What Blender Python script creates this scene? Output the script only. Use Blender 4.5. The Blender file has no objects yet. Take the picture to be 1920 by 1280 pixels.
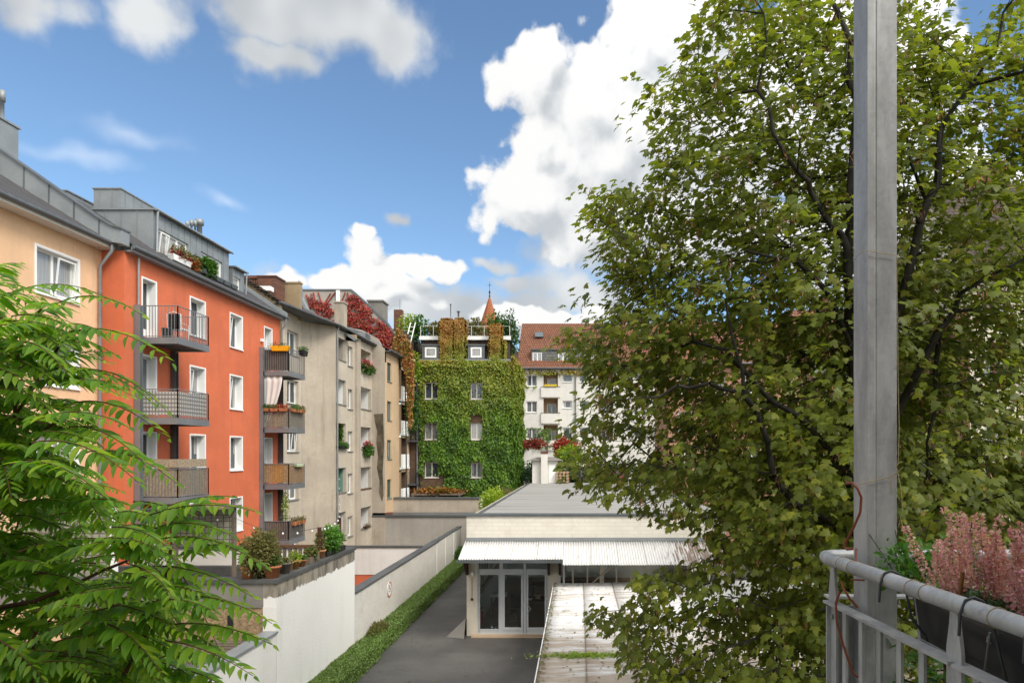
import bpy, math, random
import numpy as np
from mathutils import Vector, Matrix
random.seed(7); rng = np.random.default_rng(7)
R = math.radians
sc = bpy.context.scene
C = sc.collection
# ---------------------------------------------------------------- camera
EYE = 7.4; FPX = 1200.0; VX, VY = 1085.0, 850.0
cam_d = bpy.data.cameras.new('camera'); cam = bpy.data.objects.new('camera', cam_d); C.objects.link(cam)
cam.location = (0, 0, EYE); cam.rotation_euler = (R(90), 0, 0)
cam_d.sensor_width = 36; cam_d.lens = FPX / 1920 * 36
cam_d.shift_x = -(VX - 960) / 1920; cam_d.shift_y = (VY - 640) / 1920
cam_d.clip_start = 0.05; cam_d.clip_end = 3000
sc.camera = cam
# ---------------------------------------------------------------- light
SUN_TO = Vector((0.62, -0.50, 0.80)).normalized()
sl = bpy.data.lights.new('sun', 'SUN'); sl.energy = 1.9; sl.angle = R(20); sl.color = (1, .955, .88)
sun = bpy.data.objects.new('sun', sl); C.objects.link(sun)
sun.rotation_euler = SUN_TO.to_track_quat('Z', 'Y').to_euler()
sc.view_settings.view_transform = 'Standard'; sc.view_settings.look = 'None'
sc.view_settings.exposure = 0.68; sc.view_settings.gamma = 1
# ---------------------------------------------------------------- sky
world = bpy.data.worlds.new('World'); sc.world = world; world.use_nodes = True
def build_sky():
    nt = world.node_tree; nt.nodes.clear(); N = nt.nodes; L = nt.links
    def math_(op, a, b=None, c=None, t=None, clamp=False):
        t = t or nt; n = t.nodes.new('ShaderNodeMath'); n.operation = op; n.use_clamp = clamp
        for i, v in enumerate((a, b, c)):
            if v is None: continue
            if isinstance(v, (int, float)): n.inputs[i].default_value = v
            else: t.links.new(v, n.inputs[i])
        return n.outputs[0]
    def vm(op, a, b=None, c=None, t=None):
        t = t or nt; n = t.nodes.new('ShaderNodeVectorMath'); n.operation = op
        for i, v in enumerate((a, b, c)):
            if v is None: continue
            if isinstance(v, (tuple, list)): n.inputs[i].default_value = v
            elif isinstance(v, (int, float)): n.inputs['Scale'].default_value = v
            else: t.links.new(v, n.inputs[i])
        return n.outputs['Value'] if op == 'LENGTH' else n.outputs[0]
    def ss(v, a, b, t=None):
        t = t or nt; n = t.nodes.new('ShaderNodeMapRange'); n.interpolation_type = 'SMOOTHSTEP'
        t.links.new(v, n.inputs['Value']); n.inputs['From Min'].default_value = a; n.inputs['From Max'].default_value = b
        return n.outputs['Result']
    def azel(px, py):
        return math.atan2(px - VX, FPX), math.atan2(VY - py, math.hypot(px - VX, FPX))
    def ell(px, py, rx, ry):
        a, e = azel(px, py); a0, _ = azel(px - rx, py); a1, _ = azel(px + rx, py); _, e0 = azel(px, py + ry); _, e1 = azel(px, py - ry)
        return (a, e, (a1 - a0) / 2, (e1 - e0) / 2)
    def field(name, ells, warp, fb, vo, fscale, seed):
        g = bpy.data.node_groups.new(name, 'ShaderNodeTree')
        g.interface.new_socket('P', in_out='INPUT', socket_type='NodeSocketVector')
        g.interface.new_socket('D', in_out='OUTPUT', socket_type='NodeSocketFloat')
        gi = g.nodes.new('NodeGroupInput'); go = g.nodes.new('NodeGroupOutput')
        def noise(vec, scale, det, out='Fac', off=0):
            n = g.nodes.new('ShaderNodeTexNoise'); n.noise_dimensions = '2D'; n.inputs['Scale'].default_value = scale; n.inputs['Detail'].default_value = det
            n.inputs['Roughness'].default_value = .56
            g.links.new(vm('ADD', vec, (off + seed, off * .7, 0), t=g), n.inputs['Vector']); return n.outputs[out]
        p = gi.outputs[0]
        w = vm('SCALE', vm('SUBTRACT', noise(p, 9, 3, 'Color'), (.5, .5, .5), t=g), warp, t=g)
        n_ = [x for x in g.nodes if x.type == 'VECT_MATH'][-1]; n_.inputs['Scale'].default_value = warp
        pw = vm('ADD', p, w, t=g)
        pw = vm('MULTIPLY', pw, (1, 1, 0), t=g)
        m = None
        for (a, e, ra, re) in ells:
            d = vm('LENGTH', vm('MULTIPLY_ADD', pw, (1 / ra, 1 / re, 0), (-a / ra, -e / re, 0), t=g), t=g)
            m = d if m is None else math_('MINIMUM', m, d, t=g)
        D = math_('SUBTRACT', 1.0, m, t=g)
        D = math_('MAXIMUM', D, -1.2, t=g)
        f = math_('MULTIPLY', math_('SUBTRACT', noise(p, fscale, 8, off=3), .5, t=g), fb, t=g)
        D = math_('ADD', D, f, t=g)
        if vo:
            for sc_, am in ((17, vo), (43, vo * .45)):
                v = g.nodes.new('ShaderNodeTexVoronoi'); v.voronoi_dimensions = '2D'; v.feature = 'F1'; v.inputs['Scale'].default_value = sc_
                g.links.new(pw, v.inputs['Vector'])
                D = math_('ADD', D, math_('MULTIPLY', math_('SUBTRACT', .45, v.outputs['Distance'], t=g), am, t=g), t=g)
        g.links.new(D, go.inputs[0]); return g
    cum = [ell(*q) for q in [(1270, 40, 150, 160), (1215, 60, 60, 60), (1010, 150, 80, 75), (1110, 190, 110, 80), (1220, 240, 220, 140),
           (1010, 365, 115, 95), (1150, 400, 160, 75), (1300, 420, 200, 90), (1010, 250, 70, 60), (1500, 200, 300, 220), (1730, 120, 80, 90), (1700, 430, 260, 140), (1020, 120, 55, 45),
           (555, 515, 44, 24), (680, 475, 44, 46), (675, 432, 24, 22), (770, 502, 88, 26), (745, 545, 90, 30), (700, 515, 60, 30), (635, 520, 38, 30),
           (1010, 592, 130, 18), (1130, 300, 150, 110), (1060, 300, 80, 90)]]
    # unseen clouds over the rest of the sky, large ones added for brighter, neutral light
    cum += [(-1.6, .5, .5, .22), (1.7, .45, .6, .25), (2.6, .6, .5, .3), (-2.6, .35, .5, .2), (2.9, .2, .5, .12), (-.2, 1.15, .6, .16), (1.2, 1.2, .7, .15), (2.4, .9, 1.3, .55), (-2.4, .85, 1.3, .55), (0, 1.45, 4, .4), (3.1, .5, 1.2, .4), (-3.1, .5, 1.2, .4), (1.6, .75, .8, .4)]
    soft = [ell(*q) for q in [(50, 5, 160, 85), (285, 35, 100, 90), (540, 5, 250, 95), (670, 50, 200, 85), (520, 105, 115, 55), (925, 488, 40, 22), (820, 575, 420, 50), (1080, 560, 120, 60), (880, 600, 330, 40), (1150, 470, 150, 60), (735, 405, 34, 18), (1105, 548, 55, 30), (955, 530, 48, 24), (1010, 590, 170, 34)]]
    wisp = [ell(*q) for q in [(240, 250, 100, 22), (420, 372, 42, 15), (150, 290, 120, 20), (1030, 500, 34, 26)]]
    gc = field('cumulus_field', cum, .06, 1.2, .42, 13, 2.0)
    gs = field('soft_cloud_field', soft, .08, 1.9, .12, 8, 5.0)
    gw = field('wisp_field', wisp, .05, 1.2, 0, 14, 9.0)
    tc = N.new('ShaderNodeTexCoord'); sp = N.new('ShaderNodeSeparateXYZ'); L.new(tc.outputs['Generated'], sp.inputs[0])
    x, y, z = sp.outputs
    az = math_('ARCTAN2', x, y); h = math_('SQRT', math_('ADD', math_('MULTIPLY', x, x), math_('MULTIPLY', y, y)))
    el = math_('ARCTAN2', z, h)
    cb = N.new('ShaderNodeCombineXYZ'); L.new(az, cb.inputs[0]); L.new(el, cb.inputs[1]); P = cb.outputs[0]
    def use(g, vec):
        n = N.new('ShaderNodeGroup'); n.node_tree = g; L.new(vec, n.inputs[0]); return n.outputs[0]
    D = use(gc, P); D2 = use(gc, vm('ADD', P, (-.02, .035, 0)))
    a_c = ss(D, -.14, .14)
    # sunlit side against the lee side of each puff, thick bases grey
    lit = math_('SUBTRACT', D, D2)
    shade = ss(lit, -.8, .35)
    thick = ss(D, .2, 1.3)
    S = use(gs, P); a_s = math_('MULTIPLY', ss(S, -.15, .7), .95)
    W = use(gw, P); a_w = math_('MULTIPLY', ss(W, -.45, 1.3), .32)
    sky = N.new('ShaderNodeTexSky'); sky.sky_type = 'NISHITA'; sky.sun_disc = False
    sky.sun_elevation = math.asin(SUN_TO.z); sky.sun_rotation = math.atan2(SUN_TO.x, SUN_TO.y)
    sky.altitude = 60; sky.air_density = 1.0; sky.dust_density = .15; sky.ozone_density = 2.2
    def mixc(f, a, b):
        n = N.new('ShaderNodeMix'); n.data_type = 'RGBA'; n.clamp_factor = True
        if isinstance(f, float): n.inputs[0].default_value = f
        else: L.new(f, n.inputs[0])
        for i, v in ((6, a), (7, b)):
            if isinstance(v, tuple): n.inputs[i].default_value = (*v, 1)
            else: L.new(v, n.inputs[i])
        return n.outputs[2]
    K = 1 / .1
    skyc = N.new('ShaderNodeMix'); skyc.data_type = 'RGBA'; skyc.blend_type = 'MULTIPLY'; skyc.inputs[0].default_value = 1
    L.new(sky.outputs[0], skyc.inputs[6]); skyc.inputs[7].default_value = (SKYMUL[0], SKYMUL[1], SKYMUL[2], 1)
    base = skyc.outputs[2]
    cg = tuple(v * K for v in (.36, .385, .41)); cw = tuple(v * K for v in (.62, .62, .615))
    ccol = mixc(shade, cg, cw)
    softn = N.new('ShaderNodeTexNoise'); softn.inputs['Scale'].default_value = 7; L.new(P, softn.inputs['Vector'])
    sgc = mixc(ss(softn.outputs[0], .35, .65), tuple(v * K for v in (.33, .35, .365)), tuple(v * K for v in (.53, .54, .54)))
    c1 = mixc(a_w, base, tuple(v * K for v in (.68, .72, .76)))
    c2 = mixc(a_s, c1, sgc)
    # sunlit cloud is brighter towards the sun; gain added to lift the fill light
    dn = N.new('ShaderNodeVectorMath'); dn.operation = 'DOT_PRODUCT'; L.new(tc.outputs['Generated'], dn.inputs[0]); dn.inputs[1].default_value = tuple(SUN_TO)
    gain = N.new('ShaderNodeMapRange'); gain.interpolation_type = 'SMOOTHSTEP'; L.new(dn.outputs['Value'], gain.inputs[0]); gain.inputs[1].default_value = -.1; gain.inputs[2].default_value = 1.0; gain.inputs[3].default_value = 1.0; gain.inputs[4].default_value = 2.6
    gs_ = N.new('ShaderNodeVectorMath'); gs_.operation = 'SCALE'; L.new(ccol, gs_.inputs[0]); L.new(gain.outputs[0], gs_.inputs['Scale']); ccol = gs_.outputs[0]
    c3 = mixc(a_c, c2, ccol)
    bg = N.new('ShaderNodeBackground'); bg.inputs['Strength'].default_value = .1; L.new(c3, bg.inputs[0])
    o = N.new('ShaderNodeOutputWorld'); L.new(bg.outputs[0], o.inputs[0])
SKYMUL = (1.03, 1.14, 1.16)
build_sky()
world.cycles.sampling_method = 'MANUAL'; world.cycles.sample_map_resolution = 512
sc.cycles.max_bounces = 6; sc.cycles.diffuse_bounces = 3; sc.cycles.glossy_bounces = 3; sc.cycles.transmission_bounces = 4; sc.cycles.transparent_max_bounces = 8
# ---------------------------------------------------------------- helpers
WO = {}                                     # world origin of every object
def at(px, py, Y): return Vector(((px - VX) / FPX * Y, Y, EYE - (py - VY) / FPX * Y))
def tag(o, label=None, cat=None, group=None, kind=None):
    for k, v in (('label', label), ('category', cat), ('group', group), ('kind', kind)):
        if v: o[k] = v
    return o
def empty(name, loc, label=None, cat=None, group=None):
    o = bpy.data.objects.new(name, None); C.objects.link(o); o.location = loc; WO[o] = Vector(loc)
    o.empty_display_size = .3
    return tag(o, label, cat, group)
def link(name, me, parent, origin):
    o = bpy.data.objects.new(name, me); C.objects.link(o)
    p = WO[parent] if parent else Vector((0, 0, 0))
    o.location = origin - p; WO[o] = origin.copy()
    if parent: o.parent = parent
    return o
def npmesh(name, V, F, mats, parent=None, mi=None, smooth=False):
    """V (n,3) array, F (m,k) array"""
    V = np.asarray(V, dtype=np.float64); F = np.asarray(F, dtype=np.int32)
    org = np.array([(V[:, 0].min() + V[:, 0].max()) / 2, (V[:, 1].min() + V[:, 1].max()) / 2, V[:, 2].min()])
    me = bpy.data.meshes.new(name); n, k = F.shape
    me.vertices.add(len(V)); me.vertices.foreach_set('co', (V - org).astype(np.float32).ravel())
    me.loops.add(n * k); me.loops.foreach_set('vertex_index', F.ravel())
    me.polygons.add(n); me.polygons.foreach_set('loop_start', np.arange(0, n * k, k, dtype=np.int32))
    me.polygons.foreach_set('loop_total', np.full(n, k, dtype=np.int32))
    for m in (mats if isinstance(mats, (list, tuple)) else [mats]): me.materials.append(m)
    if mi is not None: me.polygons.foreach_set('material_index', np.asarray(mi, dtype=np.int32))
    if smooth: me.polygons.foreach_set('use_smooth', np.ones(n, dtype=bool))
    me.update(calc_edges=True); me.validate()
    return link(name, me, parent, Vector(org))
class MB:
    def __init__(s): s.v = []; s.f = []; s.m = []; s.sm = []
    def add(s, vs, fs, mi=0, smooth=False):
        b = len(s.v); s.v += [tuple(v) for v in vs]
        for f in fs: s.f.append([b + i for i in f]); s.m.append(mi); s.sm.append(smooth)
        return s
    def box(s, x0, x1, y0, y1, z0, z1, mi=0):
        x0, x1 = min(x0, x1), max(x0, x1); y0, y1 = min(y0, y1), max(y0, y1); z0, z1 = min(z0, z1), max(z0, z1)
        return s.add([(x0, y0, z0), (x1, y0, z0), (x1, y1, z0), (x0, y1, z0), (x0, y0, z1), (x1, y0, z1), (x1, y1, z1), (x0, y1, z1)],
                     [(0, 3, 2, 1), (4, 5, 6, 7), (0, 1, 5, 4), (1, 2, 6, 5), (2, 3, 7, 6), (3, 0, 4, 7)], mi)
    def quad(s, a, b, c, d, mi=0): return s.add([a, b, c, d], [(0, 1, 2, 3)], mi)
    def prism(s, prof, d0, d1, plane='xz', mi=0):
        """profile (2D list) extruded along the third axis between d0 and d1"""
        n = len(prof)
        def P(p, d): return {'xz': (p[0], d, p[1]), 'yz': (d, p[0], p[1]), 'xy': (p[0], p[1], d)}[plane]
        vs = [P(p, d0) for p in prof] + [P(p, d1) for p in prof]
        fs = [tuple(range(n)), tuple(range(2 * n - 1, n - 1, -1))] + [(i, (i + 1) % n, n + (i + 1) % n, n + i) for i in range(n)]
        return s.add(vs, fs, mi)
    def tube(s, pts, r, n=8, mi=0, cap=True, smooth=True):
        pts = [Vector(p) for p in pts]; rs = r if isinstance(r, (list, tuple)) else [r] * len(pts)
        vs = []; up = Vector((0, 0, 1)); a = None
        for i, p in enumerate(pts):
            t = (pts[min(i + 1, len(pts) - 1)] - pts[max(i - 1, 0)]).normalized()
            if a is None: a = t.cross(up if abs(t.z) < .95 else Vector((1, 0, 0))).normalized()
            else: a = (a - t * a.dot(t)).normalized()
            b = t.cross(a)
            for k in range(n):
                th = 2 * math.pi * k / n; vs.append(p + (a * math.cos(th) + b * math.sin(th)) * rs[i])
        fs = []
        for i in range(len(pts) - 1):
            for k in range(n):
                k2 = (k + 1) % n; fs.append((i * n + k, i * n + k2, (i + 1) * n + k2, (i + 1) * n + k))
        s.add(vs, fs, mi, smooth)
        if cap:
            m = len(pts) - 1
            s.add(vs[:n], [tuple(range(n - 1, -1, -1))], mi); s.add(vs[m * n:], [tuple(range(n))], mi)
        return s
    def lathe(s, c, prof, n=16, mi=0, smooth=True):
        vs = []; c = Vector(c)
        for (r, z) in prof:
            for k in range(n):
                th = 2 * math.pi * k / n; vs.append(c + Vector((r * math.cos(th), r * math.sin(th), z)))
        fs = [(i * n + k, i * n + (k + 1) % n, (i + 1) * n + (k + 1) % n, (i + 1) * n + k) for i in range(len(prof) - 1) for k in range(n)]
        return s.add(vs, fs, mi, smooth)
    def build(s, name, mats, parent=None, bevel=0):
        if not s.v: return None
        me = bpy.data.meshes.new(name)
        V = np.array(s.v); org = Vector(((V[:, 0].min() + V[:, 0].max()) / 2, (V[:, 1].min() + V[:, 1].max()) / 2, V[:, 2].min()))
        me.from_pydata([tuple(Vector(v) - org) for v in s.v], [], s.f)
        for m in (mats if isinstance(mats, (list, tuple)) else [mats]): me.materials.append(m)
        me.polygons.foreach_set('material_index', s.m); me.polygons.foreach_set('use_smooth', s.sm)
        me.update()
        o = link(name, me, parent, org)
        if bevel:
            b = o.modifiers.new('bevel', 'BEVEL'); b.width = bevel; b.segments = 2; b.limit_method = 'ANGLE'
        return o
class Fr:
    """wall frame: a runs along the wall, d outwards, z up"""
    def __init__(s, o, u, n): s.o = Vector((*o, 0)); s.u = Vector((*u, 0)).normalized(); s.n = Vector((*n, 0)).normalized()
    def p(s, a, d, z): v = s.o + s.u * a + s.n * d; return Vector((v.x, v.y, z))
    def box(s, mb, a0, a1, d0, d1, z0, z1, mi=0):
        P = s.p
        return mb.add([P(a0, d0, z0), P(a1, d0, z0), P(a1, d1, z0), P(a0, d1, z0), P(a0, d0, z1), P(a1, d0, z1), P(a1, d1, z1), P(a0, d1, z1)],
                      [(0, 3, 2, 1), (4, 5, 6, 7), (0, 1, 5, 4), (1, 2, 6, 5), (2, 3, 7, 6), (3, 0, 4, 7)], mi)
def YF(X, Y0): return Fr((X, Y0), (0, 1), (1, 0))            # facades along the lane, facing +X
def XF(X0, Y): return Fr((X0, Y), (1, 0), (0, -1))           # facades facing the camera
# ---------------------------------------------------------------- materials
def nmat(name):
    m = bpy.data.materials.new(name); m.use_nodes = True; nt = m.node_tree
    b = nt.nodes['Principled BSDF']; return m, nt, b
def tnode(nt, vec, kind, **kw):
    n = nt.nodes.new(kind)
    for k, v in kw.items(): n.inputs[k].default_value = v
    if vec is not None: nt.links.new(vec, n.inputs['Vector'])
    return n
def vmap(nt, scale=(1, 1, 1), rot=(0, 0, 0), obj=False):
    if obj: src = nt.nodes.new('ShaderNodeTexCoord').outputs['Object']
    else: src = nt.nodes.new('ShaderNodeNewGeometry').outputs['Position']
    m = nt.nodes.new('ShaderNodeMapping'); m.inputs['Scale'].default_value = scale; m.inputs['Rotation'].default_value = rot
    nt.links.new(src, m.inputs['Vector']); return m.outputs[0]
def cmix(nt, f, a, b, mode='MIX'):
    n = nt.nodes.new('ShaderNodeMix'); n.data_type = 'RGBA'; n.blend_type = mode; n.clamp_factor = True
    for i, v in ((0, f), (6, a), (7, b)):
        if isinstance(v, (int, float)): n.inputs[i].default_value = v
        elif isinstance(v, tuple): n.inputs[i].default_value = (*v[:3], 1)
        else: nt.links.new(v, n.inputs[i])
    return n.outputs[2]
def sstep(nt, v, a, b, t0=0., t1=1.):
    n = nt.nodes.new('ShaderNodeMapRange'); n.interpolation_type = 'SMOOTHSTEP'; nt.links.new(v, n.inputs[0])
    n.inputs[1].default_value = a; n.inputs[2].default_value = b; n.inputs[3].default_value = t0; n.inputs[4].default_value = t1
    return n.outputs[0]
def M(name, col, rough=.85, var=.12, scale=.6, bump=.25, bscale=30, metal=0, spec=.3, streak=0., stcol=None, dirt=0., dcol=(.12, .1, .08), dscale=.5, bdist=.01):
    m, nt, b = nmat(name); L = nt.links
    g = vmap(nt)
    n1 = tnode(nt, g, 'ShaderNodeTexNoise', Scale=scale, Detail=5, Roughness=.6)
    n2 = tnode(nt, g, 'ShaderNodeTexNoise', Scale=scale * 9, Detail=4, Roughness=.6)
    lo = tuple(c * (1 - var) for c in col); hi = tuple(min(1, c * (1 + var)) for c in col)
    c = cmix(nt, sstep(nt, n1.outputs[0], .3, .7), lo, hi)
    c = cmix(nt, sstep(nt, n2.outputs[0], .35, .7, 0, .45), c, lo)
    if streak:
        g2 = vmap(nt, (2.2, 2.2, .16))
        n3 = tnode(nt, g2, 'ShaderNodeTexNoise', Scale=1.5, Detail=6, Roughness=.65)
        c = cmix(nt, sstep(nt, n3.outputs[0], .5, .78, 0, streak), c, stcol or tuple(v * .55 for v in col))
    if dirt:
        n4 = tnode(nt, g, 'ShaderNodeTexNoise', Scale=dscale, Detail=9, Roughness=.7)
        c = cmix(nt, sstep(nt, n4.outputs[0], .52, .72, 0, dirt), c, dcol)
    L.new(c, b.inputs['Base Color']); b.inputs['Roughness'].default_value = rough; b.inputs['Metallic'].default_value = metal
    b.inputs['Specular IOR Level'].default_value = spec
    if bump:
        n5 = tnode(nt, g, 'ShaderNodeTexNoise', Scale=bscale, Detail=4, Roughness=.6)
        bp = nt.nodes.new('ShaderNodeBump'); bp.inputs['Strength'].default_value = bump; bp.inputs['Distance'].default_value = bdist
        L.new(n5.outputs[0], bp.inputs['Height']); L.new(bp.outputs[0], b.inputs['Normal'])
    return m
def Mbrick(name, c1, c2, mort, w, h, axes, msize=.01, rough=.85, bump=.6, rot=0, dirt=0, dcol=(.1, .08, .06), offs=.5, var=.3):
    m, nt, b = nmat(name); L = nt.links
    geo = nt.nodes.new('ShaderNodeNewGeometry'); sp = nt.nodes.new('ShaderNodeSeparateXYZ'); L.new(geo.outputs['Position'], sp.inputs[0])
    cb = nt.nodes.new('ShaderNodeCombineXYZ'); I = {'x': 0, 'y': 1, 'z': 2}
    L.new(sp.outputs[I[axes[0]]], cb.inputs[0]); L.new(sp.outputs[I[axes[1]]], cb.inputs[1])
    br = nt.nodes.new('ShaderNodeTexBrick'); L.new(cb.outputs[0], br.inputs['Vector'])
    br.inputs['Scale'].default_value = 1; br.inputs['Brick Width'].default_value = w; br.inputs['Row Height'].default_value = h
    br.inputs['Mortar Size'].default_value = msize; br.inputs['Mortar Smooth'].default_value = .3; br.offset = offs
    br.inputs['Color1'].default_value = (*c1, 1); br.inputs['Color2'].default_value = (*c2, 1); br.inputs['Mortar'].default_value = (*mort, 1)
    br.inputs['Bias'].default_value = 0
    n1 = tnode(nt, geo.outputs['Position'], 'ShaderNodeTexNoise', Scale=.8, Detail=6, Roughness=.65)
    c = cmix(nt, sstep(nt, n1.outputs[0], .35, .7, 0, var), br.outputs[0], tuple(v * .5 for v in c1))
    if dirt:
        n4 = tnode(nt, geo.outputs['Position'], 'ShaderNodeTexNoise', Scale=2.2, Detail=9, Roughness=.7)
        c = cmix(nt, sstep(nt, n4.outputs[0], .5, .72, 0, dirt), c, dcol)
    L.new(c, b.inputs['Base Color']); b.inputs['Roughness'].default_value = rough; b.inputs['Specular IOR Level'].default_value = .3
    bp = nt.nodes.new('ShaderNodeBump'); bp.inputs['Strength'].default_value = bump; bp.inputs['Distance'].default_value = .02; bp.invert = True
    L.new(br.outputs['Fac'], bp.inputs['Height']); L.new(bp.outputs[0], b.inputs['Normal'])
    return m
def Mleaf(name, cols, rough=.45, trans=.35, spec=.4, tcol=1.6):
    """leaf colours vary from leaf to leaf"""
    m, nt, b = nmat(name); L = nt.links
    geo = nt.nodes.new('ShaderNodeNewGeometry')
    rp = nt.nodes.new('ShaderNodeValToRGB'); L.new(geo.outputs['Random Per Island'], rp.inputs[0])
    e = rp.color_ramp.elements
    while len(e) < len(cols): e.new(.5)
    for i, cc in enumerate(cols): e[i].position = i / (len(cols) - 1) if len(cols) > 1 else 0; e[i].color = (*cc, 1)
    n1 = tnode(nt, geo.outputs['Position'], 'ShaderNodeTexNoise', Scale=1.1, Detail=3)
    c = cmix(nt, sstep(nt, n1.outputs[0], .35, .65, 0, .5), rp.outputs[0], tuple(v * .6 for v in cols[len(cols) // 2]))
    L.new(c, b.inputs['Base Color']); b.inputs['Roughness'].default_value = rough; b.inputs['Specular IOR Level'].default_value = spec
    if trans:
        tr = nt.nodes.new('ShaderNodeBsdfTranslucent'); mx = nt.nodes.new('ShaderNodeMixShader'); mx.inputs[0].default_value = trans
        L.new(cmix(nt, 1., c, (tcol, tcol * 1.05, tcol * .5), 'MULTIPLY'), tr.inputs[0])
        L.new(b.outputs[0], mx.inputs[1]); L.new(tr.outputs[0], mx.inputs[2]); L.new(mx.outputs[0], nt.nodes['Material Output'].inputs[0])
    return m
def Mglass(name, col=(.02, .025, .03), rough=.04, spec=.9, curtain=None, axes='y'):
    m, nt, b = nmat(name); b.inputs['Roughness'].default_value = rough; b.inputs['Specular IOR Level'].default_value = spec
    g = vmap(nt, (1, 1, .6)); n = tnode(nt, g, 'ShaderNodeTexNoise', Scale=.9, Detail=3)
    c = cmix(nt, sstep(nt, n.outputs[0], .4, .65), col, tuple(v * 2.4 for v in col))
    if curtain:
        g2 = vmap(nt, (1, 1, .02)); w = tnode(nt, g2, 'ShaderNodeTexNoise', Scale=22, Detail=2)
        cur = cmix(nt, sstep(nt, w.outputs[0], .35, .65), tuple(v * .7 for v in curtain), curtain)
        c = cmix(nt, .85, c, cur)
    nt.links.new(c, b.inputs['Base Color']); return m
def Mclear(name):
    m, nt, b = nmat(name); L = nt.links
    g = nt.nodes.new('ShaderNodeBsdfGlossy'); g.inputs['Roughness'].default_value = .02
    t = nt.nodes.new('ShaderNodeBsdfTransparent'); t.inputs[0].default_value = (.86, .9, .88, 1)
    f = nt.nodes.new('ShaderNodeFresnel'); f.inputs[0].default_value = 1.5
    mx = nt.nodes.new('ShaderNodeMixShader'); L.new(f.outputs[0], mx.inputs[0]); L.new(t.outputs[0], mx.inputs[1]); L.new(g.outputs[0], mx.inputs[2])
    L.new(mx.outputs[0], nt.nodes['Material Output'].inputs[0]); return m
m_peach = M('peach_render', (.7, .44, .26), var=.07, bump=.5, bscale=60, streak=.45, stcol=(.5, .33, .21), dirt=.2, dcol=(.45, .3, .18))
m_orange = M('orange_render', (.56, .14, .062), var=.1, bump=.5, bscale=45, streak=.5, stcol=(.36, .105, .062), dirt=.2, dcol=(.35, .12, .07))
m_beige = M('beige_render', (.47, .405, .32), var=.12, bump=.4, bscale=30, streak=.45, stcol=(.22, .18, .13), dirt=.25, dcol=(.2, .16, .11))
m_greige = M('grey_beige_render', (.39, .33, .26), var=.12, bump=.4, bscale=30, streak=.55, stcol=(.18, .145, .105), dirt=.35, dcol=(.15, .12, .09))
m_brown = M('brown_gable_render', (.3, .22, .13), var=.15, bump=.4, streak=.4, dirt=.3)
m_tan = M('tan_render', (.52, .37, .23), var=.08, streak=.25, dirt=.15, dcol=(.25, .18, .1))
m_gablegrey = M('grey_gable_render', (.34, .31, .27), var=.12, streak=.4, dirt=.3)
m_white = M('white_paint', (.78, .77, .74), rough=.5, var=.03, bump=0, spec=.4)
m_offwhite = M('off_white_render', (.68, .655, .61), var=.06, bump=.5, bscale=25, streak=.3, stcol=(.4, .36, .3), dirt=.3, dcol=(.42, .38, .31), dscale=.8)
m_cream = M('cream_paint', (.6, .53, .43), var=.06, bump=.3, streak=.2, dirt=.2, dcol=(.35, .3, .22))
m_whouse = M('white_house_render', (.66, .635, .58), var=.07, bump=.3, streak=.25, stcol=(.4, .36, .3), dirt=.2, dcol=(.4, .34, .27))
m_conc = M('concrete', (.2, .185, .165), var=.2, bump=.5, bscale=20, streak=.4, dirt=.5, dcol=(.08, .075, .06), dscale=1.2)
m_copng = M('dark_coping_felt', (.075, .075, .072), var=.3, bump=.4, bscale=60, dirt=.4, dcol=(.16, .15, .12), dscale=3)
m_zinc = M('zinc_sheet', (.24, .255, .26), rough=.5, var=.12, scale=1.2, bump=.1, bscale=4, metal=.25, spec=.5, dirt=.2, dcol=(.13, .14, .15))
m_zincd = M('weathered_zinc', (.13, .14, .145), rough=.5, var=.2, bump=.1, metal=.5)
m_steel = M('galvanised_steel_balcony', (.23, .24, .25), rough=.5, var=.15, bump=.05, metal=.5)
m_steeld = M('dark_steel_column', (.09, .095, .1), rough=.5, var=.2, bump=.05, metal=.3)
m_soffit = M('white_soffit', (.6, .56, .5), var=.06, bump=.05)
m_asph = M('asphalt', (.1, .094, .086), rough=.78, var=.22, scale=.35, bump=.7, bscale=90, spec=.35, dirt=.5, dcol=(.06, .056, .052), dscale=.25)
m_wood = M('weathered_wood', (.15, .115, .085), var=.3, streak=.5, bump=.5)
m_woodw = M('brown_timber', (.12, .06, .03), var=.3, streak=.4)
m_reed = M('reed_screen', (.3, .235, .16), var=.35, scale=14, bump=.6, bscale=50, streak=.6, stcol=(.12, .09, .06))
m_reedy = M('golden_reed_screen', (.45, .24, .07), var=.3, scale=14, bump=.6, bscale=50, streak=.5, stcol=(.25, .12, .04))
m_dark = M('dark_recess', (.03, .028, .026), var=.2, bump=0)
m_black = M('black_plastic', (.012, .012, .014), rough=.4, var=.2, bump=0, spec=.5)
m_terra = M('terracotta', (.42, .15, .065), var=.18, scale=5, bump=.2, dirt=.25, dcol=(.5, .35, .25), dscale=6)
m_rust = M('rusty_steel', (.07, .03, .018), var=.4, scale=6, bump=.3)
m_glass = Mglass('window_glass'); m_glassb = Mglass('window_glass_bright', (.06, .07, .075))
m_curt = Mglass('curtained_glass', curtain=(.4, .39, .37)); m_curtd = Mglass('grey_curtained_glass', curtain=(.2, .2, .2))
m_clear = Mclear('clear_glass')
m_greenw = M('green_window_paint', (.03, .12, .1), rough=.4, var=.1, bump=0)
m_redw = M('red_window_paint', (.25, .05, .03), rough=.4, var=.1, bump=0)
m_tilep = Mbrick('dark_pantile', (.13, .12, .115), (.085, .08, .076), (.012, .01, .01), .34, .3, 'yx', .06, bump=1.0, rough=.6)
m_tiler = Mbrick('terracotta_pantile', (.24, .095, .05), (.17, .07, .038), (.07, .03, .02), .26, .3, 'xz', .04, bump=.6, dirt=.65, dcol=(.08, .04, .025))
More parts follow.
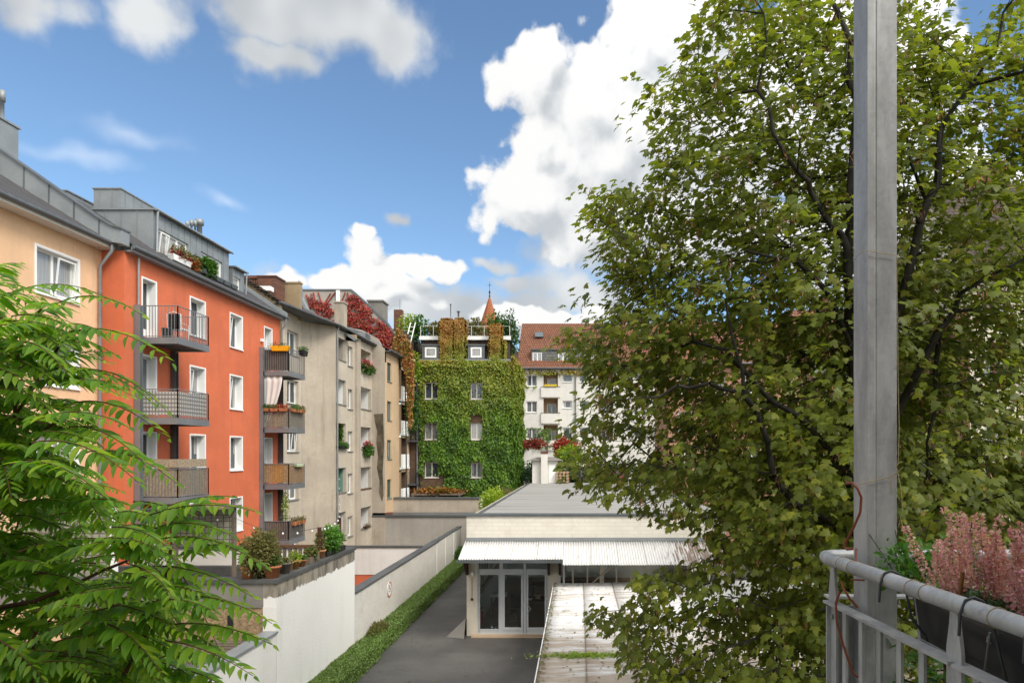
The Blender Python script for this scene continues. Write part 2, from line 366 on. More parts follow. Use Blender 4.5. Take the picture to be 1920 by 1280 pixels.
m_tiledk = Mbrick('brown_roof_tile', (.09, .06, .045), (.055, .04, .03), (.02, .015, .012), .3, .22, 'xz', .03)
m_spire = Mbrick('red_spire_tile', (.42, .13, .05), (.33, .1, .04), (.12, .05, .03), .6, .45, 'xz', .06)
m_slate = Mbrick('slate_shingle', (.17, .17, .16), (.11, .11, .105), (.06, .06, .06), .35, .3, 'xz', .02)
m_brickr = Mbrick('red_brown_brick', (.2, .075, .04), (.12, .045, .03), (.1, .08, .065), .25, .085, 'xz', .012, dirt=.4)
m_brickb = Mbrick('brown_brick', (.16, .085, .045), (.1, .055, .035), (.09, .075, .06), .25, .085, 'xz', .012)
m_brickw = Mbrick('painted_white_brick', (.7, .65, .56), (.66, .61, .53), (.56, .52, .45), .5, .165, 'xz', .008, bump=.35, dirt=.35, dcol=(.42, .37, .29), var=.15)
m_brickwy = Mbrick('painted_white_brick_lane', (.66, .63, .57), (.62, .59, .53), (.57, .54, .48), .27, .085, 'yz', .006, bump=.8, dirt=.4, dcol=(.42, .38, .31), var=.15)
m_pebble = M('pebble_dash', (.33, .23, .13), var=.35, scale=9, bump=1.0, bscale=22, bdist=.05, streak=.3)
m_seams = None
def Mroof_felt():
    m, nt, b = nmat('grey_roofing_felt'); L = nt.links
    g = vmap(nt, (.06, .9, 1)); n = tnode(nt, g, 'ShaderNodeTexNoise', Scale=2.2, Detail=7, Roughness=.6)
    g1 = vmap(nt); n1 = tnode(nt, g1, 'ShaderNodeTexNoise', Scale=.35, Detail=6)
    c = cmix(nt, sstep(nt, n.outputs[0], .35, .65), (.19, .183, .168), (.33, .32, .295))
    c = cmix(nt, sstep(nt, n1.outputs[0], .4, .65, 0, .6), c, (.27, .26, .235))
    gb = vmap(nt); nt.nodes[-1].inputs['Location'].default_value = (77, 0, 0); br = nt.nodes.new('ShaderNodeTexBrick'); L.new(gb, br.inputs['Vector']); br.inputs['Scale'].default_value = 1; br.inputs['Brick Width'].default_value = 200
    br.inputs['Row Height'].default_value = .95; br.inputs['Mortar Size'].default_value = .03
    c = cmix(nt, br.outputs['Fac'], c, (.09, .088, .08))
    L.new(c, b.inputs['Base Color']); b.inputs['Roughness'].default_value = .8; return m
m_felt = Mroof_felt()
def Mcorr(name, rustx=False):
    m, nt, b = nmat(name); L = nt.links
    g = vmap(nt); geo = nt.nodes.new('ShaderNodeNewGeometry'); sp = nt.nodes.new('ShaderNodeSeparateXYZ'); L.new(geo.outputs['Position'], sp.inputs[0])
    if rustx:      # corroded painted canopy sheets, the ones under the tree worst
        g2 = vmap(nt, (9, .7, .7)); n = tnode(nt, g2, 'ShaderNodeTexNoise', Scale=1.6, Detail=6, Roughness=.7)
        ad = nt.nodes.new('ShaderNodeMath'); ad.operation = 'MULTIPLY_ADD'; L.new(sstep(nt, sp.outputs[0], 2.6, 4.6), ad.inputs[0]); ad.inputs[1].default_value = .2
        L.new(n.outputs[0], ad.inputs[2])
        c = cmix(nt, sstep(nt, ad.outputs[0], .6, .7, 0, .85), (.56, .55, .53), (.14, .075, .04))
        n2 = tnode(nt, g, 'ShaderNodeTexNoise', Scale=4, Detail=6); c = cmix(nt, sstep(nt, n2.outputs[0], .55, .75, 0, .4), c, (.45, .42, .38))
        b.inputs['Roughness'].default_value = .45
    else:          # dirty translucent sheets with silt along the laps
        g2 = vmap(nt, (.22, 1.6, 1)); n = tnode(nt, g2, 'ShaderNodeTexNoise', Scale=2.0, Detail=8, Roughness=.68)
        ad = nt.nodes.new('ShaderNodeMath'); ad.operation = 'MULTIPLY_ADD'; L.new(sstep(nt, sp.outputs[1], 20.5, 14.5), ad.inputs[0]); ad.inputs[1].default_value = .17
        L.new(n.outputs[0], ad.inputs[2])
        c = cmix(nt, sstep(nt, ad.outputs[0], .46, .68, 0, .9), (.64, .63, .61), (.34, .265, .19))
        n2 = tnode(nt, vmap(nt, (.6, 9, 1)), 'ShaderNodeTexNoise', Scale=2.5, Detail=7, Roughness=.7); c = cmix(nt, sstep(nt, n2.outputs[0], .55, .72, 0, .8), c, (.2, .145, .1))
        for ax, per, off_, wd in ((0, 1.13, .95, .045), (1, 1.9, -11.8 + 1.9 * 3, .03)):      # silt lines where the sheets lap
            a = nt.nodes.new('ShaderNodeMath'); a.operation = 'ADD'; L.new(sp.outputs[ax], a.inputs[0]); a.inputs[1].default_value = off_ + per * 20
            w = nt.nodes.new('ShaderNodeMath'); w.operation = 'PINGPONG'; L.new(a.outputs[0], w.inputs[0]); w.inputs[1].default_value = per / 2
            w2 = nt.nodes.new('ShaderNodeMath'); w2.operation = 'MULTIPLY_ADD'; L.new(n2.outputs[0], w2.inputs[0]); w2.inputs[1].default_value = .12; L.new(w.outputs[0], w2.inputs[2])
            c = cmix(nt, sstep(nt, w2.outputs[0], .06, .06 + wd, .75, 0), c, (.2, .14, .09))
        b.inputs['Roughness'].default_value = .38
    L.new(c, b.inputs['Base Color']); b.inputs['Specular IOR Level'].default_value = .5
    return m
m_canopy = Mcorr('corroded_canopy_sheet', True); m_pvc = Mcorr('dirty_corrugated_plastic')
def Mspang():
    m, nt, b = nmat('spangled_galvanised_steel'); L = nt.links
    g = vmap(nt); v = tnode(nt, g, 'ShaderNodeTexVoronoi', Scale=70); n = tnode(nt, vmap(nt, (1, 1, .25)), 'ShaderNodeTexNoise', Scale=9, Detail=7, Roughness=.7)
    n3 = tnode(nt, g, 'ShaderNodeTexNoise', Scale=35, Detail=5, Roughness=.7)
    c = cmix(nt, sstep(nt, n.outputs[0], .35, .65), (.26, .275, .265), (.43, .445, .43))
    c = cmix(nt, .05, c, v.outputs['Color']); c = cmix(nt, sstep(nt, n3.outputs[0], .58, .72, 0, .6), c, (.2, .2, .19))
    hs = nt.nodes.new('ShaderNodeHueSaturation'); hs.inputs['Saturation'].default_value = .12; L.new(c, hs.inputs['Color'])
    L.new(hs.outputs[0], b.inputs['Base Color']); b.inputs['Metallic'].default_value = .2; b.inputs['Roughness'].default_value = .5
    return m
m_galv = Mspang()
m_bark = M('maple_bark', (.034, .029, .023), var=.4, scale=6, bump=.8, bscale=25, dirt=.35, dcol=(.05, .065, .03))
m_barkr = M('reddish_stem', (.1, .045, .025), var=.3, scale=6, bump=.3)

def Masphalt():
    m, nt, b = nmat('worn_asphalt'); L = nt.links; g = vmap(nt)
    n1 = tnode(nt, g, 'ShaderNodeTexNoise', Scale=.35, Detail=7, Roughness=.65); n2 = tnode(nt, g, 'ShaderNodeTexNoise', Scale=45, Detail=3)
    c = cmix(nt, sstep(nt, n1.outputs[0], .35, .65), (.06, .056, .051), (.095, .089, .081)); c = cmix(nt, sstep(nt, n2.outputs[0], .4, .7, 0, .5), c, (.13, .122, .11))
    n3 = tnode(nt, g, 'ShaderNodeTexNoise', Scale=.16, Detail=4); c = cmix(nt, sstep(nt, n3.outputs[0], .55, .6, 0, .45), c, (.06, .057, .053))
    wv = vmap(nt, (1, .8, 1)); nn = tnode(nt, wv, 'ShaderNodeTexNoise', Scale=.7, Detail=6, Roughness=.7)
    v = nt.nodes.new('ShaderNodeTexVoronoi'); v.feature = 'DISTANCE_TO_EDGE'; v.inputs['Scale'].default_value = .2
    ad = nt.nodes.new('ShaderNodeVectorMath'); ad.operation = 'MULTIPLY_ADD'; L.new(nn.outputs['Color'], ad.inputs[0]); ad.inputs[1].default_value = (1.6, 1.6, 0); L.new(g, ad.inputs[2]); L.new(ad.outputs[0], v.inputs['Vector'])
    c = cmix(nt, sstep(nt, v.outputs['Distance'], .0, .006, .3, 0), c, (.045, .042, .038))
    L.new(c, b.inputs['Base Color']); L.new(sstep(nt, n3.outputs[0], .5, .62, .82, .55), b.inputs['Roughness']); b.inputs['Specular IOR Level'].default_value = .4
    bp = nt.nodes.new('ShaderNodeBump'); bp.inputs['Strength'].default_value = .6; bp.inputs['Distance'].default_value = .01; L.new(n2.outputs[0], bp.inputs['Height']); L.new(bp.outputs[0], b.inputs['Normal']); return m
m_asph = Masphalt()
# ================================================================ ground
g = MB().quad((-600, -60, 0), (600, -60, 0), (600, 1500, 0), (-600, 1500, 0)).build('ground', M('yard_ground', (.12, .11, .09), var=.3, dirt=.5)); tag(g, kind='structure')
g = MB().quad((-7.42, 3, .004), (9, 3, .004), (9, 60, .004), (-7.42, 60, .004)).build('driveway', m_asph); tag(g, kind='structure')
k = MB()
for i in range(44):
    k.box(-7.52, -7.42, 8 + i * .9, 8.89 + i * .9, 0, .09)
tag(k.build('kerb', m_conc, bevel=.01), kind='structure')
g = MB().quad((-8.05, 3, .008), (-7.52, 3, .008), (-7.52, 47, .008), (-8.05, 47, .008)).build('planting_bed', M('soil', (.05, .035, .025), var=.4, bump=1)); tag(g, kind='structure')

# ================================================================ building kit
def wall(name, fr, L, z0, z1, ops, mat, parent, thick=.3, a_start=0.):
    """one wall sheet with real openings and thickness; ops = (a0,a1,z0,z1)"""
    As = sorted({a_start, L} | {v for o in ops for v in o[:2]}); Zs = sorted({z0, z1} | {v for o in ops for v in o[2:4]})
    mb = MB()
    for i in range(len(As) - 1):
        for j in range(len(Zs) - 1):
            ca, cz = (As[i] + As[i + 1]) / 2, (Zs[j] + Zs[j + 1]) / 2
            if any(o[0] < ca < o[1] and o[2] < cz < o[3] for o in ops): continue
            mb.quad(fr.p(As[i], 0, Zs[j]), fr.p(As[i + 1], 0, Zs[j]), fr.p(As[i + 1], 0, Zs[j + 1]), fr.p(As[i], 0, Zs[j + 1]))
    for (a0, a1, b0, b1) in [o[:4] for o in ops]:
        for (p, q) in (((a0, b0), (a0, b1)), ((a1, b0), (a1, b1)), ((a0, b0), (a1, b0)), ((a0, b1), (a1, b1))):
            mb.quad(fr.p(p[0], 0, p[1]), fr.p(q[0], 0, q[1]), fr.p(q[0], -thick, q[1]), fr.p(p[0], -thick, p[1]))
    return mb.build(name, mat, parent)
def window(parent, fr, a0, a1, z0, z1, rec=.28, sash=1, pane=None, frm=None, surround=None, sill=None, trim=0., tilt=None, fw=.06, name='window', door=False, transom=0):
    frm = frm or m_white; pane = pane or random.choice([m_glass, m_glass, m_glassb, m_curtd])
    a0 += .002; a1 -= .002; z0 += .002; z1 -= .002
    mb = MB(); d0, d1 = -rec - .05, -rec + .02
    fr.box(mb, a0, a0 + fw, d0, d1, z0, z1); fr.box(mb, a1 - fw, a1, d0, d1, z0, z1)
    fr.box(mb, a0 + fw, a1 - fw, d0, d1, z1 - fw, z1); fr.box(mb, a0 + fw, a1 - fw, d0, d1, z0, z0 + fw * 1.2)
    for k in range(1, sash):
        c = a0 + (a1 - a0) * k / sash; fr.box(mb, c - fw * .6, c + fw * .6, d0, d1 - .004, z0 + fw * 1.2, z1 - fw)
    if transom: fr.box(mb, a0 + fw, a1 - fw, d0, d1 - .006, transom - fw * .5, transom + fw * .5)
    if door: fr.box(mb, a0 + fw, a1 - fw, d0 + .01, d1 - .01, z0 + fw, z0 + .35)
    w = mb.build(name, frm, parent)
    pb = MB(); fr.box(pb, a0 + fw * .6, a1 - fw * .6, d0 + .02, d0 + .03, z0 + fw * .6, z1 - fw * .6); pb.build('pane', pane, w)
    if rec > .05 and pane is not m_clear and not door and random.random() < .55:
        cw = (a1 - a0) * random.uniform(.12, .3); zc = z0 + (z1 - z0) * random.choice([0, 0, .45])
        for (p, q) in ((a0 + fw, a0 + fw + cw), (a1 - fw - cw * random.uniform(.4, 1), a1 - fw)):
            cu = MB(); fr.box(cu, p, q, d0 + .031, d0 + .036, zc + fw, z1 - fw); cu.build('curtain', m_curt, w)
    if tilt is not None:                           # a sash tipped inwards at its top, seen as a slanting bar
        c0 = a0 + (a1 - a0) * tilt / sash + fw; c1 = a0 + (a1 - a0) * (tilt + 1) / sash - fw * .6; t = MB()
        top, bot = z1 - fw - .02, z0 + fw * 1.3; lean = -.0
        for (p, q) in ((c0, c0 + .045), (c1 - .045, c1)):
            a = [fr.p(p, d1 + .03, bot), fr.p(q, d1 + .03, bot), fr.p(q, d1 + .03 - .0, bot), fr.p(p, d1, bot)]
            b = [fr.p(p, d1 + .16, top), fr.p(q, d1 + .16, top), fr.p(q, d1 + .12, top), fr.p(p, d1 + .12, top)]
            a[2] = fr.p(q, d1, bot)
            t.add(a + b, [(0, 1, 2, 3), (7, 6, 5, 4), (0, 4, 5, 1), (1, 5, 6, 2), (2, 6, 7, 3), (3, 7, 4, 0)])
        fr.box(t, c0 + .045, c1 - .045, d1 + .11, d1 + .15, top - .05, top); fr.box(t, c0 + .045, c1 - .045, d1 + .002, d1 + .03, bot, bot + .05)
        t.build('sash', frm, w)
    if surround:
        s = MB(); e = .004
        # lining of the reveal, and an optional raised band round it
        o = trim
        fr.box(s, a0 - .002, a0 + .014, d1, .012, z0, z1); fr.box(s, a1 - .014, a1 + .002, d1, .012, z0, z1)
        fr.box(s, a0 + .014, a1 - .014, d1, .012, z1 - .014, z1 + .002)
        if o:
            fr.box(s, a0 - o, a0 - .004, -.01, .02, z0 - .03, z1 + o); fr.box(s, a1 + .004, a1 + o, -.01, .02, z0 - .03, z1 + o)
            fr.box(s, a0 - .004, a1 + .004, -.01, .02, z1 + .004, z1 + o)
        s.build('surround', surround, w)
    if sill:
        s = MB(); fr.box(s, a0 - .05, a1 + .05, d1 + .002, .06, z0 - .05, z0 + .006); s.build('sill', sill, w)
    return w
def railing_mb(path, zb, zt, gap=.11, post=.03, bar=.008, mid=()):
    mb = MB()
    for (p, q) in zip(path[:-1], path[1:]):
        p = Vector(p); q = Vector(q); L = (q - p).length; n = max(1, round(L / gap)); d = (q - p) / n
        for z in (zb + .05, zt) + tuple(mid):
            mb.tube([(p.x, p.y, z), (q.x, q.y, z)], .018 if z == zt else .012, 6)
        for i in range(n + 1):
            c = p + d * i; r = post / 2 if i in (0, n) else bar
            mb.box(c.x - r, c.x + r, c.y - r, c.y + r, zb, zt - .005)
    return mb
def balcony(parent, Xw, Xo, Y1, Y2, zs, zr, screens=(), mat=None, th=.22):
    """steel balcony hung on the facade at Xw, reaching out to Xo"""
    mat = mat or m_steel
    b = MB(); b.box(Xw + .01, Xo, Y1, Y2, zs - .06, zs)
    b.box(Xo - .05, Xo + .03, Y1 - .03, Y2 + .03, zs - th, zs + .01); b.box(Xw + .01, Xo - .05, Y1 - .03, Y1 + .04, zs - th, zs + .01); b.box(Xw + .01, Xo - .05, Y2 - .04, Y2 + .03, zs - th, zs + .01)
    for k in range(1, 6):
        y = Y1 + (Y2 - Y1) * k / 6; b.box(Xw + .01, Xo - .06, y - .03, y + .03, zs - .16, zs - .065)
    o = b.build('balcony', mat, parent)
    r = railing_mb([(Xw + .06, Y1, 0), (Xo, Y1, 0), (Xo, Y2, 0), (Xw + .06, Y2, 0)], zs + .005, zr)
    r.build('railing', mat, o)
    for (kind, m, z0, z1) in screens:
        s = MB()
        if 'n' in kind: s.box(Xw + .12, Xo - .04, Y1 + .03, Y1 + .045, z0, z1)
        if 'o' in kind: s.box(Xo - .055, Xo - .035, Y1 + .06, Y2 - .05, z0, z1)
        s.build('screen', m, o)
    return o
def pipe(name, pts, r, mat, parent, clips=None):
    mb = MB().tube(pts, r, 8)
    if clips:
        for z in clips: mb.tube([(pts[-1][0], pts[-1][1], z), (pts[-1][0], pts[-1][1], z + .04)], r * 1.25, 8)
    return mb.build(name, mat, parent)
def seamed(mb, fr, a0, a1, d, z0, z1, step=.55, t=.02):
    a = a0 + step * .5
    while a < a1: fr.box(mb, a - t / 2, a + t / 2, d, d + .025, z0, z1); a += step
STRUCT = (0, 1)
def foliage(name, c, r, n, size, mat, parent=None, flat=.6, templ='leaf'):
    c = np.array(c); P = rng.normal(size=(n, 3)); P /= np.linalg.norm(P, axis=1)[:, None]
    P *= (rng.random((n, 1)) ** .45) * (1 + .25 * np.sin(P[:, :1] * 7 + c[0] * 9) * np.cos(P[:, 1:2] * 6 + c[1]))
    Q = P * np.array(r) + c
    D = P + rng.normal(size=(n, 3)) * .7; Nn = rng.normal(size=(n, 3)) * flat + np.array([0, 0, 1.])
    return scatter(name, T_LEAF, T_LEAF_F, Q, D, Nn, size * (.6 + .8 * rng.random(n)), mat, parent)
T_LEAF = np.array([(0, 0, 0), (.32, .35, .06), (.22, .75, .03), (0, 1.05, -.08), (-.22, .75, .03), (-.32, .35, .06), (0, .5, -.03)])
T_LEAF_F = np.array([(0, 1, 6), (1, 2, 6), (2, 3, 6), (3, 4, 6), (4, 5, 6), (5, 0, 6)])
T_DIA = np.array([(0, 0, 0), (.38, .5, .05), (0, 1.1, -.1), (-.38, .5, .05)]); T_DIA_F = np.array([(0, 1, 2, 3)])
def scatter_vf(tv, tf, P, D, Nn, S):
    P = np.asarray(P, float); D = np.asarray(D, float).copy(); Nn = np.asarray(Nn, float)
    D /= np.linalg.norm(D, axis=1)[:, None] + 1e-9
    X = np.cross(D, Nn); X /= np.linalg.norm(X, axis=1)[:, None] + 1e-9
    Z = np.cross(X, D); S = np.broadcast_to(np.asarray(S, float), (len(P),))
    V = (tv[None, :, 0, None] * X[:, None, :] + tv[None, :, 1, None] * D[:, None, :] + tv[None, :, 2, None] * Z[:, None, :]) * S[:, None, None] + P[:, None, :]
    k = len(tv); F = tf[None] + (np.arange(len(P)) * k)[:, None, None]
    return V.reshape(-1, 3), F.reshape(-1, tf.shape[1])
def scatter(name, tv, tf, P, D, Nn, S, mat, parent=None):
    V, F = scatter_vf(tv, tf, P, D, Nn, S)
    return npmesh(name, V, F, mat, parent)
# leaf materials
lf_green = Mleaf('green_leaves', [(.03, .09, .012), (.06, .15, .02), (.1, .2, .03)])
lf_yel = Mleaf('yellow_green_leaves', [(.14, .26, .02), (.26, .36, .03), (.34, .4, .04)])
lf_dry = Mleaf('dry_stems', [(.12, .13, .04), (.2, .17, .06), (.09, .11, .03)])
lf_red = Mleaf('red_creeper_leaves', [(.34, .03, .035), (.44, .06, .045), (.26, .03, .025), (.34, .13, .05)], trans=.3, tcol=1.2)
lf_coral = Mleaf('coral_creeper_leaves', [(.5, .06, .04), (.55, .1, .06), (.4, .04, .03)], trans=.3, tcol=1.2)
lf_bush = Mleaf('dark_bush_leaves', [(.03, .07, .02), (.05, .11, .03)])
fl_pink = Mleaf('pink_and_red_petals', [(.5, .05, .12), (.55, .14, .22), (.42, .03, .03), (.6, .38, .34)], trans=.2, tcol=1.)
fl_orange = Mleaf('orange_petals', [(.6, .12, .03), (.45, .05, .02), (.3, .2, .05)], trans=.2, tcol=1.)

# ================================================================ peach house (left)
XP, XO = -16.7, -15.9
b = empty('peach_house', (XP - 4, 15, 0), 'peach rendered house with a dark tiled roof at the left edge of the yard', 'house')
F = YF(XP, 8.0)
PW = []
for i, y in enumerate((18.9 - 8,)):
    for k in range(5): PW.append((y + .8, y + 2.45, 13.8 - k * 2.83 - 1.42, 13.8 - k * 2.83))
LOG = [(7.0, 10.3, 14.05 - k * 2.83 - 1.5, 14.05 - k * 2.83 + .05) for k in range(5)]
wall('wall', F, 14.4, 0, 14.55, PW + LOG, m_peach, b, thick=.22)
for i, o in enumerate(PW): window(b, F, *o, rec=.2, sash=2, pane=m_curt if i != 1 else m_curtd, surround=m_white, trim=.07, sill=m_white, tilt=1 if i in (0, 2) else None, fw=.07)
lg = MB()
for o in LOG:
    for (p, q) in ((0, 1),):
        F.box(lg, o[0] - .1, o[1] + .1, -1.3, -1.2, o[2] - 1, o[3] + .1); F.box(lg, o[0] - .1, o[1] + .1, -1.2, -.23, o[2] - .12, o[2] - .02)
        F.box(lg, o[1] + .02, o[1] + .12, -1.2, -.23, o[2] - .02, o[3] + .1)
lg.build('loggia_lining', m_white, b)
rf = MB(); zE = 14.72; sl_ = .61
rf.quad((XP + .55, 8, zE), (XP + .55, 22.0, zE), (XP - 6.5, 22.0, zE + 7.05 * sl_), (XP - 6.5, 8, zE + 7.05 * sl_))
rf.quad((XP - 6.5, 8, zE + 7.05 * sl_), (XP - 6.5, 22.0, zE + 7.05 * sl_), (XP - 13.5, 22.0, zE), (XP - 13.5, 8, zE))
roof = rf.build('roof', m_tilep, b)
s = MB()      # roof window
def onroof(x): return zE + (XP + .55 - x) * sl_
for (ya, yb, xa, xb) in ((17.8, 18.9, -18.9, -17.5),):
    s.add([(xa, ya, onroof(xa) + .08), (xa, yb, onroof(xa) + .08), (xb, yb, onroof(xb) + .08), (xb, ya, onroof(xb) + .08),
           (xa, ya, onroof(xa) - .05), (xa, yb, onroof(xa) - .05), (xb, yb, onroof(xb) - .05), (xb, ya, onroof(xb) - .05)], [(0, 1, 2, 3), (0, 4, 5, 1), (1, 5, 6, 2), (2, 6, 7, 3), (3, 7, 4, 0)])
s.build('roof_window', m_glassb, roof)
s = MB().box(XP + .004, XP + .5, 8, 22.35, 14.5, 14.56); s.box(XP + .44, XP + .5, 8, 22.35, 14.56, 14.7); s.build('soffit', m_soffit, b)
s = MB().tube([(XP + .58, 8, 14.66), (XP + .58, 22.3, 14.66)], .075, 10); s.build('gutter', m_zincd, b)
pipe('drainpipe', [(XP + .58, 22.1, 14.66), (XP + .58, 22.1, 14.4), (XP + .12, 22.18, 13.9), (XP + .12, 22.18, 0)], .055, m_zinc, b, (13, 10.2, 7.4, 4.6))
# zinc clad fire wall between the two roofs, with its chimney
pp = MB(); Yf = 22.4
prof = [(-15.72, 15.12), (-16.05, 15.22), (-16.55, 15.5), (-19.7, 17.72), (-23, 20.0), (-23, 19.0), (-19.7, 16.5), (-16.3, 14.7), (-15.72, 14.62)]
pp.prism(prof, Yf - .4, Yf, 'xz')
pr = pp.build('fire_wall', m_zinc, b)
sm = MB()
for k in range(8):
    x = -16.5 - k * .86; zc = 15.5 + (-16.55 - x) * .705
    sm.add([(x, Yf - .425, zc - .98), (x + .03, Yf - .425, zc - .98), (x + .03, Yf - .425, zc), (x, Yf - .425, zc), (x, Yf - .4, zc - .98), (x + .03, Yf - .4, zc - .98), (x + .03, Yf - .4, zc), (x, Yf - .4, zc)], [(0, 1, 2, 3), (0, 4, 5, 1), (1, 5, 6, 2), (2, 6, 7, 3), (3, 7, 4, 0)])
sm.prism([(-15.69, 15.16), (-16.05, 15.26), (-16.55, 15.54), (-23, 20.05), (-23, 19.99), (-16.55, 15.48), (-16.05, 15.2), (-15.69, 15.1)], Yf - .46, Yf + .05, 'xz')
sm.build('seams', m_zincd, pr)
c = MB(); c.box(-22.0, -20.22, 22.2, 23.1, 16.5, 19.1); c.box(-22.06, -20.17, 22.14, 23.16, 19.1, 19.17)
ch = c.build('chimney', m_zinc, b)
f = MB(); f.lathe((-20.4, 22.65, 19.15), [(.06, 0), (.06, .7), (.095, .7), (.095, 1.08), (.02, 1.1)], 12); f.lathe((-20.62, 22.75, 19.15), [(.06, 0), (.06, 1.1)], 10); f.build('flue', m_zinc, ch)

# ================================================================ orange house
b = empty('orange_house', (XO - 5, 28, 0), 'orange rendered house with steel balconies and a zinc clad top storey', 'house')
Y0 = 22.4; Y1_ = 34.07; F = YF(XO, Y0); ZT = 14.5
cols = dict(A=(23.32, 24.06), B=(26.2, 27.22), Cc=(29.2, 30.22), D=(32.38, 33.15))
ops = []; wins = []
for k in range(5):
    zt = 13.8 - k * 2.82
    for key in 'A', 'B', 'Cc', 'D':
        a0, a1 = cols[key][0] - Y0, cols[key][1] - Y0
        zb = (zt - 2.12) if key in 'AD' else zt - 1.52
        if zb < .1: continue
        ops.append((a0, a1, zb, zt)); wins.append((key, k, (a0, a1, zb, zt)))
wall('wall', F, Y1_ - Y0, 0, ZT, ops, m_orange, b, thick=.3)
MB().quad((XP - .5, Y0, 0), (XO, Y0, 0), (XO, Y0, ZT), (XP - .5, Y0, ZT)).build('return_wall', m_orange, b)
MB().quad((XO, Y1_, 0), (XO - 9, Y1_, 0), (XO - 9, Y1_, ZT), (XO, Y1_, ZT)).build('party_wall', m_beige, b)
for key, k, o in wins:
    window(b, F, *o, rec=.3, sash=1 if key in 'AD' else 2, pane=m_glassb if k % 2 else m_glass, surround=m_white, trim=.055, sill=m_white if key not in 'AD' else None,
           tilt=0 if (key, k) in (('Cc', 0), ('Cc', 1), ('B', 1)) else None, fw=.055, door=key in 'AD', name='balcony_door' if key in 'AD' else 'window')
s = MB(); s.box(XO + .004, XO + .3, Y0, Y1_ + .1, ZT - .03, ZT + .02); s.box(XO + .27, XO + .31, Y0 - .05, Y1_ + .1, ZT + .02, ZT + .12); s.build('eaves_board', m_zinc, b)
s = MB().tube([(XO + .36, Y0 - .05, ZT + .12), (XO + .36, Y1_ + .15, ZT + .12)], .075, 10); s.build('gutter', m_zincd, b)
pipe('drainpipe', [(XO + .36, Y1_ - .1, ZT + .1), (XO + .3, Y1_ - .05, ZT - .3), (XO + .1, Y1_ - .02, ZT - .55), (XO + .1, Y1_ - .02, 0)], .05, m_zinc, b, (12, 9, 6, 3))
pipe('drainpipe', [(XO + .12, 22.95, 14.4), (XO + .12, 22.95, 0)], .045, m_zinc, b, (12, 9, 6, 3))
rf = MB(); zr = ZT + .14
rf.quad((XO + .4, Y0, zr), (XO + .4, Y1_, zr), (XO - 3.6, Y1_, zr + 2.6), (XO - 3.6, Y0, zr + 2.6))
rf.quad((XO - 3.6, Y0, zr + 2.6), (XO - 3.6, Y1_, zr + 2.6), (XO - 9, Y1_, zr + 2.6), (XO - 9, Y0, zr + 2.6))
rf.build('roof', m_tilep, b)
# verge of the orange roof against the beige house
v = MB(); v.prism([(XO + .35, zr + .02), (XO - 1.9, zr + 1.52), (XO - 1.9, zr + 1.75), (XO + .35, zr + .25)], Y1_ - .1, Y1_ + .12, 'xz'); v.build('verge', m_zinc, b)
XD = -16.62; ZD = 16.9
def dormer(ya, yb, zt, ops, depth=6.5):
    Fd = YF(XD, ya); L = yb - ya
    d = wall('dormer', Fd, L, 14.9, zt, [(o[0] - ya, o[1] - ya, o[2], o[3]) for o in ops], m_zinc, b, thick=.15)
    e = MB(); e.quad((XD, ya, 14.9), (XD - depth, ya, 14.9), (XD - depth, ya, zt), (XD, ya, zt)); e.quad((XD, yb, 14.9), (XD - depth, yb, 14.9), (XD - depth, yb, zt), (XD, yb, zt))
    e.box(XD - depth, XD + .12, ya - .06, yb + .06, zt, zt + .06); e.tube([(XD + .16, ya - .06, zt + .02), (XD + .16, yb + .06, zt + .02)], .05, 8)
    fs = Fr((XD - depth, ya), (1, 0), (0, -1)); seamed(e, fs, 0, depth, 0, 14.9, zt, .62)
    a = .3
    while a < L:
        lo = 14.9
        for o in ops:
            if o[0] - ya - .05 < a < o[1] - ya + .05: lo = o[3] + .01
        Fd.box(e, a - .012, a + .012, 0, .025, lo, zt - .002); a += .42
    e.build('cladding', m_zinc, d)
    for o in ops:
        n = 3 if o[1] - o[0] > 1.4 else 1
        window(b, Fd, o[0] - ya, o[1] - ya, o[2], o[3], rec=.1, sash=n, pane=m_curt, fw=.08, tilt=0 if o[0] < 26 else None)
dormer(25.0, 30.4, ZD, [(25.3, 27.25, 15.15, 16.3), (28.15, 29.85, 15.15, 16.3)])
dormer(30.75, 31.8, 16.35, [(30.85, 31.45, 14.95, 15.95)], 4)
pipe('drainpipe', [(XD + .16, 25.05, ZD + .02), (XD + .14, 25.05, 16.7), (XD + .1, 25.05, 15.2), (XD + .25, 25.05, 15.05)], .045, m_zinc, b)
pipe('drainpipe', [(XD + .16, 31.75, 16.4), (XD + .1, 31.75, 15.2), (XD + .2, 31.75, 14.95)], .04, m_zinc, b)
for (xa, xb, ya, yb, zt) in ((-19.55, -18.45, 25.8, 27.9, 18.05), (-21.0, -20.3, 25.4, 27.2, 17.8)):
    c = MB(); c.box(xa, xb, ya, yb, 16.5, zt); c.box(xa - .04, xb + .04, ya - .04, yb + .04, zt, zt + .05)
    seamed(c, Fr((xa, ya), (1, 0), (0, -1)), 0, xb - xa, 0, 16.96, zt, .5); seamed(c, Fr((xb, ya), (0, 1), (1, 0)), 0, yb - ya, 0, 16.96, zt, .5)
    c.build('chimney', m_zinc, b)
for i, (px, t) in enumerate(((351, 415), (359, 413), (366, 414), (374, 412))):
    p = at(px, t, 29.3 + i * .3); f = MB(); r = .045 if i < 3 else .11
    f.lathe((p.x, p.y, 16.9), [(r, 0), (r, p.z - 16.9 - .25), (r * 1.7, p.z - 16.9 - .25), (r * 1.7, p.z - 16.9), (.01, p.z - 16.88)], 10); f.build('flue', m_zinc, b)
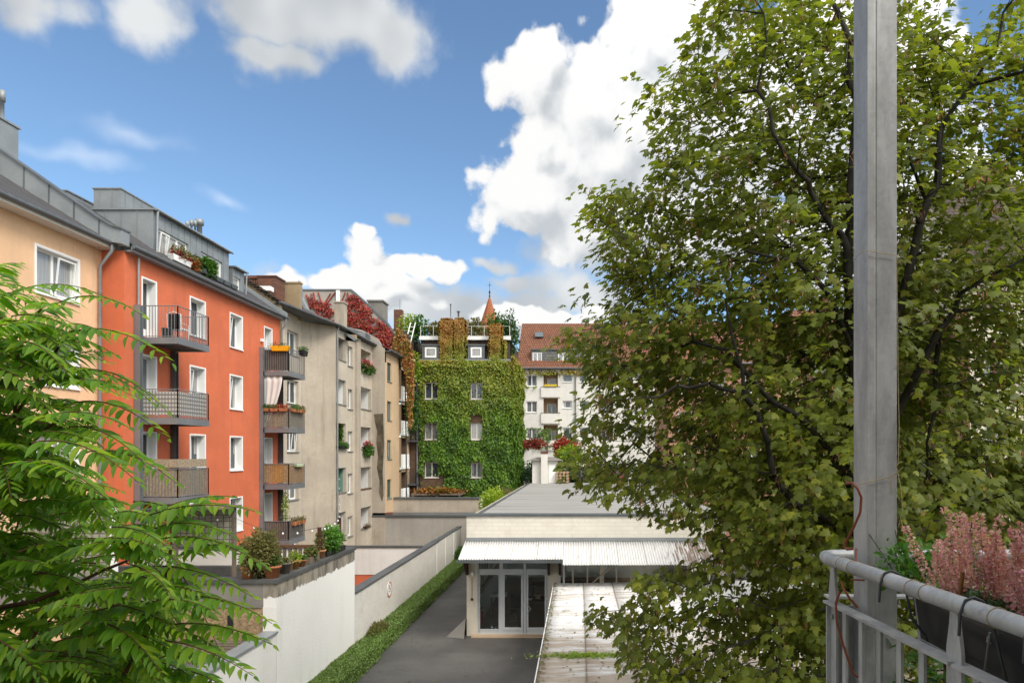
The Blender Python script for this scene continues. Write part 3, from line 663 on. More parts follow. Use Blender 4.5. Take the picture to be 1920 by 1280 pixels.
# balcony towers
m_ging = None
def Mging():
    m, nt, b_ = nmat('checked_fabric_screen'); L = nt.links
    geo = nt.nodes.new('ShaderNodeNewGeometry'); sp = nt.nodes.new('ShaderNodeSeparateXYZ'); L.new(geo.outputs['Position'], sp.inputs[0])
    w = nt.nodes.new('ShaderNodeMath'); w.operation = 'PINGPONG'; L.new(sp.outputs[2], w.inputs[0]); w.inputs[1].default_value = .075
    c = cmix(nt, sstep(nt, w.outputs[0], .03, .045), (.5, .47, .42), (.22, .2, .18)); L.new(c, b_.inputs['Base Color']); b_.inputs['Roughness'].default_value = .9; return m
m_ging = Mging()
zsL = (11.58, 8.68, 5.8, 2.95); zrL = (12.73, 9.72, 6.85, 4.0)
for i in range(4):
    scr = {1: (('no', m_ging, 8.8, 9.65),), 2: (('no', m_reed, 5.85, 6.82), ('no', m_reed, 6.9, 7.2)), 3: (('no', m_reed, 3.0, 4.0),)}.get(i, ())
    balcony(b, XO, XO + 1.43, 23.1, 25.0, zsL[i], zrL[i], scr)
for (y, x) in ((23.0, XO + .12), (25.05, XO + .12)):
    for i in range(4):
        lo = zsL[i] + 0 if i < 0 else (zsL[i + 1] if i < 3 else 0)
    mbc = MB(); mbc.box(x - .1, x + .1, y - .14, y - .12, 0, 12.72 if y < 24 else 11.36); mbc.box(x - .1, x + .1, y + .02, y + .04, 0, 12.72 if y < 24 else 11.36); mbc.box(x - .012, x + .012, y - .12, y + .02, 0, 12.7 if y < 24 else 11.35)
    mbc.build('column', m_steel if y < 24 else m_steeld, b)
zsR = (11.5, 8.67, 5.83, 3.05); zrR = (12.66, 9.65, 6.88, 4.02)
m_wdark = M('dark_wood_panel', (.09, .07, .055), var=.3, streak=.4)
for i in range(4):
    scr = ((('n', m_wdark, 11.55, 12.6),), (('no', m_reed, 8.72, 9.6),), (('n', m_reedy, 5.95, 6.9), ('o', m_reedy, 5.9, 6.8)), (('no', m_wood, 3.1, 4.0),))[i]
    balcony(b, XO, XO + 1.4, 32.0, 33.8, zsR[i], zrR[i], scr)
for (y, x) in ((31.95, XO + .1), (33.95, XO + .12)):
    mbc = MB(); z1 = 12.7 if y < 33 else 11.3
    mbc.box(x - .1, x + .1, y - .12, y - .1, 0, z1); mbc.box(x - .1, x + .1, y + .02, y + .04, 0, z1); mbc.box(x - .012, x + .012, y - .1, y + .02, 0, z1 - .01)
    mbc.build('column', m_steel if y < 33 else m_steeld, b)
lp = MB().box(XO + .003, XO + .12, 31.95, 32.1, 13.0, 13.14); lp.build('wall_lamp', m_white, b)

# ================================================================ beige house with loggias
b = empty('beige_house', (-20, 40, 0), 'tall beige rendered house with open loggias beside the orange house', 'house')
XR, XF_ = -16.4, -14.95; ZB = 15.15
F = YF(XR, 34.07)
zt5 = (14.4, 11.6, 8.85, 6.1, 3.3)
ops = [(36.0 - 34.07, 37.45 - 34.07, z - 1.35, z) for z in zt5]
wall('wall', F, 37.8 - 34.07, 0, ZB + .22, ops, m_beige, b)
for i, o in enumerate(ops): window(b, F, *o, rec=.2, sash=2, pane=(m_glassb, m_glass, m_glass, m_curtd, m_glass)[i], sill=m_conc, tilt=1 if i == 2 else None, fw=.08)
o_ = MB(); pts = []
for k in range(7):
    t = k / 6; a = math.pi / 2 * t
    pts.append((XR + (XF_ - XR) * (1 - math.cos(a * .999)) * .55 + (XF_ - XR) * t * .45, 37.8 + 1.6 * (math.sin(a) * .4 + t * .6)))
for k in range(6):
    o_.add([(pts[k][0], pts[k][1], 0), (pts[k + 1][0], pts[k + 1][1], 0), (pts[k + 1][0], pts[k + 1][1], ZB + .1), (pts[k][0], pts[k][1], ZB + .1)], [(0, 1, 2, 3)], 0, True)
o_.build('curved_wall', m_greige, b)
YB0 = 39.4; F = YF(XF_, YB0); LB = 46.25 - YB0
lt = (14.65, 12.05, 9.3, 6.5, 3.7); lb = (13.3, 10.5, 7.75, 4.95, 2.2)
ops = []
for k in range(5):
    ops.append((.1, 1.7, lb[k], lt[k])); ops.append((43.7 - YB0, 46.05 - YB0, lb[k], lt[k] - .05))
wo = [(41.45 - YB0, 42.3 - YB0, z - 1.3, z) for z in zt5]
wall('wall', F, LB, 0, ZB, ops + wo, m_beige, b, thick=.2)
for i, o in enumerate(wo): window(b, F, *o, rec=.17, sash=2 if i % 2 else 1, pane=(m_glassb, m_glass, m_curt, m_curtd, m_curt)[i], sill=m_conc, fw=.08)
liner = {0: m_gablegrey, 1: m_white, 2: M('yellow_loggia_paint', (.5, .38, .13)), 3: M('green_loggia_paint', (.16, .3, .23)), 4: m_offwhite}
for k in range(5):
    for j in (0, 1):
        a0, a1, z0, z1 = ops[2 * k + j]; l = MB()
        F.box(l, a0 - .06, a0, -1.5, -.202, z0 - .85, z1 + .06); F.box(l, a1, a1 + .06, -1.5, -.202, z0 - .85, z1 + .06); F.box(l, a0 - .06, a1 + .06, -1.56, -1.5, z0 - .85, z1 + .06)
        F.box(l, a0, a1, -1.5, -.202, z1 + .0, z1 + .06); F.box(l, a0, a1, -1.5, -.202, z0 - .85, z0 - .8)
        lm = l.build('loggia', liner[k] if j == 0 else (m_offwhite if k else m_cream), b)
        d = MB(); F.box(d, a0 + .2, a0 + 1.0, -1.498, -1.47, z0 - .8, z1 - .12); d.build('glass_door', m_glassb, lm)
        c = MB(); F.box(c, a0 - .03, a1 + .03, -.2, .05, z0 - .06, z0 + .012); c.build('coping', m_conc if (k, j) != (3, 1) else m_woodw, b)
pr_ = MB(); F.box(pr_, 42.75 - YB0, 43.45 - YB0, .002, .16, 0, ZB); pr_.build('pier', m_greige, b)
pipe('drainpipe', [(XF_ + .2, YB0 + .02, ZB + .2), (XF_ + .1, YB0 + .02, ZB - .3), (XF_ + .1, YB0 + .02, 0)], .05, m_zinc, b, (13, 10, 7, 4))
s = MB(); s.add([(-16.5, 34.1, ZB + .24), (-15.98, 34.1, ZB + .24), (XF_ + .28, 39.4, ZB + .02), (XF_ + .28, 46.4, ZB + .02), (-16.5, 46.4, ZB + .02)], [(0, 1, 2, 3, 4)]); s.tube([(-15.92, 34.1, ZB + .32), (XF_ + .33, 39.4, ZB + .1), (XF_ + .33, 46.4, ZB + .1)], .08, 8); s.build('gutter', m_zincd, b)
rf = MB(); rf.quad((-15.95, 34.1, ZB + .3), (XF_ + .35, 39.4, ZB + .12), (-18.1, 39.4, ZB + 1.7), (-18.1, 34.1, ZB + 1.6)); rf.quad((XF_ + .35, 39.4, ZB + .12), (XF_ + .35, 46.3, ZB + .12), (-18.1, 46.3, ZB + 1.7), (-18.1, 39.4, ZB + 1.7)); rf.quad((-18.1, 34.1, ZB + 1.6), (-18.1, 46.3, ZB + 1.7), (-22, 46.3, ZB), (-22, 34.1, ZB)); rf.build('roof', m_tiledk, b)
# rendered fire walls above the roof line
gw_ = MB(); gw_.prism([(-15.98, 15.4), (-17.9, 16.75), (-19.5, 17.0), (-19.5, 12), (-15.98, 12)], 34.25, 34.5, 'xz'); gw_.build('gable_wall', m_brown, b)
vt = MB(); 
for k in range(10):
    x = -16.05 - k * .2; z = 15.42 + (-15.98 - x) * .7
    vt.box(x - .16, x + .16, 34.15, 34.62, z - .02 + random.uniform(-.02, .03), z + .05)
vt.build('verge_tile', m_tiledk, b)
cs = [(483, 517, 519, 36.0, 37.1, 16.0, m_brickr), (515, 562, 531, 37.4, 37.7, 15.2, m_brown)]
for (pa, pb_, py, ya, yb, zb_, mm) in cs:
    p, q = at(pa, py, ya), at(pb_, py, ya); c = MB().box(p.x, q.x, ya, yb, zb_, p.z)
    c.box(p.x - .05, q.x + .05, ya - .05, yb + .05, p.z, p.z + .08); c.build('chimney', mm, b)
c = MB()
for k in range(6): 
    p = at(460 + k * 4.2, 523, 36.4); c.box(p.x - .045, p.x + .045, 36.4, 36.6, 16.6, p.z)
p = at(458, 520, 36.4); q = at(484, 520, 36.4); c.box(p.x, q.x, 36.35, 36.7, p.z - .06, p.z + .1); c.build('chimney_crown', m_brickr, b)
c = MB(); prf = []
for (px, py) in ((560, 531), (563, 560), (575, 583), (600, 598), (640, 622), (668, 640)):
    p = at(px, py, 41.); prf.append((p.x, p.z))
c.prism(prf + [(prf[-1][0], 15.0), (prf[0][0] - .0, 15.0)], 40.9, 41.15, 'xz'); c.prism([(x - .03, z + .0) for x, z in prf] + [(x + .1, z + .12) for x, z in reversed(prf)], 40.8, 41.25, 'xz', 1)
p = at(515, 531, 41.0); c.box(p.x, prf[0][0], 40.9, 41.15, 15, p.z)
c.build('gable_wall', [m_brown, m_zinc], b)
for (px, py) in ((543, 563), (587, 590)):
    p = at(px, py, 38.8); v = MB().lathe((p.x, p.y, p.z - .5), [(.08, 0), (.08, .35), (.15, .36), (.15, .46), (.02, .52)], 10); v.build('roof_vent', m_rust, b)
p = at(500, 542, 35.5); v = MB().box(p.x - .5, p.x + .35, 35.2, 35.6, p.z - .15, p.z + .1); v.build('roof_hatch', m_white, b)
c = MB(); p = at(628, 568, 44.5); q = at(645, 568, 44.5); c.box(p.x, q.x, 44.4, 45.1, 14.8, p.z); c.box(p.x - .06, q.x + .06, 44.34, 45.16, p.z, p.z + .1); c.build('chimney', m_greige, b)
c = MB(); p = at(640, 612, 45.5); q = at(688, 625, 45.5); c.add([(p.x, 45.3, p.z), (q.x, 45.3, q.z), (q.x, 46.2, q.z), (p.x, 46.2, p.z), (p.x, 45.3, 15), (q.x, 45.3, 15), (q.x, 46.2, 15), (p.x, 46.2, 15)], [(0, 1, 2, 3), (0, 4, 5, 1), (1, 5, 6, 2), (3, 2, 6, 7)])
c.build('roof_dormer', m_zincd, b)
c = MB().box(-15.6, -15.1, 45.2, 45.9, 15.2, 15.95); c.build('zinc_cowl', m_zinc, b)

# ================================================================ tan house with green windows
b = empty('tan_house', (-18, 48, 0), 'narrow tan rendered house with dark green windows', 'house')
XT = -14.0; YT = 46.25; F = YF(XT, YT)
ops = [(46.8 - YT, 47.85 - YT, z - 1.4, z) for z in (14.1, 11.25, 8.4, 5.5)]
wall('wall', F, 49.9 - YT, 0, 14.85, ops, m_tan, b)
for o in ops: window(b, F, *o, rec=.12, sash=1, frm=m_greenw, pane=m_glass, sill=m_conc, fw=.12)
MB().quad((-16, YT, 0), (XT, YT, 0), (XT, YT, 15.0), (-16, YT, 15.6)).build('return_wall', m_greige, b)
c = MB(); c.prism([(XT, 14.85), (-14.6, 15.75), (-15.6, 16.3), (-17, 16.6), (-17, 14), (XT, 14)], YT + .01, YT + .3, 'xz'); c.build('parapet', m_gablegrey, b)
rf = MB(); rf.quad((XT + .35, YT, 14.9), (XT + .35, 50.1, 14.9), (-18, 50.1, 17.4), (-18, YT, 17.4)); rf.build('roof', m_tiledk, b)
s = MB(); s.box(XT + .004, XT + .3, YT, 50.1, 14.78, 14.84); s.tube([(XT + .38, YT, 14.88), (XT + .38, 50.15, 14.88)], .08, 8); s.tube([(XT + .38, 50.1, 14.85), (XT + .38, 50.12, 14.5), (XT + .06, 50.1, 14.2)], .05, 8); s.build('gutter', m_zincd, b)
st = MB(); st.prism([(-14.12, 10.3), (-14.8, 10.25), (-14.7, 9.6), (-14.55, 9.0), (-14.62, 8.2), (-14.5, 7.2), (-14.58, 6.4), (-14.38, 5.4), (-14.42, 4.6), (-14.2, 3.9), (-14.1, 4.4), (-14.16, 6), (-14.06, 8), (-14.1, 9.5)], YT - .012, YT - .004, 'xz'); st.build('damp_patch', M('damp_stain', (.11, .085, .055), var=.5, scale=2), b)

# ================================================================ corner house: gable with red creeper, loggias facing the yard
b = empty('corner_house', (-18, 51.5, 0), 'corner house with pale balconies and a grey gable overgrown by red creeper', 'house')
F = YF(-13.95, 50.2)
ops = [(.1, 2.1, z, z + 2.35) for z in (11.65, 8.95, 6.3, 3.6)]
wall('wall', F, 2.5, 0, 16.6, ops, m_tan, b, thick=.2)
for o in ops:
    l = MB(); F.box(l, o[0] - .06, o[1] + .06, -1.5, -1.44, o[2] - .1, o[3] + .1); F.box(l, o[1], o[1] + .06, -1.44, -.202, o[2] - .1, o[3] + .1); F.box(l, o[0], o[1], -1.44, -.202, o[2] - .1, o[2]); l.build('loggia', m_brickb, b)
    f = MB(); F.box(f, o[0] - .1, o[1] + .05, .01, .1, o[2] + .02, o[2] + 1.05); F.box(f, o[0] - .12, o[1] + .07, -.1, .14, o[2] - .12, o[2] + .015)
    for q in range(7): F.box(f, o[0] - .1 + q * .32, o[0] - .08 + q * .32, .1, .13, o[2] + .02, o[2] + 1.05)
    f.build('balcony_front', m_white, b)
Yg = 50.0
c = MB(); g0 = [at(563, 545, Yg), at(657, 545, Yg), at(690, 574, Yg), at(725, 608, Yg), at(745, 640, Yg)]
c.prism([(p.x, p.z) for p in g0] + [(g0[-1].x, 12), (g0[0].x, 12)], Yg, Yg + .3, 'xz'); gb = c.build('gable_wall', m_gablegrey, b)
c = MB(); p = at(631, 545, Yg); c.box(p.x, p.x + .28, Yg - .12, Yg + .32, 16.5, p.z + .02); c.build('vent_pipe', m_white, b)
c = MB(); c.prism([(p.x, p.z) for p in g0] + [(p.x + .1, p.z + .12) for p in reversed(g0)], Yg - .06, Yg + .36, 'xz'); c.build('gable_coping', m_zincd, b)
p, q = at(690, 565, 54.), at(717, 565, 54.); c = MB().box(p.x, q.x, 54, 55.5, 15, p.z); c.box(p.x - .1, q.x + .1, 53.9, 55.6, p.z, p.z + .12); c.build('chimney', m_conc, b)
c = MB().box(-22, -14, 50.35, 58, 14, 17.2); c.build('attic', m_tiledk, b)
# red creeper on the gable
P = []
def poly_in(px, py, poly):
    ins = False; j = len(poly) - 1
    for i in range(len(poly)):
        if (poly[i][1] > py) != (poly[j][1] > py) and px < (poly[j][0] - poly[i][0]) * (py - poly[i][1]) / (poly[j][1] - poly[i][1]) + poly[i][0]: ins = not ins
        j = i
    return ins
gpoly = [(575, 555), (630, 572), (645, 563), (662, 548), (695, 580), (728, 612), (748, 645), (735, 660), (690, 650), (640, 612), (600, 600)]
while len(P) < 3600:
    px, py = random.uniform(570, 750), random.uniform(546, 662)
    if not poly_in(px, py, gpoly): continue
    dens = math.sin(px * .13 + math.sin(py * .2) * 2) * math.cos(py * .17 + px * .05) + .25
    if px < 632: dens -= .25
    if dens < random.uniform(-.5, .6): continue
    v = at(px, py, Yg - .05 - random.random() * .15); P.append(v)
P = np.array(P); n = len(P)
cr = empty('red_creeper', (-16, Yg - .2, 15), 'red creeper climbing over the grey gable above the roofs', 'climbing plant')
scatter('leaves', T_DIA, T_DIA_F, P, rng.normal(size=(n, 3)) * .5 + [0, -.3, -1], rng.normal(size=(n, 3)) * .4 + [0, -1, .3], .13 + .12 * rng.random(n), lf_red, cr)
v = MB()
for (x0, y0, pts) in ((0, 0, [(578, 600), (580, 575), (574, 552)]), (0, 0, [(600, 600), (592, 575), (588, 548)]), (0, 0, [(600, 598), (607, 570), (620, 550)]), (0, 0, [(588, 590), (602, 566), (596, 548)]),
                      (0, 0, [(600, 575), (615, 566), (628, 548)]), (0, 0, [(645, 590), (640, 565), (648, 548)]), (0, 0, [(650, 590), (660, 565), (672, 560)]), (0, 0, [(640, 600), (655, 575), (652, 548)]), (0, 0, [(578, 585), (584, 565), (582, 550)])):
    v.tube([at(a + random.uniform(-1, 1), c_, Yg - .07) for a, c_ in pts], .055, 5)
v.build('stem', M('red_stem', (.28, .05, .035), var=.3), cr)
# orange creeper hanging over the corner
P = []
cp = [(745, 612), (768, 640), (774, 660), (775, 720), (772, 800), (768, 800), (762, 700), (752, 668), (736, 650)]
while len(P) < 4200:
    px, py = random.uniform(733, 780), random.uniform(608, 840)
    if py > 700 and random.random() < .35: continue
    if poly_in(px, py, cp): P.append(at(px, py, 49.85 - random.random() * .3))
P = np.array(P); n = len(P); oc = empty('orange_creeper', (-14, 50, 3), 'orange and yellow creeper hanging over the corner of the pale balconies', 'climbing plant')
lf_or = Mleaf('orange_creeper_leaves', [(.3, .07, .02), (.36, .13, .03), (.3, .22, .04), (.22, .05, .015), (.14, .17, .03)], trans=.2, tcol=1.2)
scatter('leaves', T_DIA, T_DIA_F, P, rng.normal(size=(n, 3)) * .5 + [0, -.3, -1], rng.normal(size=(n, 3)) * .5 + [0, -1, .3], .15 + .13 * rng.random(n), lf_or, oc)
MB().tube([(-13.45, 49.95, 0), (-13.45, 49.9, 8), (-13.6, 49.95, 15.5)], .05, 5).build('stem', m_bark, oc)
# ================================================================ ivy house
YI = 53.0; b = empty('ivy_house', (-9.5, YI + 4, 0), 'four storey brick house completely covered in green ivy', 'house')
IX0, IX1 = -13.5, -5.6; F = XF(IX0, YI)
iw = []
for (xa, xb) in ((-12.75, -11.6), (-8.95, -7.95)):
    for (zt, h) in ((13.3, 1.4), (9.95, 1.4), (6.7, 1.3), (3.3, 1.4)): iw.append((xa - IX0, xb - IX0, zt - h, zt))
wall('wall', F, IX1 - IX0, 0, 15.0, iw, m_brickb, b)
for i, o in enumerate(iw): window(b, F, *o, rec=.12, sash=2, pane=(m_glass, m_curtd, m_glass, m_glass, m_glass, m_curt, m_glassb, m_glass)[i], fw=.075, frm=m_soffit, sill=m_soffit)
wall('side_wall', Fr((IX1, YI), (0, 1), (1, 0)), 8.7, 0, 15.0, [], m_brickb, b)
c = MB(); c.box(IX0 + .3, IX1, YI - .12, YI + .5, 14.95, 15.2); c.build('ledge', m_zinc, b)
mz = MB(); mz.prism([(YI + .35, 15.2), (YI + 1.1, 17.0), (YI + 8.7, 17.0), (YI + 8.7, 14)], IX0 + .2, IX1 - .2, 'yz'); rf = mz.build('mansard_roof', m_tiledk, b)
c = MB(); c.box(IX0 + .1, IX1 - .1, YI + .75, YI + 1.1, 16.95, 17.25); c.build('roof_fascia', m_white, b)
c = MB(); c.box(IX0 + .2, IX1 - .2, YI + 1.1, YI + 8.7, 17.0, 17.06); c.build('roof_terrace', m_conc, b)
for (xa, xb) in ((-12.85, -11.7), (-9.05, -7.95)):
    d = MB(); d.box(xa - .15, xb + .15, YI + .1, YI + 1.0, 15.25, 16.35); d.box(xa - .22, xb + .22, YI + .02, YI + 1.05, 16.35, 16.45); dd = d.build('dormer', m_zincd, b)
    fd = XF(xa, YI + .095); window(b, fd, .1, xb - xa - .1, 15.35, 16.2, rec=-.02, sash=1, pane=m_curt, fw=.12)
rl = railing_mb([(IX0 + .2, YI + .85, 0), (IX1 - .2, YI + .85, 0)], 17.25, 18.1, gap=1.15, post=.05, bar=.02)
rl.build('railing', m_soffit, b)
def ivy(parent, name, regions, dens, size, mat, holes=(), off=1.):
    P, Dn, Nn = [], [], []
    for (o, u, v, n) in regions:
        o, u, v, n = map(np.array, (o, u, v, n)); A = np.linalg.norm(np.cross(u, v)); k = int(A * dens)
        r = rng.random((k, 2)); bulge = (np.sin(r[:, 0] * np.linalg.norm(u) * 2.3 + r[:, 1] * 9) * np.sin(r[:, 1] * np.linalg.norm(v) * 1.9 + 2)) * .12
        p = o + r[:, :1] * u + r[:, 1:] * v + off * n * (.08 + np.maximum(0, bulge)[:, None] * 2.2 + .16 * rng.random((k, 1)))
        keep = np.ones(k, bool)
        for (x0, x1, y0, y1, z0, z1, pr) in holes:
            keep &= ~((p[:, 0] > x0) & (p[:, 0] < x1) & (p[:, 1] > y0) & (p[:, 1] < y1) & (p[:, 2] > z0) & (p[:, 2] < z1) & (rng.random(k) < pr))
        p = p[keep]; P.append(p); m = len(p)
        Dn.append(rng.normal(size=(m, 3)) * .45 + [0, 0, -1]); Nn.append(np.tile(n, (m, 1)) * 1. + rng.normal(size=(m, 3)) * .45 + [0, 0, .35])
    P = np.concatenate(P); return scatter(name, T_LEAF, T_LEAF_F, P, np.concatenate(Dn), np.concatenate(Nn), size * (.7 + .6 * rng.random(len(P))), mat, parent)
def Mivy():
    m, nt, b_ = nmat('ivy_leaves'); L = nt.links
    geo = nt.nodes.new('ShaderNodeNewGeometry'); sp = nt.nodes.new('ShaderNodeSeparateXYZ'); L.new(geo.outputs['Position'], sp.inputs[0])
    def ramp(src, cols):
        rp = nt.nodes.new('ShaderNodeValToRGB'); L.new(src, rp.inputs[0]); e = rp.color_ramp.elements
        while len(e) < len(cols): e.new(.5)
        for i, cc in enumerate(cols): e[i].position = i / (len(cols) - 1); e[i].color = (*cc, 1)
        return rp.outputs[0]
    rnd = geo.outputs['Random Per Island']
    g = ramp(rnd, [(.05, .12, .008), (.095, .19, .012), (.15, .26, .02), (.065, .15, .012)])
    y = ramp(rnd, [(.17, .23, .02), (.25, .28, .03), (.3, .23, .03), (.14, .21, .02)])
    r = ramp(rnd, [(.34, .13, .03), (.38, .2, .04), (.28, .07, .02), (.28, .25, .04)])
    n = tnode(nt, geo.outputs['Position'], 'ShaderNodeTexNoise', Scale=.42, Detail=5, Roughness=.65)
    def h(k, off):     # autumn colour starts where the plant is highest and driest
        a = nt.nodes.new('ShaderNodeMath'); a.operation = 'MULTIPLY_ADD'; L.new(n.outputs[0], a.inputs[0]); a.inputs[1].default_value = k; L.new(sp.outputs[2], a.inputs[2]); return a.outputs[0]
    hh = h(9., 0)
    n9 = tnode(nt, geo.outputs['Position'], 'ShaderNodeTexNoise', Scale=1.3, Detail=3); g = cmix(nt, sstep(nt, n9.outputs[0], .42, .62, 0, .65), g, ramp(rnd, [(.02, .06, .008), (.035, .09, .01)]))
    c = cmix(nt, sstep(nt, hh, 12.5, 20.5, 0, .8), g, y)
    c = cmix(nt, sstep(nt, hh, 18.6, 22.5, 0, .9), c, r)
    L.new(c, b_.inputs['Base Color']); b_.inputs['Roughness'].default_value = .5; b_.inputs['Specular IOR Level'].default_value = .35
    tr = nt.nodes.new('ShaderNodeBsdfTranslucent'); mx = nt.nodes.new('ShaderNodeMixShader'); mx.inputs[0].default_value = .25
    L.new(cmix(nt, 1., c, (1.5, 1.5, .8), 'MULTIPLY'), tr.inputs[0]); L.new(b_.outputs[0], mx.inputs[1]); L.new(tr.outputs[0], mx.inputs[2]); L.new(mx.outputs[0], nt.nodes['Material Output'].inputs[0])
    return m
m_ivy = Mivy()
holes = [(o[0] + IX0 - .02, o[1] + IX0 + .02, 40, YI + .1, o[2] - .05, o[3] + (.12 if i not in (5,) else .75), .98) for i, o in enumerate(iw)]
holes.append((-13.2, -11.1, 40, YI + .1, 3.6, 5.7, .97)); holes.append((-13.5, -13.0, 40, YI + .1, 3.6, 12, .5))
iv = empty('ivy', (-9.5, YI - .2, 0), 'green ivy turning yellow and orange near the top, covering the brick house', 'climbing plant')
ivy(iv, 'leaves', [((IX0 + .35, YI, 3.4), (IX1 - IX0 - .1, 0, 0), (0, 0, 11.7), (0, -1, 0)), ((IX1, YI - .35, 0), (0, 9.0, 0), (0, 0, 15.6), (1, 0, 0)),
                   ((IX1 - .5, YI + .2, 15.2), (0, 2, 0), (0, 0, 1.6), (0, -1, 0)), ((IX0 + .4, YI, 14.6), (7.3, 0, 0), (0, 0, .55), (0, -1, 0))], 250, .2, m_ivy, holes)
st = MB()
for (x, h_) in ((-13.0, 9), (-10.9, 14), (-9.4, 12), (-7.2, 14.5), (-6.0, 13)):
    pts = [(x + math.sin(z * .9 + x) * .2, YI - .03, z) for z in np.linspace(0, h_, 9)]; st.tube(pts, [.05 - .004 * i for i in range(9)], 5)
st.build('stem', m_bark, iv)
# the overgrown chimneys
for i, (pa, pb_, py) in enumerate(((824, 849, 597), (851, 871, 596), (918, 939, 607))):
    p, q = at(pa, py, YI - .1), at(pb_, py, YI - .1); x0, x1, zt = p.x + .06, q.x - .06, p.z - .1
    c = MB().box(x0, x1, YI + .02, YI + .9, 15.2, zt); cc = c.build('chimney', m_brickb, b)
    ci = empty('creeper', ((x0 + x1) / 2, YI, 15.1), ('rust coloured creeper wrapped round the widest roof chimney of the ivy house', 'rust coloured creeper wrapped round the middle roof chimney of the ivy house', 'rust coloured creeper wrapped round the rightmost roof chimney of the ivy house')[i], 'climbing plant', 'creepers on the chimneys of the ivy house')
    ivy(ci, 'leaves', [((x0, YI + .02, 15.1), (x1 - x0, 0, 0), (0, 0, zt - 15.1), (0, -1, 0)), ((x1, YI + .02, 15.1), (0, .9, 0), (0, 0, zt - 15.1), (1, 0, 0)), ((x0, YI + .02, 15.1), (0, .9, 0), (0, 0, zt - 15.1), (-1, 0, 0)), ((x0, YI, zt), (x1 - x0, 0, 0), (0, .9, 0), (0, 0, 1))], 900, .14, m_ivy, (), .45)
for (x, h_, r) in ((-10.7, 19.9, .05), (-10.05, 19.3, .1)):
    MB().lathe((x, YI + .5, 18.5), [(r * .7, 0), (r * .7, h_ - 18.6), (r * 1.4, h_ - 18.6), (r * 1.4, h_ - 18.5)], 8).build('flue', m_zinc, b)
p = at(748, 593, 56); MB().box(p.x - .45, p.x + .25, 56, 56.6, 15, p.z + .6).build('chimney', m_brickr, b)
MB().tube([(p.x, 56.3, p.z + .6), (p.x, 56.3, p.z + 1.6)], .03, 5).build('antenna', m_zinc, b)
c = MB()
for x in (-14.3, -13.9): c.tube([(x - .25, 52.6, 15.2), (x + .3, 53.3, 18.3)], .05, 5)
for k in range(8): 
    t = k / 8; c.tube([(-14.55 + .55 * t, 52.6 + .7 * t, 15.2 + 3.1 * t), (-14.15 + .55 * t, 52.6 + .7 * t, 15.2 + 3.1 * t)], .025, 5)
c.build('roof_ladder', m_white, b)
# dark balconies and brick at the inner corner
for k, z in enumerate((12.0, 8.45, 4.9)):
    c = MB(); c.box(-13.95, -13.2, YI - .9, YI - .02, z - .1, z); o = c.build('balcony', m_steeld, b)
    railing_mb([(-13.9, YI - .85, 0), (-13.25, YI - .85, 0), (-13.25, YI - .1, 0)], z, z + .95, gap=.12).build('railing', m_steeld, o)
MB().quad((-14.6, YI - .004, 0), (IX0 + .02, YI - .004, 0), (IX0 + .02, YI - .004, 15.5), (-14.6, YI - .004, 15.5)).build('corner_wall', m_brickb, b)
pipe('drainpipe', [(-13.35, YI - .1, 15), (-13.35, YI - .1, 0)], .06, m_zinc, b)
# pergola roof with dead vine under the lowest window
c = MB(); c.box(-13.3, -9.3, YI - 2.3, YI - .2, 4.1, 4.22); [c.box(x, x + .1, YI - 2.3, YI - 2.2, 0, 4.1) for x in (-13.2, -11.3, -9.5)]
pg = empty('pergola', (-11.3, YI - 1.3, 0), 'low pergola with dried rust brown vine at the foot of the ivy house', 'pergola')
c.build('frame', m_wood, pg); foliage('vine', (-11.3, YI - 1.7, 4.4), (2.1, .7, .22), 900, .2, lf_or, pg)
tg = [((-14.6, YI + 2, 18.0), (1.0, .8, 1.4), 900, lf_yel, 'yellow green shrub in the roof garden beside the brick chimney'), ((-13.6, YI + 1.6, 18.0), (.8, .6, 1.2), 700, lf_green, 'green shrub in the roof garden left of the railing ladder'),
      ((-12.3, YI + 1.8, 17.9), (.9, .6, .7), 700, lf_dry, 'thin dry shrub in the roof garden left of the wide chimney'), ((-8.9, YI + 1.6, 18.0), (.7, .6, .9), 600, lf_dry, 'thin dry shrub in the roof garden between the chimneys'),
      ((-7.1, YI + 1.8, 18.2), (1.0, .7, 1.2), 900, lf_green, 'green shrub in the roof garden below the spire'), ((-6.0, YI + 1.6, 17.4), (.9, .8, 2.0), 1700, lf_bush, 'tall dark shrub at the right corner of the ivy house roof'),
      ((-13.6, 52.2, 14.5), (.7, .5, 1.2), 700, lf_yel, 'yellow green climber spilling over the corner beside the ladder'), ((-13.5, 52.0, 10.8), (.6, .5, 1.8), 800, lf_green, 'green climber beside the dark corner balconies')]
for (p, r, n, m_, lab) in tg:
    e = empty('shrub', (p[0], p[1], 17.05 if p[1] > YI else 3), lab, 'shrub'); foliage('foliage', p, r, n, .2, m_, e)
    t = MB(); [t.tube([(p[0] + random.uniform(-.2, .2), p[1], p[2] - r[2]), (p[0] + random.uniform(-.5, .5) * r[0], p[1] + random.uniform(-.3, .3), p[2] + r[2] * .7)], .025, 4) for _ in range(5)]; t.build('stem', m_bark, e)

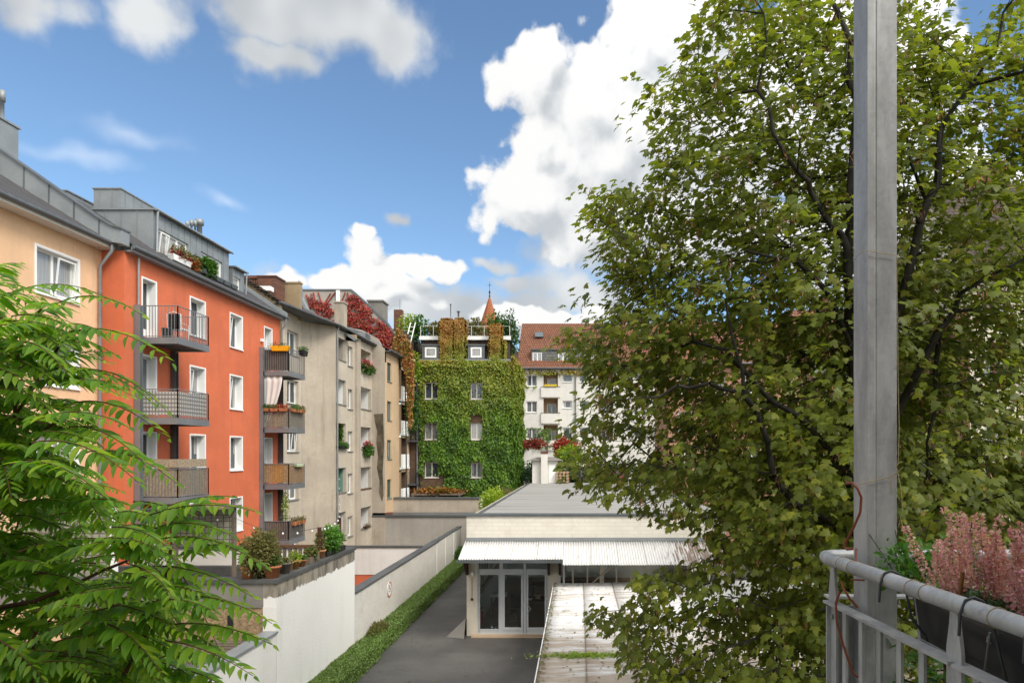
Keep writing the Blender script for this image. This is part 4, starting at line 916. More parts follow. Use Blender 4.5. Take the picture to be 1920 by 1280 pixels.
# ================================================================ church spire
YS = 180.; b = empty('church_spire', (-25, YS, 0), 'red tiled church spire with a cross rising behind the ivy house', 'church')
a = at(918, 553, YS); l = at(901, 613, YS); r_ = abs(l.x - a.x) * 1.2; x = a.x
MB().box(x - r_, x + r_, YS - r_, YS + r_, 0, l.z - 1).build('tower', m_brickr, b)
sp_ = MB(); n8 = 8; ring = [(x + r_ * 1.05 * math.cos(math.pi / 8 + k * math.pi / 4), YS + r_ * 1.05 * math.sin(math.pi / 8 + k * math.pi / 4), l.z - 1) for k in range(8)]
sp_.add(ring + [(a.x, YS, a.z)], [(k, (k + 1) % 8, 8) for k in range(8)]); sp_.build('spire', m_spire, b)
c = MB(); c.lathe((x, YS, a.z - .6), [(.2, 0), (.22, .5), (.07, .7), (.2, 1.1), (.26, 1.4), (.18, 1.7), (.05, 2.0)], 10); c.box(x - .05, x + .05, YS - .05, YS + .05, a.z + 1, a.z + 3.7); c.box(x - .55, x + .55, YS - .05, YS + .05, a.z + 2.7, a.z + 2.8); c.build('cross', m_rust, b)

# ================================================================ white house (right background)
YW = 68.; b = empty('white_house', (2, YW + 5, 0), 'cream white apartment house with loggias under an orange tiled roof', 'house')
WX0, WX1 = -6.3, 12.0; F = XF(WX0, YW); ops = []
def wx(px): return (px - VX) / FPX * YW - WX0
def wz(py): return EYE - (py - VY) / FPX * YW
small = []; logg = []
rows = [(703, 724), (752, 773), (802, 823)]
for (y0, y1) in rows:
    small.append((wx(987), wx(1007), wz(y1), wz(y0), 1))
    for (pa, pb_) in ((1055, 1073), (1086, 1104), (1190, 1208), (1222, 1240)):
        bot = y0 + 13 if y0 < 790 else y1
        small.append((wx(pa), wx(pb_), wz(bot), wz(y0 - 1), 0))
    for (pa, pb_) in ((1019, 1046), (1122, 1150), (1250, 1278)): logg.append((wx(pa), wx(pb_), wz(y1 + 2), wz(y0 - 6)))
wall('wall', F, WX1 - WX0, 0, 16.45, [s_[:4] for s_ in small] + logg, m_whouse, b, thick=.25)
for i, o in enumerate(small): window(b, F, *o[:4], rec=.18, sash=2 if o[4] else 1, pane=random.choice([m_glassb, m_glass, m_curtd]), sill=m_white, fw=.08)
for o in logg:
    l = MB(); a0, a1, z0, z1 = o; F.box(l, a0 - .05, a0, -1.5, -.252, z0 - .9, z1 + .05); F.box(l, a1, a1 + .05, -1.5, -.252, z0 - .9, z1 + .05); F.box(l, a0 - .05, a1 + .05, -1.55, -1.5, z0 - .9, z1 + .05); F.box(l, a0, a1, -1.5, -.252, z1, z1 + .05); F.box(l, a0, a1, -1.5, -.252, z0 - .9, z0 - .85)
    l.build('loggia', m_tan, b); window(b, F, a0 + .3, a1 - .2, z0 - .8, z1 - .5, rec=1.42, sash=2, pane=m_curtd, fw=.1, name='loggia_window')
    p = MB(); F.box(p, a0 - .25, a1 + .25, .005, .18, z0 - 1.05, z0 + .02); p.build('parapet', m_whouse, b)
    p = MB(); F.box(p, a0 - .27, a1 + .27, -.02, .2, z0 + .02, z0 + .07); p.build('coping', m_woodw, b)
ye = MB(); a0, a1, z0, z1 = logg[0]; F.box(ye, a0 + .1, a1 - .1, .19, .3, z0 + .08, z0 + .3); ye = ye.build('flower_trough', M('yellow_plastic', (.6, .42, .04)), b)
zr1 = wz(660); s_ = 1.18
rf = MB(); rf.quad((WX0 - .3, YW - .35, 16.45), (WX1 + .3, YW - .35, 16.45), (WX1 + .3, YW + 4.4, 22.1), (WX0 - .1, YW + 4.4, 22.1)); rf.quad((WX0, YW + 4.4, 22.1), (WX1, YW + 4.4, 22.1), (WX1, YW + 10, 16), (WX0, YW + 10, 16)); rf.build('roof', m_tiler, b)
for xg in (WX0, WX1 - .2): MB().prism([(YW, 16.4), (YW + 4.4, 22.0), (YW + 10, 16)], xg, xg + .2, 'yz').build('gable', m_whouse, b)
s = MB().tube([(WX0 - .3, YW - .4, 16.42), (WX1, YW - .4, 16.42)], .09, 8); s.build('gutter', m_zincd, b)
Fd = XF(WX0, YW + .35); da, db = wx(996), wx(1150)
dops = [(wx(998), wx(1016), 17.15, 18.2), (wx(1046), wx(1065), 17.15, 18.2), (wx(1096), wx(1114), 17.15, 18.2)]
d = wall('dormer', Fd, db, 17.0, 18.45, dops, m_slate, b, thick=.15, a_start=da)
e = MB(); Fd.box(e, da - .1, db + .1, -2.2, .12, 18.45, 18.55); Fd.box(e, da - .02, da, -1.5, 0, 17, 18.45); Fd.box(e, db, db + .02, -1.5, 0, 17, 18.45); e.build('dormer_roof', m_zincd, d)
for o in dops: window(b, Fd, *o, rec=.05, sash=2, pane=m_curt, fw=.1)
p = at(1011, 628, YW + 2.9); MB().box(p.x - .45, p.x + .45, YW + 2.5, YW + 3.2, p.z - .25, p.z + .25).build('skylight', m_glassb, b)
pipe('drainpipe', [(WX0 + wx(1079), YW - .4, 16.4), (WX0 + wx(1079), YW - .1, 15.9), (WX0 + wx(1079), YW - .1, 0)], .07, m_zinc, b)
p = at(1200, 614, YW + 3.6); MB().box(p.x - .6, p.x + .6, YW + 3.2, YW + 4.4, 18, p.z).build('chimney', m_whouse, b)
q = empty('ivy', (-6, YW - .3, 0), 'strand of green ivy creeping from the side onto the cream white house', 'climbing plant')
ivy(q, 'leaves', [((WX0 - .1, YW, 15.8), (9, 0, 0), (0, 0, .5), (0, -1, 0)), ((WX0 - .1, YW, 4), (.5, 0, 0), (0, 0, 12), (0, -1, 0)), ((WX0, YW, 8.0), (3.4, 0, 0), (0, 0, 2.2), (0, -1, 0)), ((WX0, YW, 14.4), (1.8, 0, 0), (0, 0, 1.2), (0, -1, 0))], 60, .25, m_ivy, [(o[0] + WX0, o[1] + WX0, 0, 99, o[2], o[3], .95) for o in small])
tag(q, 'strand of green ivy creeping from the side onto the cream white house')
# ================================================================ low workshop
YL = 26.0; b = empty('workshop', (0, 40, 0), 'long low cream brick workshop with a grey felt roof and glazed doors', 'workshop')
LX0, LX1 = -4.55, 5.96; ZP = 4.95; F = XF(LX0, YL)
dx0, dx1 = at(895, 1190, YL).x - LX0, at(1028, 1190, YL).x - LX0
op = [(dx0, dx1, .08, 3.25)]; strip0, strip1 = at(1047, 0, YL).x - LX0, LX1 - LX0 - .3
op.append((strip0, strip1, 2.0, 3.4))
wall('wall', F, LX1 - LX0, 0, 3.86, op, m_cream, b, thick=.25)
c = MB(); c.box(LX0, LX1, YL - .03, YL + .3, 4.0, ZP - .09); pa = c.build('parapet', m_brickw, b)
c = MB(); c.box(LX0 - .04, LX1 + .04, YL - .09, YL + .36, ZP - .09, ZP); c.build('coping', m_zincd, pa)
c = MB(); c.box(LX0, LX1, YL - .1, YL, 3.86, 4.0); c.build('flashing', m_zinc, b)
sw = [(k * 2.6 + .5, k * 2.6 + 2.8, 1.5, 3.6) for k in range(9)]
wall('side_wall', Fr((LX0, YL), (0, 1), (-1, 0)), 28.5, 0, 4.8, sw, m_cream, b, thick=.25)
for o in sw: window(b, Fr((LX0, YL), (0, 1), (-1, 0)), *o, rec=.1, sash=3, pane=m_clear, frm=m_white, fw=.05)
wall('side_wall', Fr((LX1, YL), (0, 1), (1, 0)), 28.5, 0, 4.8, sw, m_cream, b)  # unseen unglazed side openings, added to let more light into the interior
MB().quad((LX0, YL + 28.5, 0), (LX1, YL + 28.5, 0), (LX1, YL + 28.5, 4.8), (LX0, YL + 28.5, 4.8)).build('back_wall', m_cream, b)
c = MB(); c.box(-4.0, LX1, YL + .3, YL + 28.5, 4.75, 4.93); c.box(-4.08, -4.0, YL + .36, YL + 28.5, 4.7, 4.98, 1); c.box(LX0, -4.08, YL + .3, YL + 28.5, 4.68, 4.74, 1); c.build('roof', [m_felt, m_zincd], b)
# roof fixtures
# glazed door front
m_alu = M('grey_painted_aluminium', (.48, .49, .5), rough=.45, var=.05, bump=0)
dw = (dx1 - dx0) / 3; zt = 2.55
fr_ = MB(); d0, d1 = -.14, -.04
for k, wd in ((0, .05), (1, .07), (2, .05), (3, .05)):
    a = dx0 + dw * k; F.box(fr_, max(dx0, a - wd), min(dx1, a + wd), d0, d1, .08, 3.25)
for k in range(3):
    a = dx0 + dw * k; F.box(fr_, a + .07, a + dw - .07, d0 + .005, d1 - .005, zt, zt + .16); F.box(fr_, a + .07, a + dw - .07, d0 + .005, d1 - .005, .08, .22); F.box(fr_, a + .07, a + dw - .07, d0 + .005, d1 - .005, 3.17, 3.25)
gf = fr_.build('door_frame', m_alu, b)
for k in range(3):
    a = dx0 + dw * k
    lf = MB(); w_ = .075 if k else .03
    F.box(lf, a + .07, a + .07 + w_, d0 + .02, d1 + .02, .22, zt); F.box(lf, a + dw - .07 - w_, a + dw - .07, d0 + .02, d1 + .02, .22, zt)
    F.box(lf, a + .07 + w_, a + dw - .07 - w_, d0 + .02, d1 + .02, zt - .07, zt); F.box(lf, a + .07 + w_, a + dw - .07 - w_, d0 + .02, d1 + .02, .22, .33 if k else .26)
    dr = lf.build('glazed_door' if k else 'side_light', m_alu, b)
    g_ = MB(); F.box(g_, a + .075 + w_ * .5, a + dw - .075 - w_ * .5, -.09, -.08, .24, zt - .03); g_.build('pane', m_clear, dr)
    g_ = MB(); F.box(g_, a + .06, a + dw - .06, -.09, -.08, zt + .1, 3.19); g_.build('pane', m_clear, gf)
    if k == 2:
        h = MB(); p0 = F.p(a + .12, .0, 1.28); p1 = F.p(a + .26, .1, 1.12); p2 = F.p(a + .12, .0, .92); h.tube([p0, p1, p2], .018, 6); h.build('handle', m_zinc, dr)
st = MB(); F.box(st, dx0 - .2, dx1 + .25, .0, .32, .01, .07); st.build('doorstep', M('sandstone_step', (.42, .3, .2), var=.12), b)
# strip window under the canopy
sm = MB(); n = 11; W_ = (strip1 - strip0) / n
for k in range(n + 1):
    w2 = .09 if k % 3 == 0 else .03
    F.box(sm, max(strip0, strip0 + k * W_ - w2), min(strip1, strip0 + k * W_ + w2), -.12, -.02, 2.0, 3.4)
F.box(sm, strip0 + .1, strip1 - .1, -.115, -.025, 2.0, 2.06); F.box(sm, strip0 + .1, strip1 - .1, -.115, -.025, 3.34, 3.4)
sw_ = sm.build('window_strip', m_cream, b); g_ = MB(); F.box(g_, strip0 + .02, strip1 - .02, -.08, -.07, 2.02, 3.38); g_.build('pane', m_clear, sw_)
bb = MB(); p0, p1 = F.p(strip0 + 1.25, -.01, 2.02), F.p(strip0 + 2.3, -.01, 2.95); bb.tube([p0, p1], .035, 4); bb.build('diagonal_brace', m_cream, sw_)
# interior
MB().box(LX0 + .26, LX1 - .26, YL + .26, YL + 12, .02, .06).build('floor', M('wood_floor', (.3, .19, .11), rough=.35, var=.2, spec=.5), b)
MB().quad((LX0 + .26, YL + 12, .06), (LX1 - .26, YL + 12, .06), (LX1 - .26, YL + 12, 4.6), (LX0 + .26, YL + 12, 4.6)).build('inner_wall', m_white, b)
c = MB(); c.box(LX0 + .26, LX0 + .45, YL + .6, YL + 11.9, 1.38, 1.44); c.box(LX0 + .255, LX0 + .3, YL + .6, YL + 11.9, .06, 1.38); c.build('window_ledge', m_white, b)
# canopy of corrugated sheets
def corr(name, x0, x1, y0, y1, z0, z1, period, amp, along, mat, parent, rows=2, step=6):
    """along='y': ribs run along Y"""
    if along == 'y':
        n = int((x1 - x0) / period * step); u = np.linspace(x0, x1, n + 1); v = np.linspace(0, 1, rows + 1)
        U, Vv = np.meshgrid(u, v); Z = z0 + (z1 - z0) * Vv + amp * np.sin(U / period * 2 * np.pi); Y = y0 + (y1 - y0) * Vv; X = U
    else:
        n = int(abs(y1 - y0) / period * step); u = np.linspace(y0, y1, n + 1); v = np.linspace(0, 1, rows + 1)
        U, Vv = np.meshgrid(u, v); Z = z0 + (z1 - z0) * Vv + amp * np.sin(U / period * 2 * np.pi); X = x0 + (x1 - x0) * Vv; Y = U
        Z += .012 * np.sin(X * 1.7 + Y * .9) + .01 * np.sin(X * 3.1)
    Vx = np.stack([X.ravel(), Y.ravel(), Z.ravel()], 1); r, c_ = U.shape; i = np.arange(r * c_).reshape(r, c_)
    Fc = np.stack([i[:-1, :-1].ravel(), i[:-1, 1:].ravel(), i[1:, 1:].ravel(), i[1:, :-1].ravel()], 1)
    o = npmesh(name, Vx, Fc, mat, parent, smooth=True); s = o.modifiers.new('thick', 'SOLIDIFY'); s.thickness = .008; return o
cn = empty('corrugated_canopy', (0, YL - 1, 3.2), 'white corrugated canopy with rust streaks over the workshop doors', 'canopy')
for k in range(4):
    xa = LX0 - .05 + k * 1.0; corr('sheet', xa, xa + .99, YL - .02, YL - 1.62, 3.86 + (k % 2) * .008, 3.36 + (k % 2) * .008, .1, .021, 'y', m_canopy, cn, 3)
for k in range(6):
    xa = LX0 - .05 + 4.0 + k * 1.06; corr('sheet', xa, min(xa + 1.05, LX1), YL - .02, YL - 2.0, 3.86 + (k % 2) * .008, 3.22 + (k % 2) * .008, .1, .021, 'y', m_canopy, cn, 3)
c = MB(); c.box(LX0 - .1, LX0 + 4.0, YL - 1.66, YL - 1.6, 3.24, 3.34); c.box(LX0 + 4.0, LX1, YL - 1.5, YL - 1.42, 3.24, 3.33)
for x in (LX0 - .1, LX0 + 1.9, LX0 + 3.9, LX0 + 6, LX0 + 8): c.box(x, x + .07, YL - 1.5, YL, 3.2, 3.25)
c.build('beam', m_zincd, cn)
c = MB()
for x in (LX0 + .0, LX0 + 3.3, LX0 + 3.75):
    c.prism([(YL - .02, 3.2), (YL - .02, 2.5), (YL - .2, 2.5), (YL - .9, 3.2)], x, x + .08, 'yz')
c.build('bracket', M('dark_brown_wood', (.05, .025, .018)), cn)
pipe('drainpipe', [(LX0 + 3.95, YL - 1.5, 3.3), (LX0 + 3.98, YL - 1.4, 3.1), (LX0 + 3.98, YL - 1.4, 2.3)], .04, m_zinc, cn)
l = MB(); l.tube([(LX0 + .26, YL - .02, 2.7), (LX0 + .26, YL - .14, 2.7), (LX0 + .26, YL - .14, 2.62)], .012, 5); l.lathe((LX0 + .26, YL - .14, 2.48), [(.02, .14), (.06, .1), (.06, 0), (.02, -.03)], 10)
tag(l.build('wall_lamp', m_white), 'small white lamp on the cream pillar beside the glazed doors', 'lamp')
l = MB().tube([(LX0 + .22, YL - .03, 2.4), (LX0 + .22, YL - .03, 1.55)], .008, 5); l.lathe((LX0 + .22, YL - .05, 1.5), [(.0, -.06), (.05, -.03), (.05, .03), (0, .06)], 8)
tag(l.build('hanging_bell_pull', m_rust), 'thin cord with a round weight hanging on the cream pillar', 'bell pull')
rp = MB().add([(-5.35, YL - .2, .01), (LX0 - .02, YL - .5, .01), (LX0 - .02, YL + .9, .01), (LX0 - .02, YL - .5, .05), (LX0 - .02, YL + .9, .4), (LX0 - .02, YL - .1, .75)], [(0, 1, 3), (0, 3, 5), (0, 5, 4), (0, 4, 2)])
tag(rp.build('buttress', m_conc), 'sloping concrete foot at the left corner of the workshop', 'buttress')
# furniture inside the workshop
def table(x0, x1, y0, y1, z, lab):
    t = empty('work_table', ((x0 + x1) / 2, (y0 + y1) / 2, .06), lab, 'table'); MB().box(x0, x1, y0, y1, z - .04, z).build('table_top', m_woodw, t)
    for (x, y) in ((x0 + .05, y0 + .05), (x1 - .1, y0 + .05), (x0 + .05, y1 - .1), (x1 - .1, y1 - .1)): MB().box(x, x + .05, y, y + .05, .06, z - .04).build('leg', m_steeld, t)
    return t
table(-2.6, .5, YL + 2.6, YL + 3.6, .82, 'long brown work table behind the glazed doors'); table(-2.4, .8, YL + 6.0, YL + 7.0, .82, 'second brown work table deeper inside the workshop')
for i in range(6):
    x, y = -2.4 + i * .45, YL + (2.75, 3.0)[i % 2]; w = (.3, .2, .36, .25, .33, .2)[i]; h = (.1, .22, .14, .26, .1, .2)[i]
    c = MB().box(x, x + w, y, y + .24, .822, .822 + h); c.box(x + .02, x + w - .02, y + .02, y + .22, .822 + h, .83 + h, 1)
    tag(c.build('storage_box', [(m_cream, m_tan, m_white, m_woodw, m_tan, m_white)[i], m_dark], bevel=.01), '%s box on the work table behind the glazed doors' % ('leftmost low cream', 'second from left, tall tan', 'third from left, long white', 'third from right, tall brown', 'second from right, low tan', 'rightmost small white')[i], 'box', 'boxes on the work table')
c = empty('office_chair', (-2.75, YL + 1.9, .06), 'black office chair standing behind the middle glazed door', 'chair')
MB().box(-3.0, -2.5, YL + 1.7, YL + 2.15, .5, .58).build('seat', m_black, c, bevel=.03); MB().box(-2.98, -2.52, YL + 2.12, YL + 2.2, .65, 1.2).build('backrest', m_black, c, bevel=.03)
k = MB().tube([(-2.75, YL + 1.93, .12), (-2.75, YL + 1.93, .5)], .03, 8)
for q in range(5): k.tube([(-2.75, YL + 1.93, .15), (-2.75 + .3 * math.cos(q * 1.257), YL + 1.93 + .3 * math.sin(q * 1.257), .1)], .02, 6)
k.build('base', m_zinc, c)
c = MB().lathe((-4.05, YL + .55, .35), [(.02, 0), (.09, .02), (.09, .48), (.05, .56), (.03, .62)], 14); e = empty('fire_extinguisher', (-4.05, YL + .55, .3), 'red fire extinguisher behind the left door pane', 'fire extinguisher')
c.build('cylinder', M('red_enamel', (.35, .015, .01), rough=.3, bump=0), e); MB().box(-4.1, -4.0, YL + .52, YL + .58, .97, 1.05).build('valve', m_black, e)
for i, (x, y, r, h) in enumerate(((-3.62, YL + .75, .1, .22), (-3.45, YL + .6, .09, .18), (-3.8, YL + .5, .07, .12))):
    lab = ('tallest of the three steel pots on the floor inside the glass', 'middle sized steel pot on the floor inside the glass, rightmost of three', 'smallest of the three steel pots on the floor, nearest the extinguisher')[i]
    tag(MB().lathe((x, y, .062), [(r * .95, 0), (r, h), (r * .9, h), (r * .9, .02), (0, .02)], 16).build('steel_pot', M('steel', (.5, .5, .5), rough=.3, metal=.8, bump=0)), lab, 'pot', 'steel pots on the workshop floor')
s = empty('white_side_table', (-3.6, YL + 3, .06), 'small pale table against the left wall inside the workshop', 'table'); MB().box(-3.95, -3.25, YL + 2.7, YL + 3.2, .98, 1.1).build('table_top', m_white, s)
for x in (-3.93, -3.31): MB().box(x, x + .05, YL + 2.72, YL + 2.77, .06, .98).build('leg', m_wood, s)

# ================================================================ carport roof under the maple
b = empty('carport', (4, 19, 0), 'low carport roofed with dirty white corrugated plastic sheets', 'carport')
CX0, CX1, CY0, CY1, CZ = -.95, 9.2, 11.5, 25.3, 2.28
for k in range(9):
    xa = CX0 + k * 1.13; corr('sheet', xa, xa + 1.15, CY0, CY1, CZ + k * .012 + .0, CZ + k * .012 + .012, .09, .016, 'x', m_pvc, b, 3)
c = MB(); c.box(CX0 - .05, CX0 - .02, CY0, CY1, CZ - .1, CZ + .02); c.build('edge_strip', m_white, b)
c = MB()
for y in np.arange(CY0 + .3, CY1, 1.9): c.box(CX0, CX1, y, y + .07, CZ - .14, CZ - .04)
for k in range(10): c.box(CX0 + .02 + k * 1.12, CX0 + .09 + k * 1.12, CY0, CY1, CZ - .04, CZ - .022)
c.build('rafter', m_wood, b)
for (x, y) in ((CX0 + .05, CY0 + .2), (CX0 + .05, 16), (CX0 + .05, 20.5), (CX0 + .05, 24.9), (6, CY0 + .2)): MB().box(x, x + .09, y, y + .09, 0, CZ - .14).build('post', m_wood, b)
lt_ = np.stack([rng.uniform(CX0, 5, 700), rng.uniform(CY0, CY1, 700), np.full(700, CZ + .05)], 1)
lt_[:, 0] = np.where(rng.random(700) < .35, CX0 + .12 * rng.random(700), lt_[:, 0]); lt_[:, 2] += (lt_[:, 0] - CX0) * .0106
tag(scatter('leaf_litter', T_LEAF, T_LEAF_F, lt_, rng.normal(size=(700, 3)) * [1, 1, .1], rng.normal(size=(700, 3)) * .15 + [0, 0, 1], .05 + .05 * rng.random(700), lf_dry), 'fallen leaves lying on the corrugated carport roof', 'fallen leaves', kind='stuff')
P = np.stack([rng.normal(.15, .6, 800), rng.normal(16.1, .11, 800), np.full(800, CZ + .05)], 1); P[:, 2] += (P[:, 0] - CX0) * .0106
tag(scatter('moss', T_LEAF, T_LEAF_F, P, rng.normal(size=(800, 3)) * [1, 1, .2], rng.normal(size=(800, 3)) * .3 + [0, 0, 1], .05 + .04 * rng.random(800), lf_yel), 'bright green moss patch on the corrugated carport roof', 'moss', kind='stuff')

# ================================================================ roof terrace hut and its things (end of the workshop roof)
YH = 53.3; b = empty('garden_hut', (at(1022, 903, YH).x, YH, 4.95), 'small white hut with a square chimney on the far end of the felt roof', 'hut')
x0, x1 = at(998, 0, YH).x, at(1046, 0, YH).x; zt = at(0, 863, YH).z
MB().box(x0, x1, YH, YH + 1.6, 4.93, zt).build('wall', m_whouse, b); c = MB(); c.add([(x0 - .45, YH - .3, zt), (x1 + .45, YH - .3, zt), (x1 + .45, YH + 1.8, zt), (x0 - .45, YH + 1.8, zt), (x0 + .4, YH + .5, zt + .3), (x1 - .4, YH + .5, zt + .3)], [(0, 1, 5, 4), (1, 2, 5), (2, 3, 4, 5), (3, 0, 4), (0, 3, 2, 1)]); c.build('roof', m_conc, b)
xc = at(1015, 0, YH).x; xd = at(1027, 0, YH).x; c = MB().box(xc, xd, YH - .35, YH - .01, 4.93, at(0, 850, YH).z); c.box(xc - .04, xd + .04, YH - .39, YH + .03, at(0, 850, YH).z, at(0, 846, YH).z, 1); c.build('chimney', [m_whouse, m_brickr], b)
MB().box(xd + .1, xd + .65, YH - .03, YH - .004, 4.95, 6.5).build('door', m_white, b)
pipe('drainpipe', [(x1 + .4, YH - .3, zt), (x1 + .35, YH - .25, zt - .2), (x1 + .1, YH - .1, zt - .5), (x1 + .1, YH - .1, 4.95)], .04, m_zinc, b)
def gchair(p, lab, rz=0):
    t = empty('garden_chair', p, lab, 'chair', 'white garden chairs'); z = p[2]; x, y = p[0], p[1]
    MB().box(x - .24, x + .24, y - .22, y + .22, z + .42, z + .46).build('seat', m_white, t)
    bk = MB(); pts = [(x + .24 * math.cos(a), y + .22, z + .62 + .3 * math.sin(a)) for a in np.linspace(0, math.pi, 9)]
    bk.tube([(x + .24, y + .22, z + .46)] + pts + [(x - .24, y + .22, z + .46)], .022, 6)
    for k in range(5): bk.tube([(x - .16 + k * .08, y + .22, z + .46), (x - .16 + k * .08, y + .22, z + .86)], .014, 5)
    bk.build('backrest', m_white, t)
    for (a, c_) in ((-.21, -.2), (.21, -.2), (-.21, .2), (.21, .2)): MB().tube([(x + a, y + c_, z + .42), (x + a * 1.1, y + c_ * 1.1, z)], .02, 6).build('leg', m_white, t)
    return t
gchair((at(1183, 897, 52).x, 52, 4.95), 'white arched back garden chair beside the brown planter on the felt roof')
c = empty('wooden_planter', (at(1160, 890, 52.6).x, 52.6, 4.95), 'low brown wooden planter on the felt roof beside the white chair', 'planter'); p = at(1160, 890, 52.6)
MB().box(p.x - 1.2, p.x + .45, 52.5, 52.9, 4.95, 5.55).build('box', M('red_brown_wood', (.2, .07, .04), streak=.5), c); MB().box(p.x - 1.2, p.x + .5, 52.95, 53.0, 5.55, 6.1).build('screen', m_wood, c)
p = at(1110, 905, 49.); c = empty('white_lantern', (p.x, 49., 4.95), 'tall white wooden lantern standing on the felt roof', 'lantern'); z = 4.95
k = MB().box(p.x - .24, p.x + .24, 48.76, 49.24, z, z + .12); k.box(p.x - .2, p.x + .2, 48.8, 49.2, z + .72, z + .8); [k.box(p.x + a, p.x + a + .05, 49 + d, 49.05 + d, z + .12, z + .72) for a in (-.2, -.02, .15) for d in (-.2, .15)]; k.build('frame', m_white, c)
MB().lathe((p.x, 49, z + .8), [(.2, 0), (.05, .16), (.03, .22)], 4).build('lid', m_white, c)
c = empty('log_pile', (at(1057, 890, 53).x, 53, 4.95), 'stack of firewood and boards beside the white hut', 'log pile'); p = at(1057, 890, 53); k = MB()
for i in range(16): k.tube([(p.x - .55 + (i % 4) * .28 + random.uniform(-.03, .03), 52.9, 5.1 + (i // 4) * .24), (p.x - .5 + (i % 4) * .28, 53.6, 5.1 + (i // 4) * .24)], .12, 7)
k.build('logs', M('split_wood', (.3, .2, .12), var=.4), c); MB().add([(p.x - .7, 52.6, 4.95), (p.x + .4, 52.6, 4.95), (p.x + .5, 52.8, 6.2), (p.x - .6, 52.8, 6.25), (p.x - .7, 52.65, 4.95), (p.x + .4, 52.65, 4.95), (p.x + .5, 52.85, 6.2), (p.x - .6, 52.85, 6.25)], [(0, 1, 2, 3), (7, 6, 5, 4), (0, 3, 7, 4), (1, 5, 6, 2), (3, 2, 6, 7)]).build('board', m_wood, c) if False else None
p = at(1068, 856, 55); c = empty('golden_shrub', (p.x, 55, 4), 'bright yellow green shrub behind the white hut', 'shrub'); foliage('foliage', (p.x, 55, p.z), (1.15, .8, .95), 2600, .17, lf_yel, c); MB().tube([(p.x, 55, 4), (p.x, 55, p.z)], .06, 6).build('trunk', m_bark, c)
p = at(1062, 838, 57); c = empty('coral_creeper', (p.x, 57, 4), 'coral red creeper over the pergola behind the yellow green shrub', 'climbing plant')
foliage('leaves', (p.x, 57, p.z + .1), (1.3, .5, .5), 1500, .17, lf_coral, c); q = at(1044, 850, 57); foliage('leaves', (q.x, 57, q.z), (.2, .3, .9), 500, .16, lf_coral, c); q = at(1056, 829, 57); foliage('leaves', (q.x, 57, q.z + .05), (.45, .4, .4), 500, .16, lf_coral, c)
k = MB(); [k.box(x, x + .12, 56.9, 57.02, 0, p.z + .1) for x in (p.x - 1.8, p.x + 1.2)]; k.box(p.x - 1.9, p.x + 1.6, 56.85, 57.05, p.z, p.z + .12); k.build('pergola_frame', m_wood, c)
p = at(1000, 832, 60); c = empty('red_vine', (p.x, 60, 4), 'dark red vine hanging in front of the lowest windows of the cream white house', 'climbing plant'); foliage('leaves', (p.x, 60, p.z), (1.3, .4, .42), 900, .17, lf_red, c); MB().tube([(p.x + 1.3, 60, 4), (p.x + 1.3, 60, p.z + .6), (p.x + .6, 60, p.z + .8), (p.x - 1, 60, p.z - .2)], .05, 5).build('stem', m_bark, c)
c = empty('low_extension', (-4.5, 61, 0), 'small dark ground floor extension behind the white hut', 'building'); MB().box(-7, 9, 61, 66, 0, 6.2).build('wall', m_offwhite, c); MB().box(-6.4, -4.5, 60.95, 61.02, 4.9, 5.9).build('window', m_glass, c)
c = empty('hedge_row', (3, 58, 0), 'row of dark shrubs between the roof terrace and the cream white house', 'hedge')
for i in range(7): foliage('foliage', (-4.2 + i * 1.9, 58.5, 5.5), (1.2, .8, 1.2), 800, .22, (lf_bush, lf_green)[i % 2], c)
MB().box(-4.5, 8.5, 58.3, 58.6, 0, 5).build('stem', m_bark, c)
p = at(922, 935, 40.); c = empty('shrub', (p.x, 42, 0), 'ragged yellow green shrub in the gap beside the workshop roof', 'shrub'); foliage('foliage', (-5.6, 42.0, 4.2), (.8, 1.6, .95), 2400, .15, lf_yel, c); foliage('foliage', (-5.2, 45.0, 4.2), (.8, 1.6, .8), 1500, .15, lf_dry, c); MB().tube([(-5.5, 42.5, 0), (-5.5, 42.5, 4.2)], .05, 6).build('stem', m_bark, c)
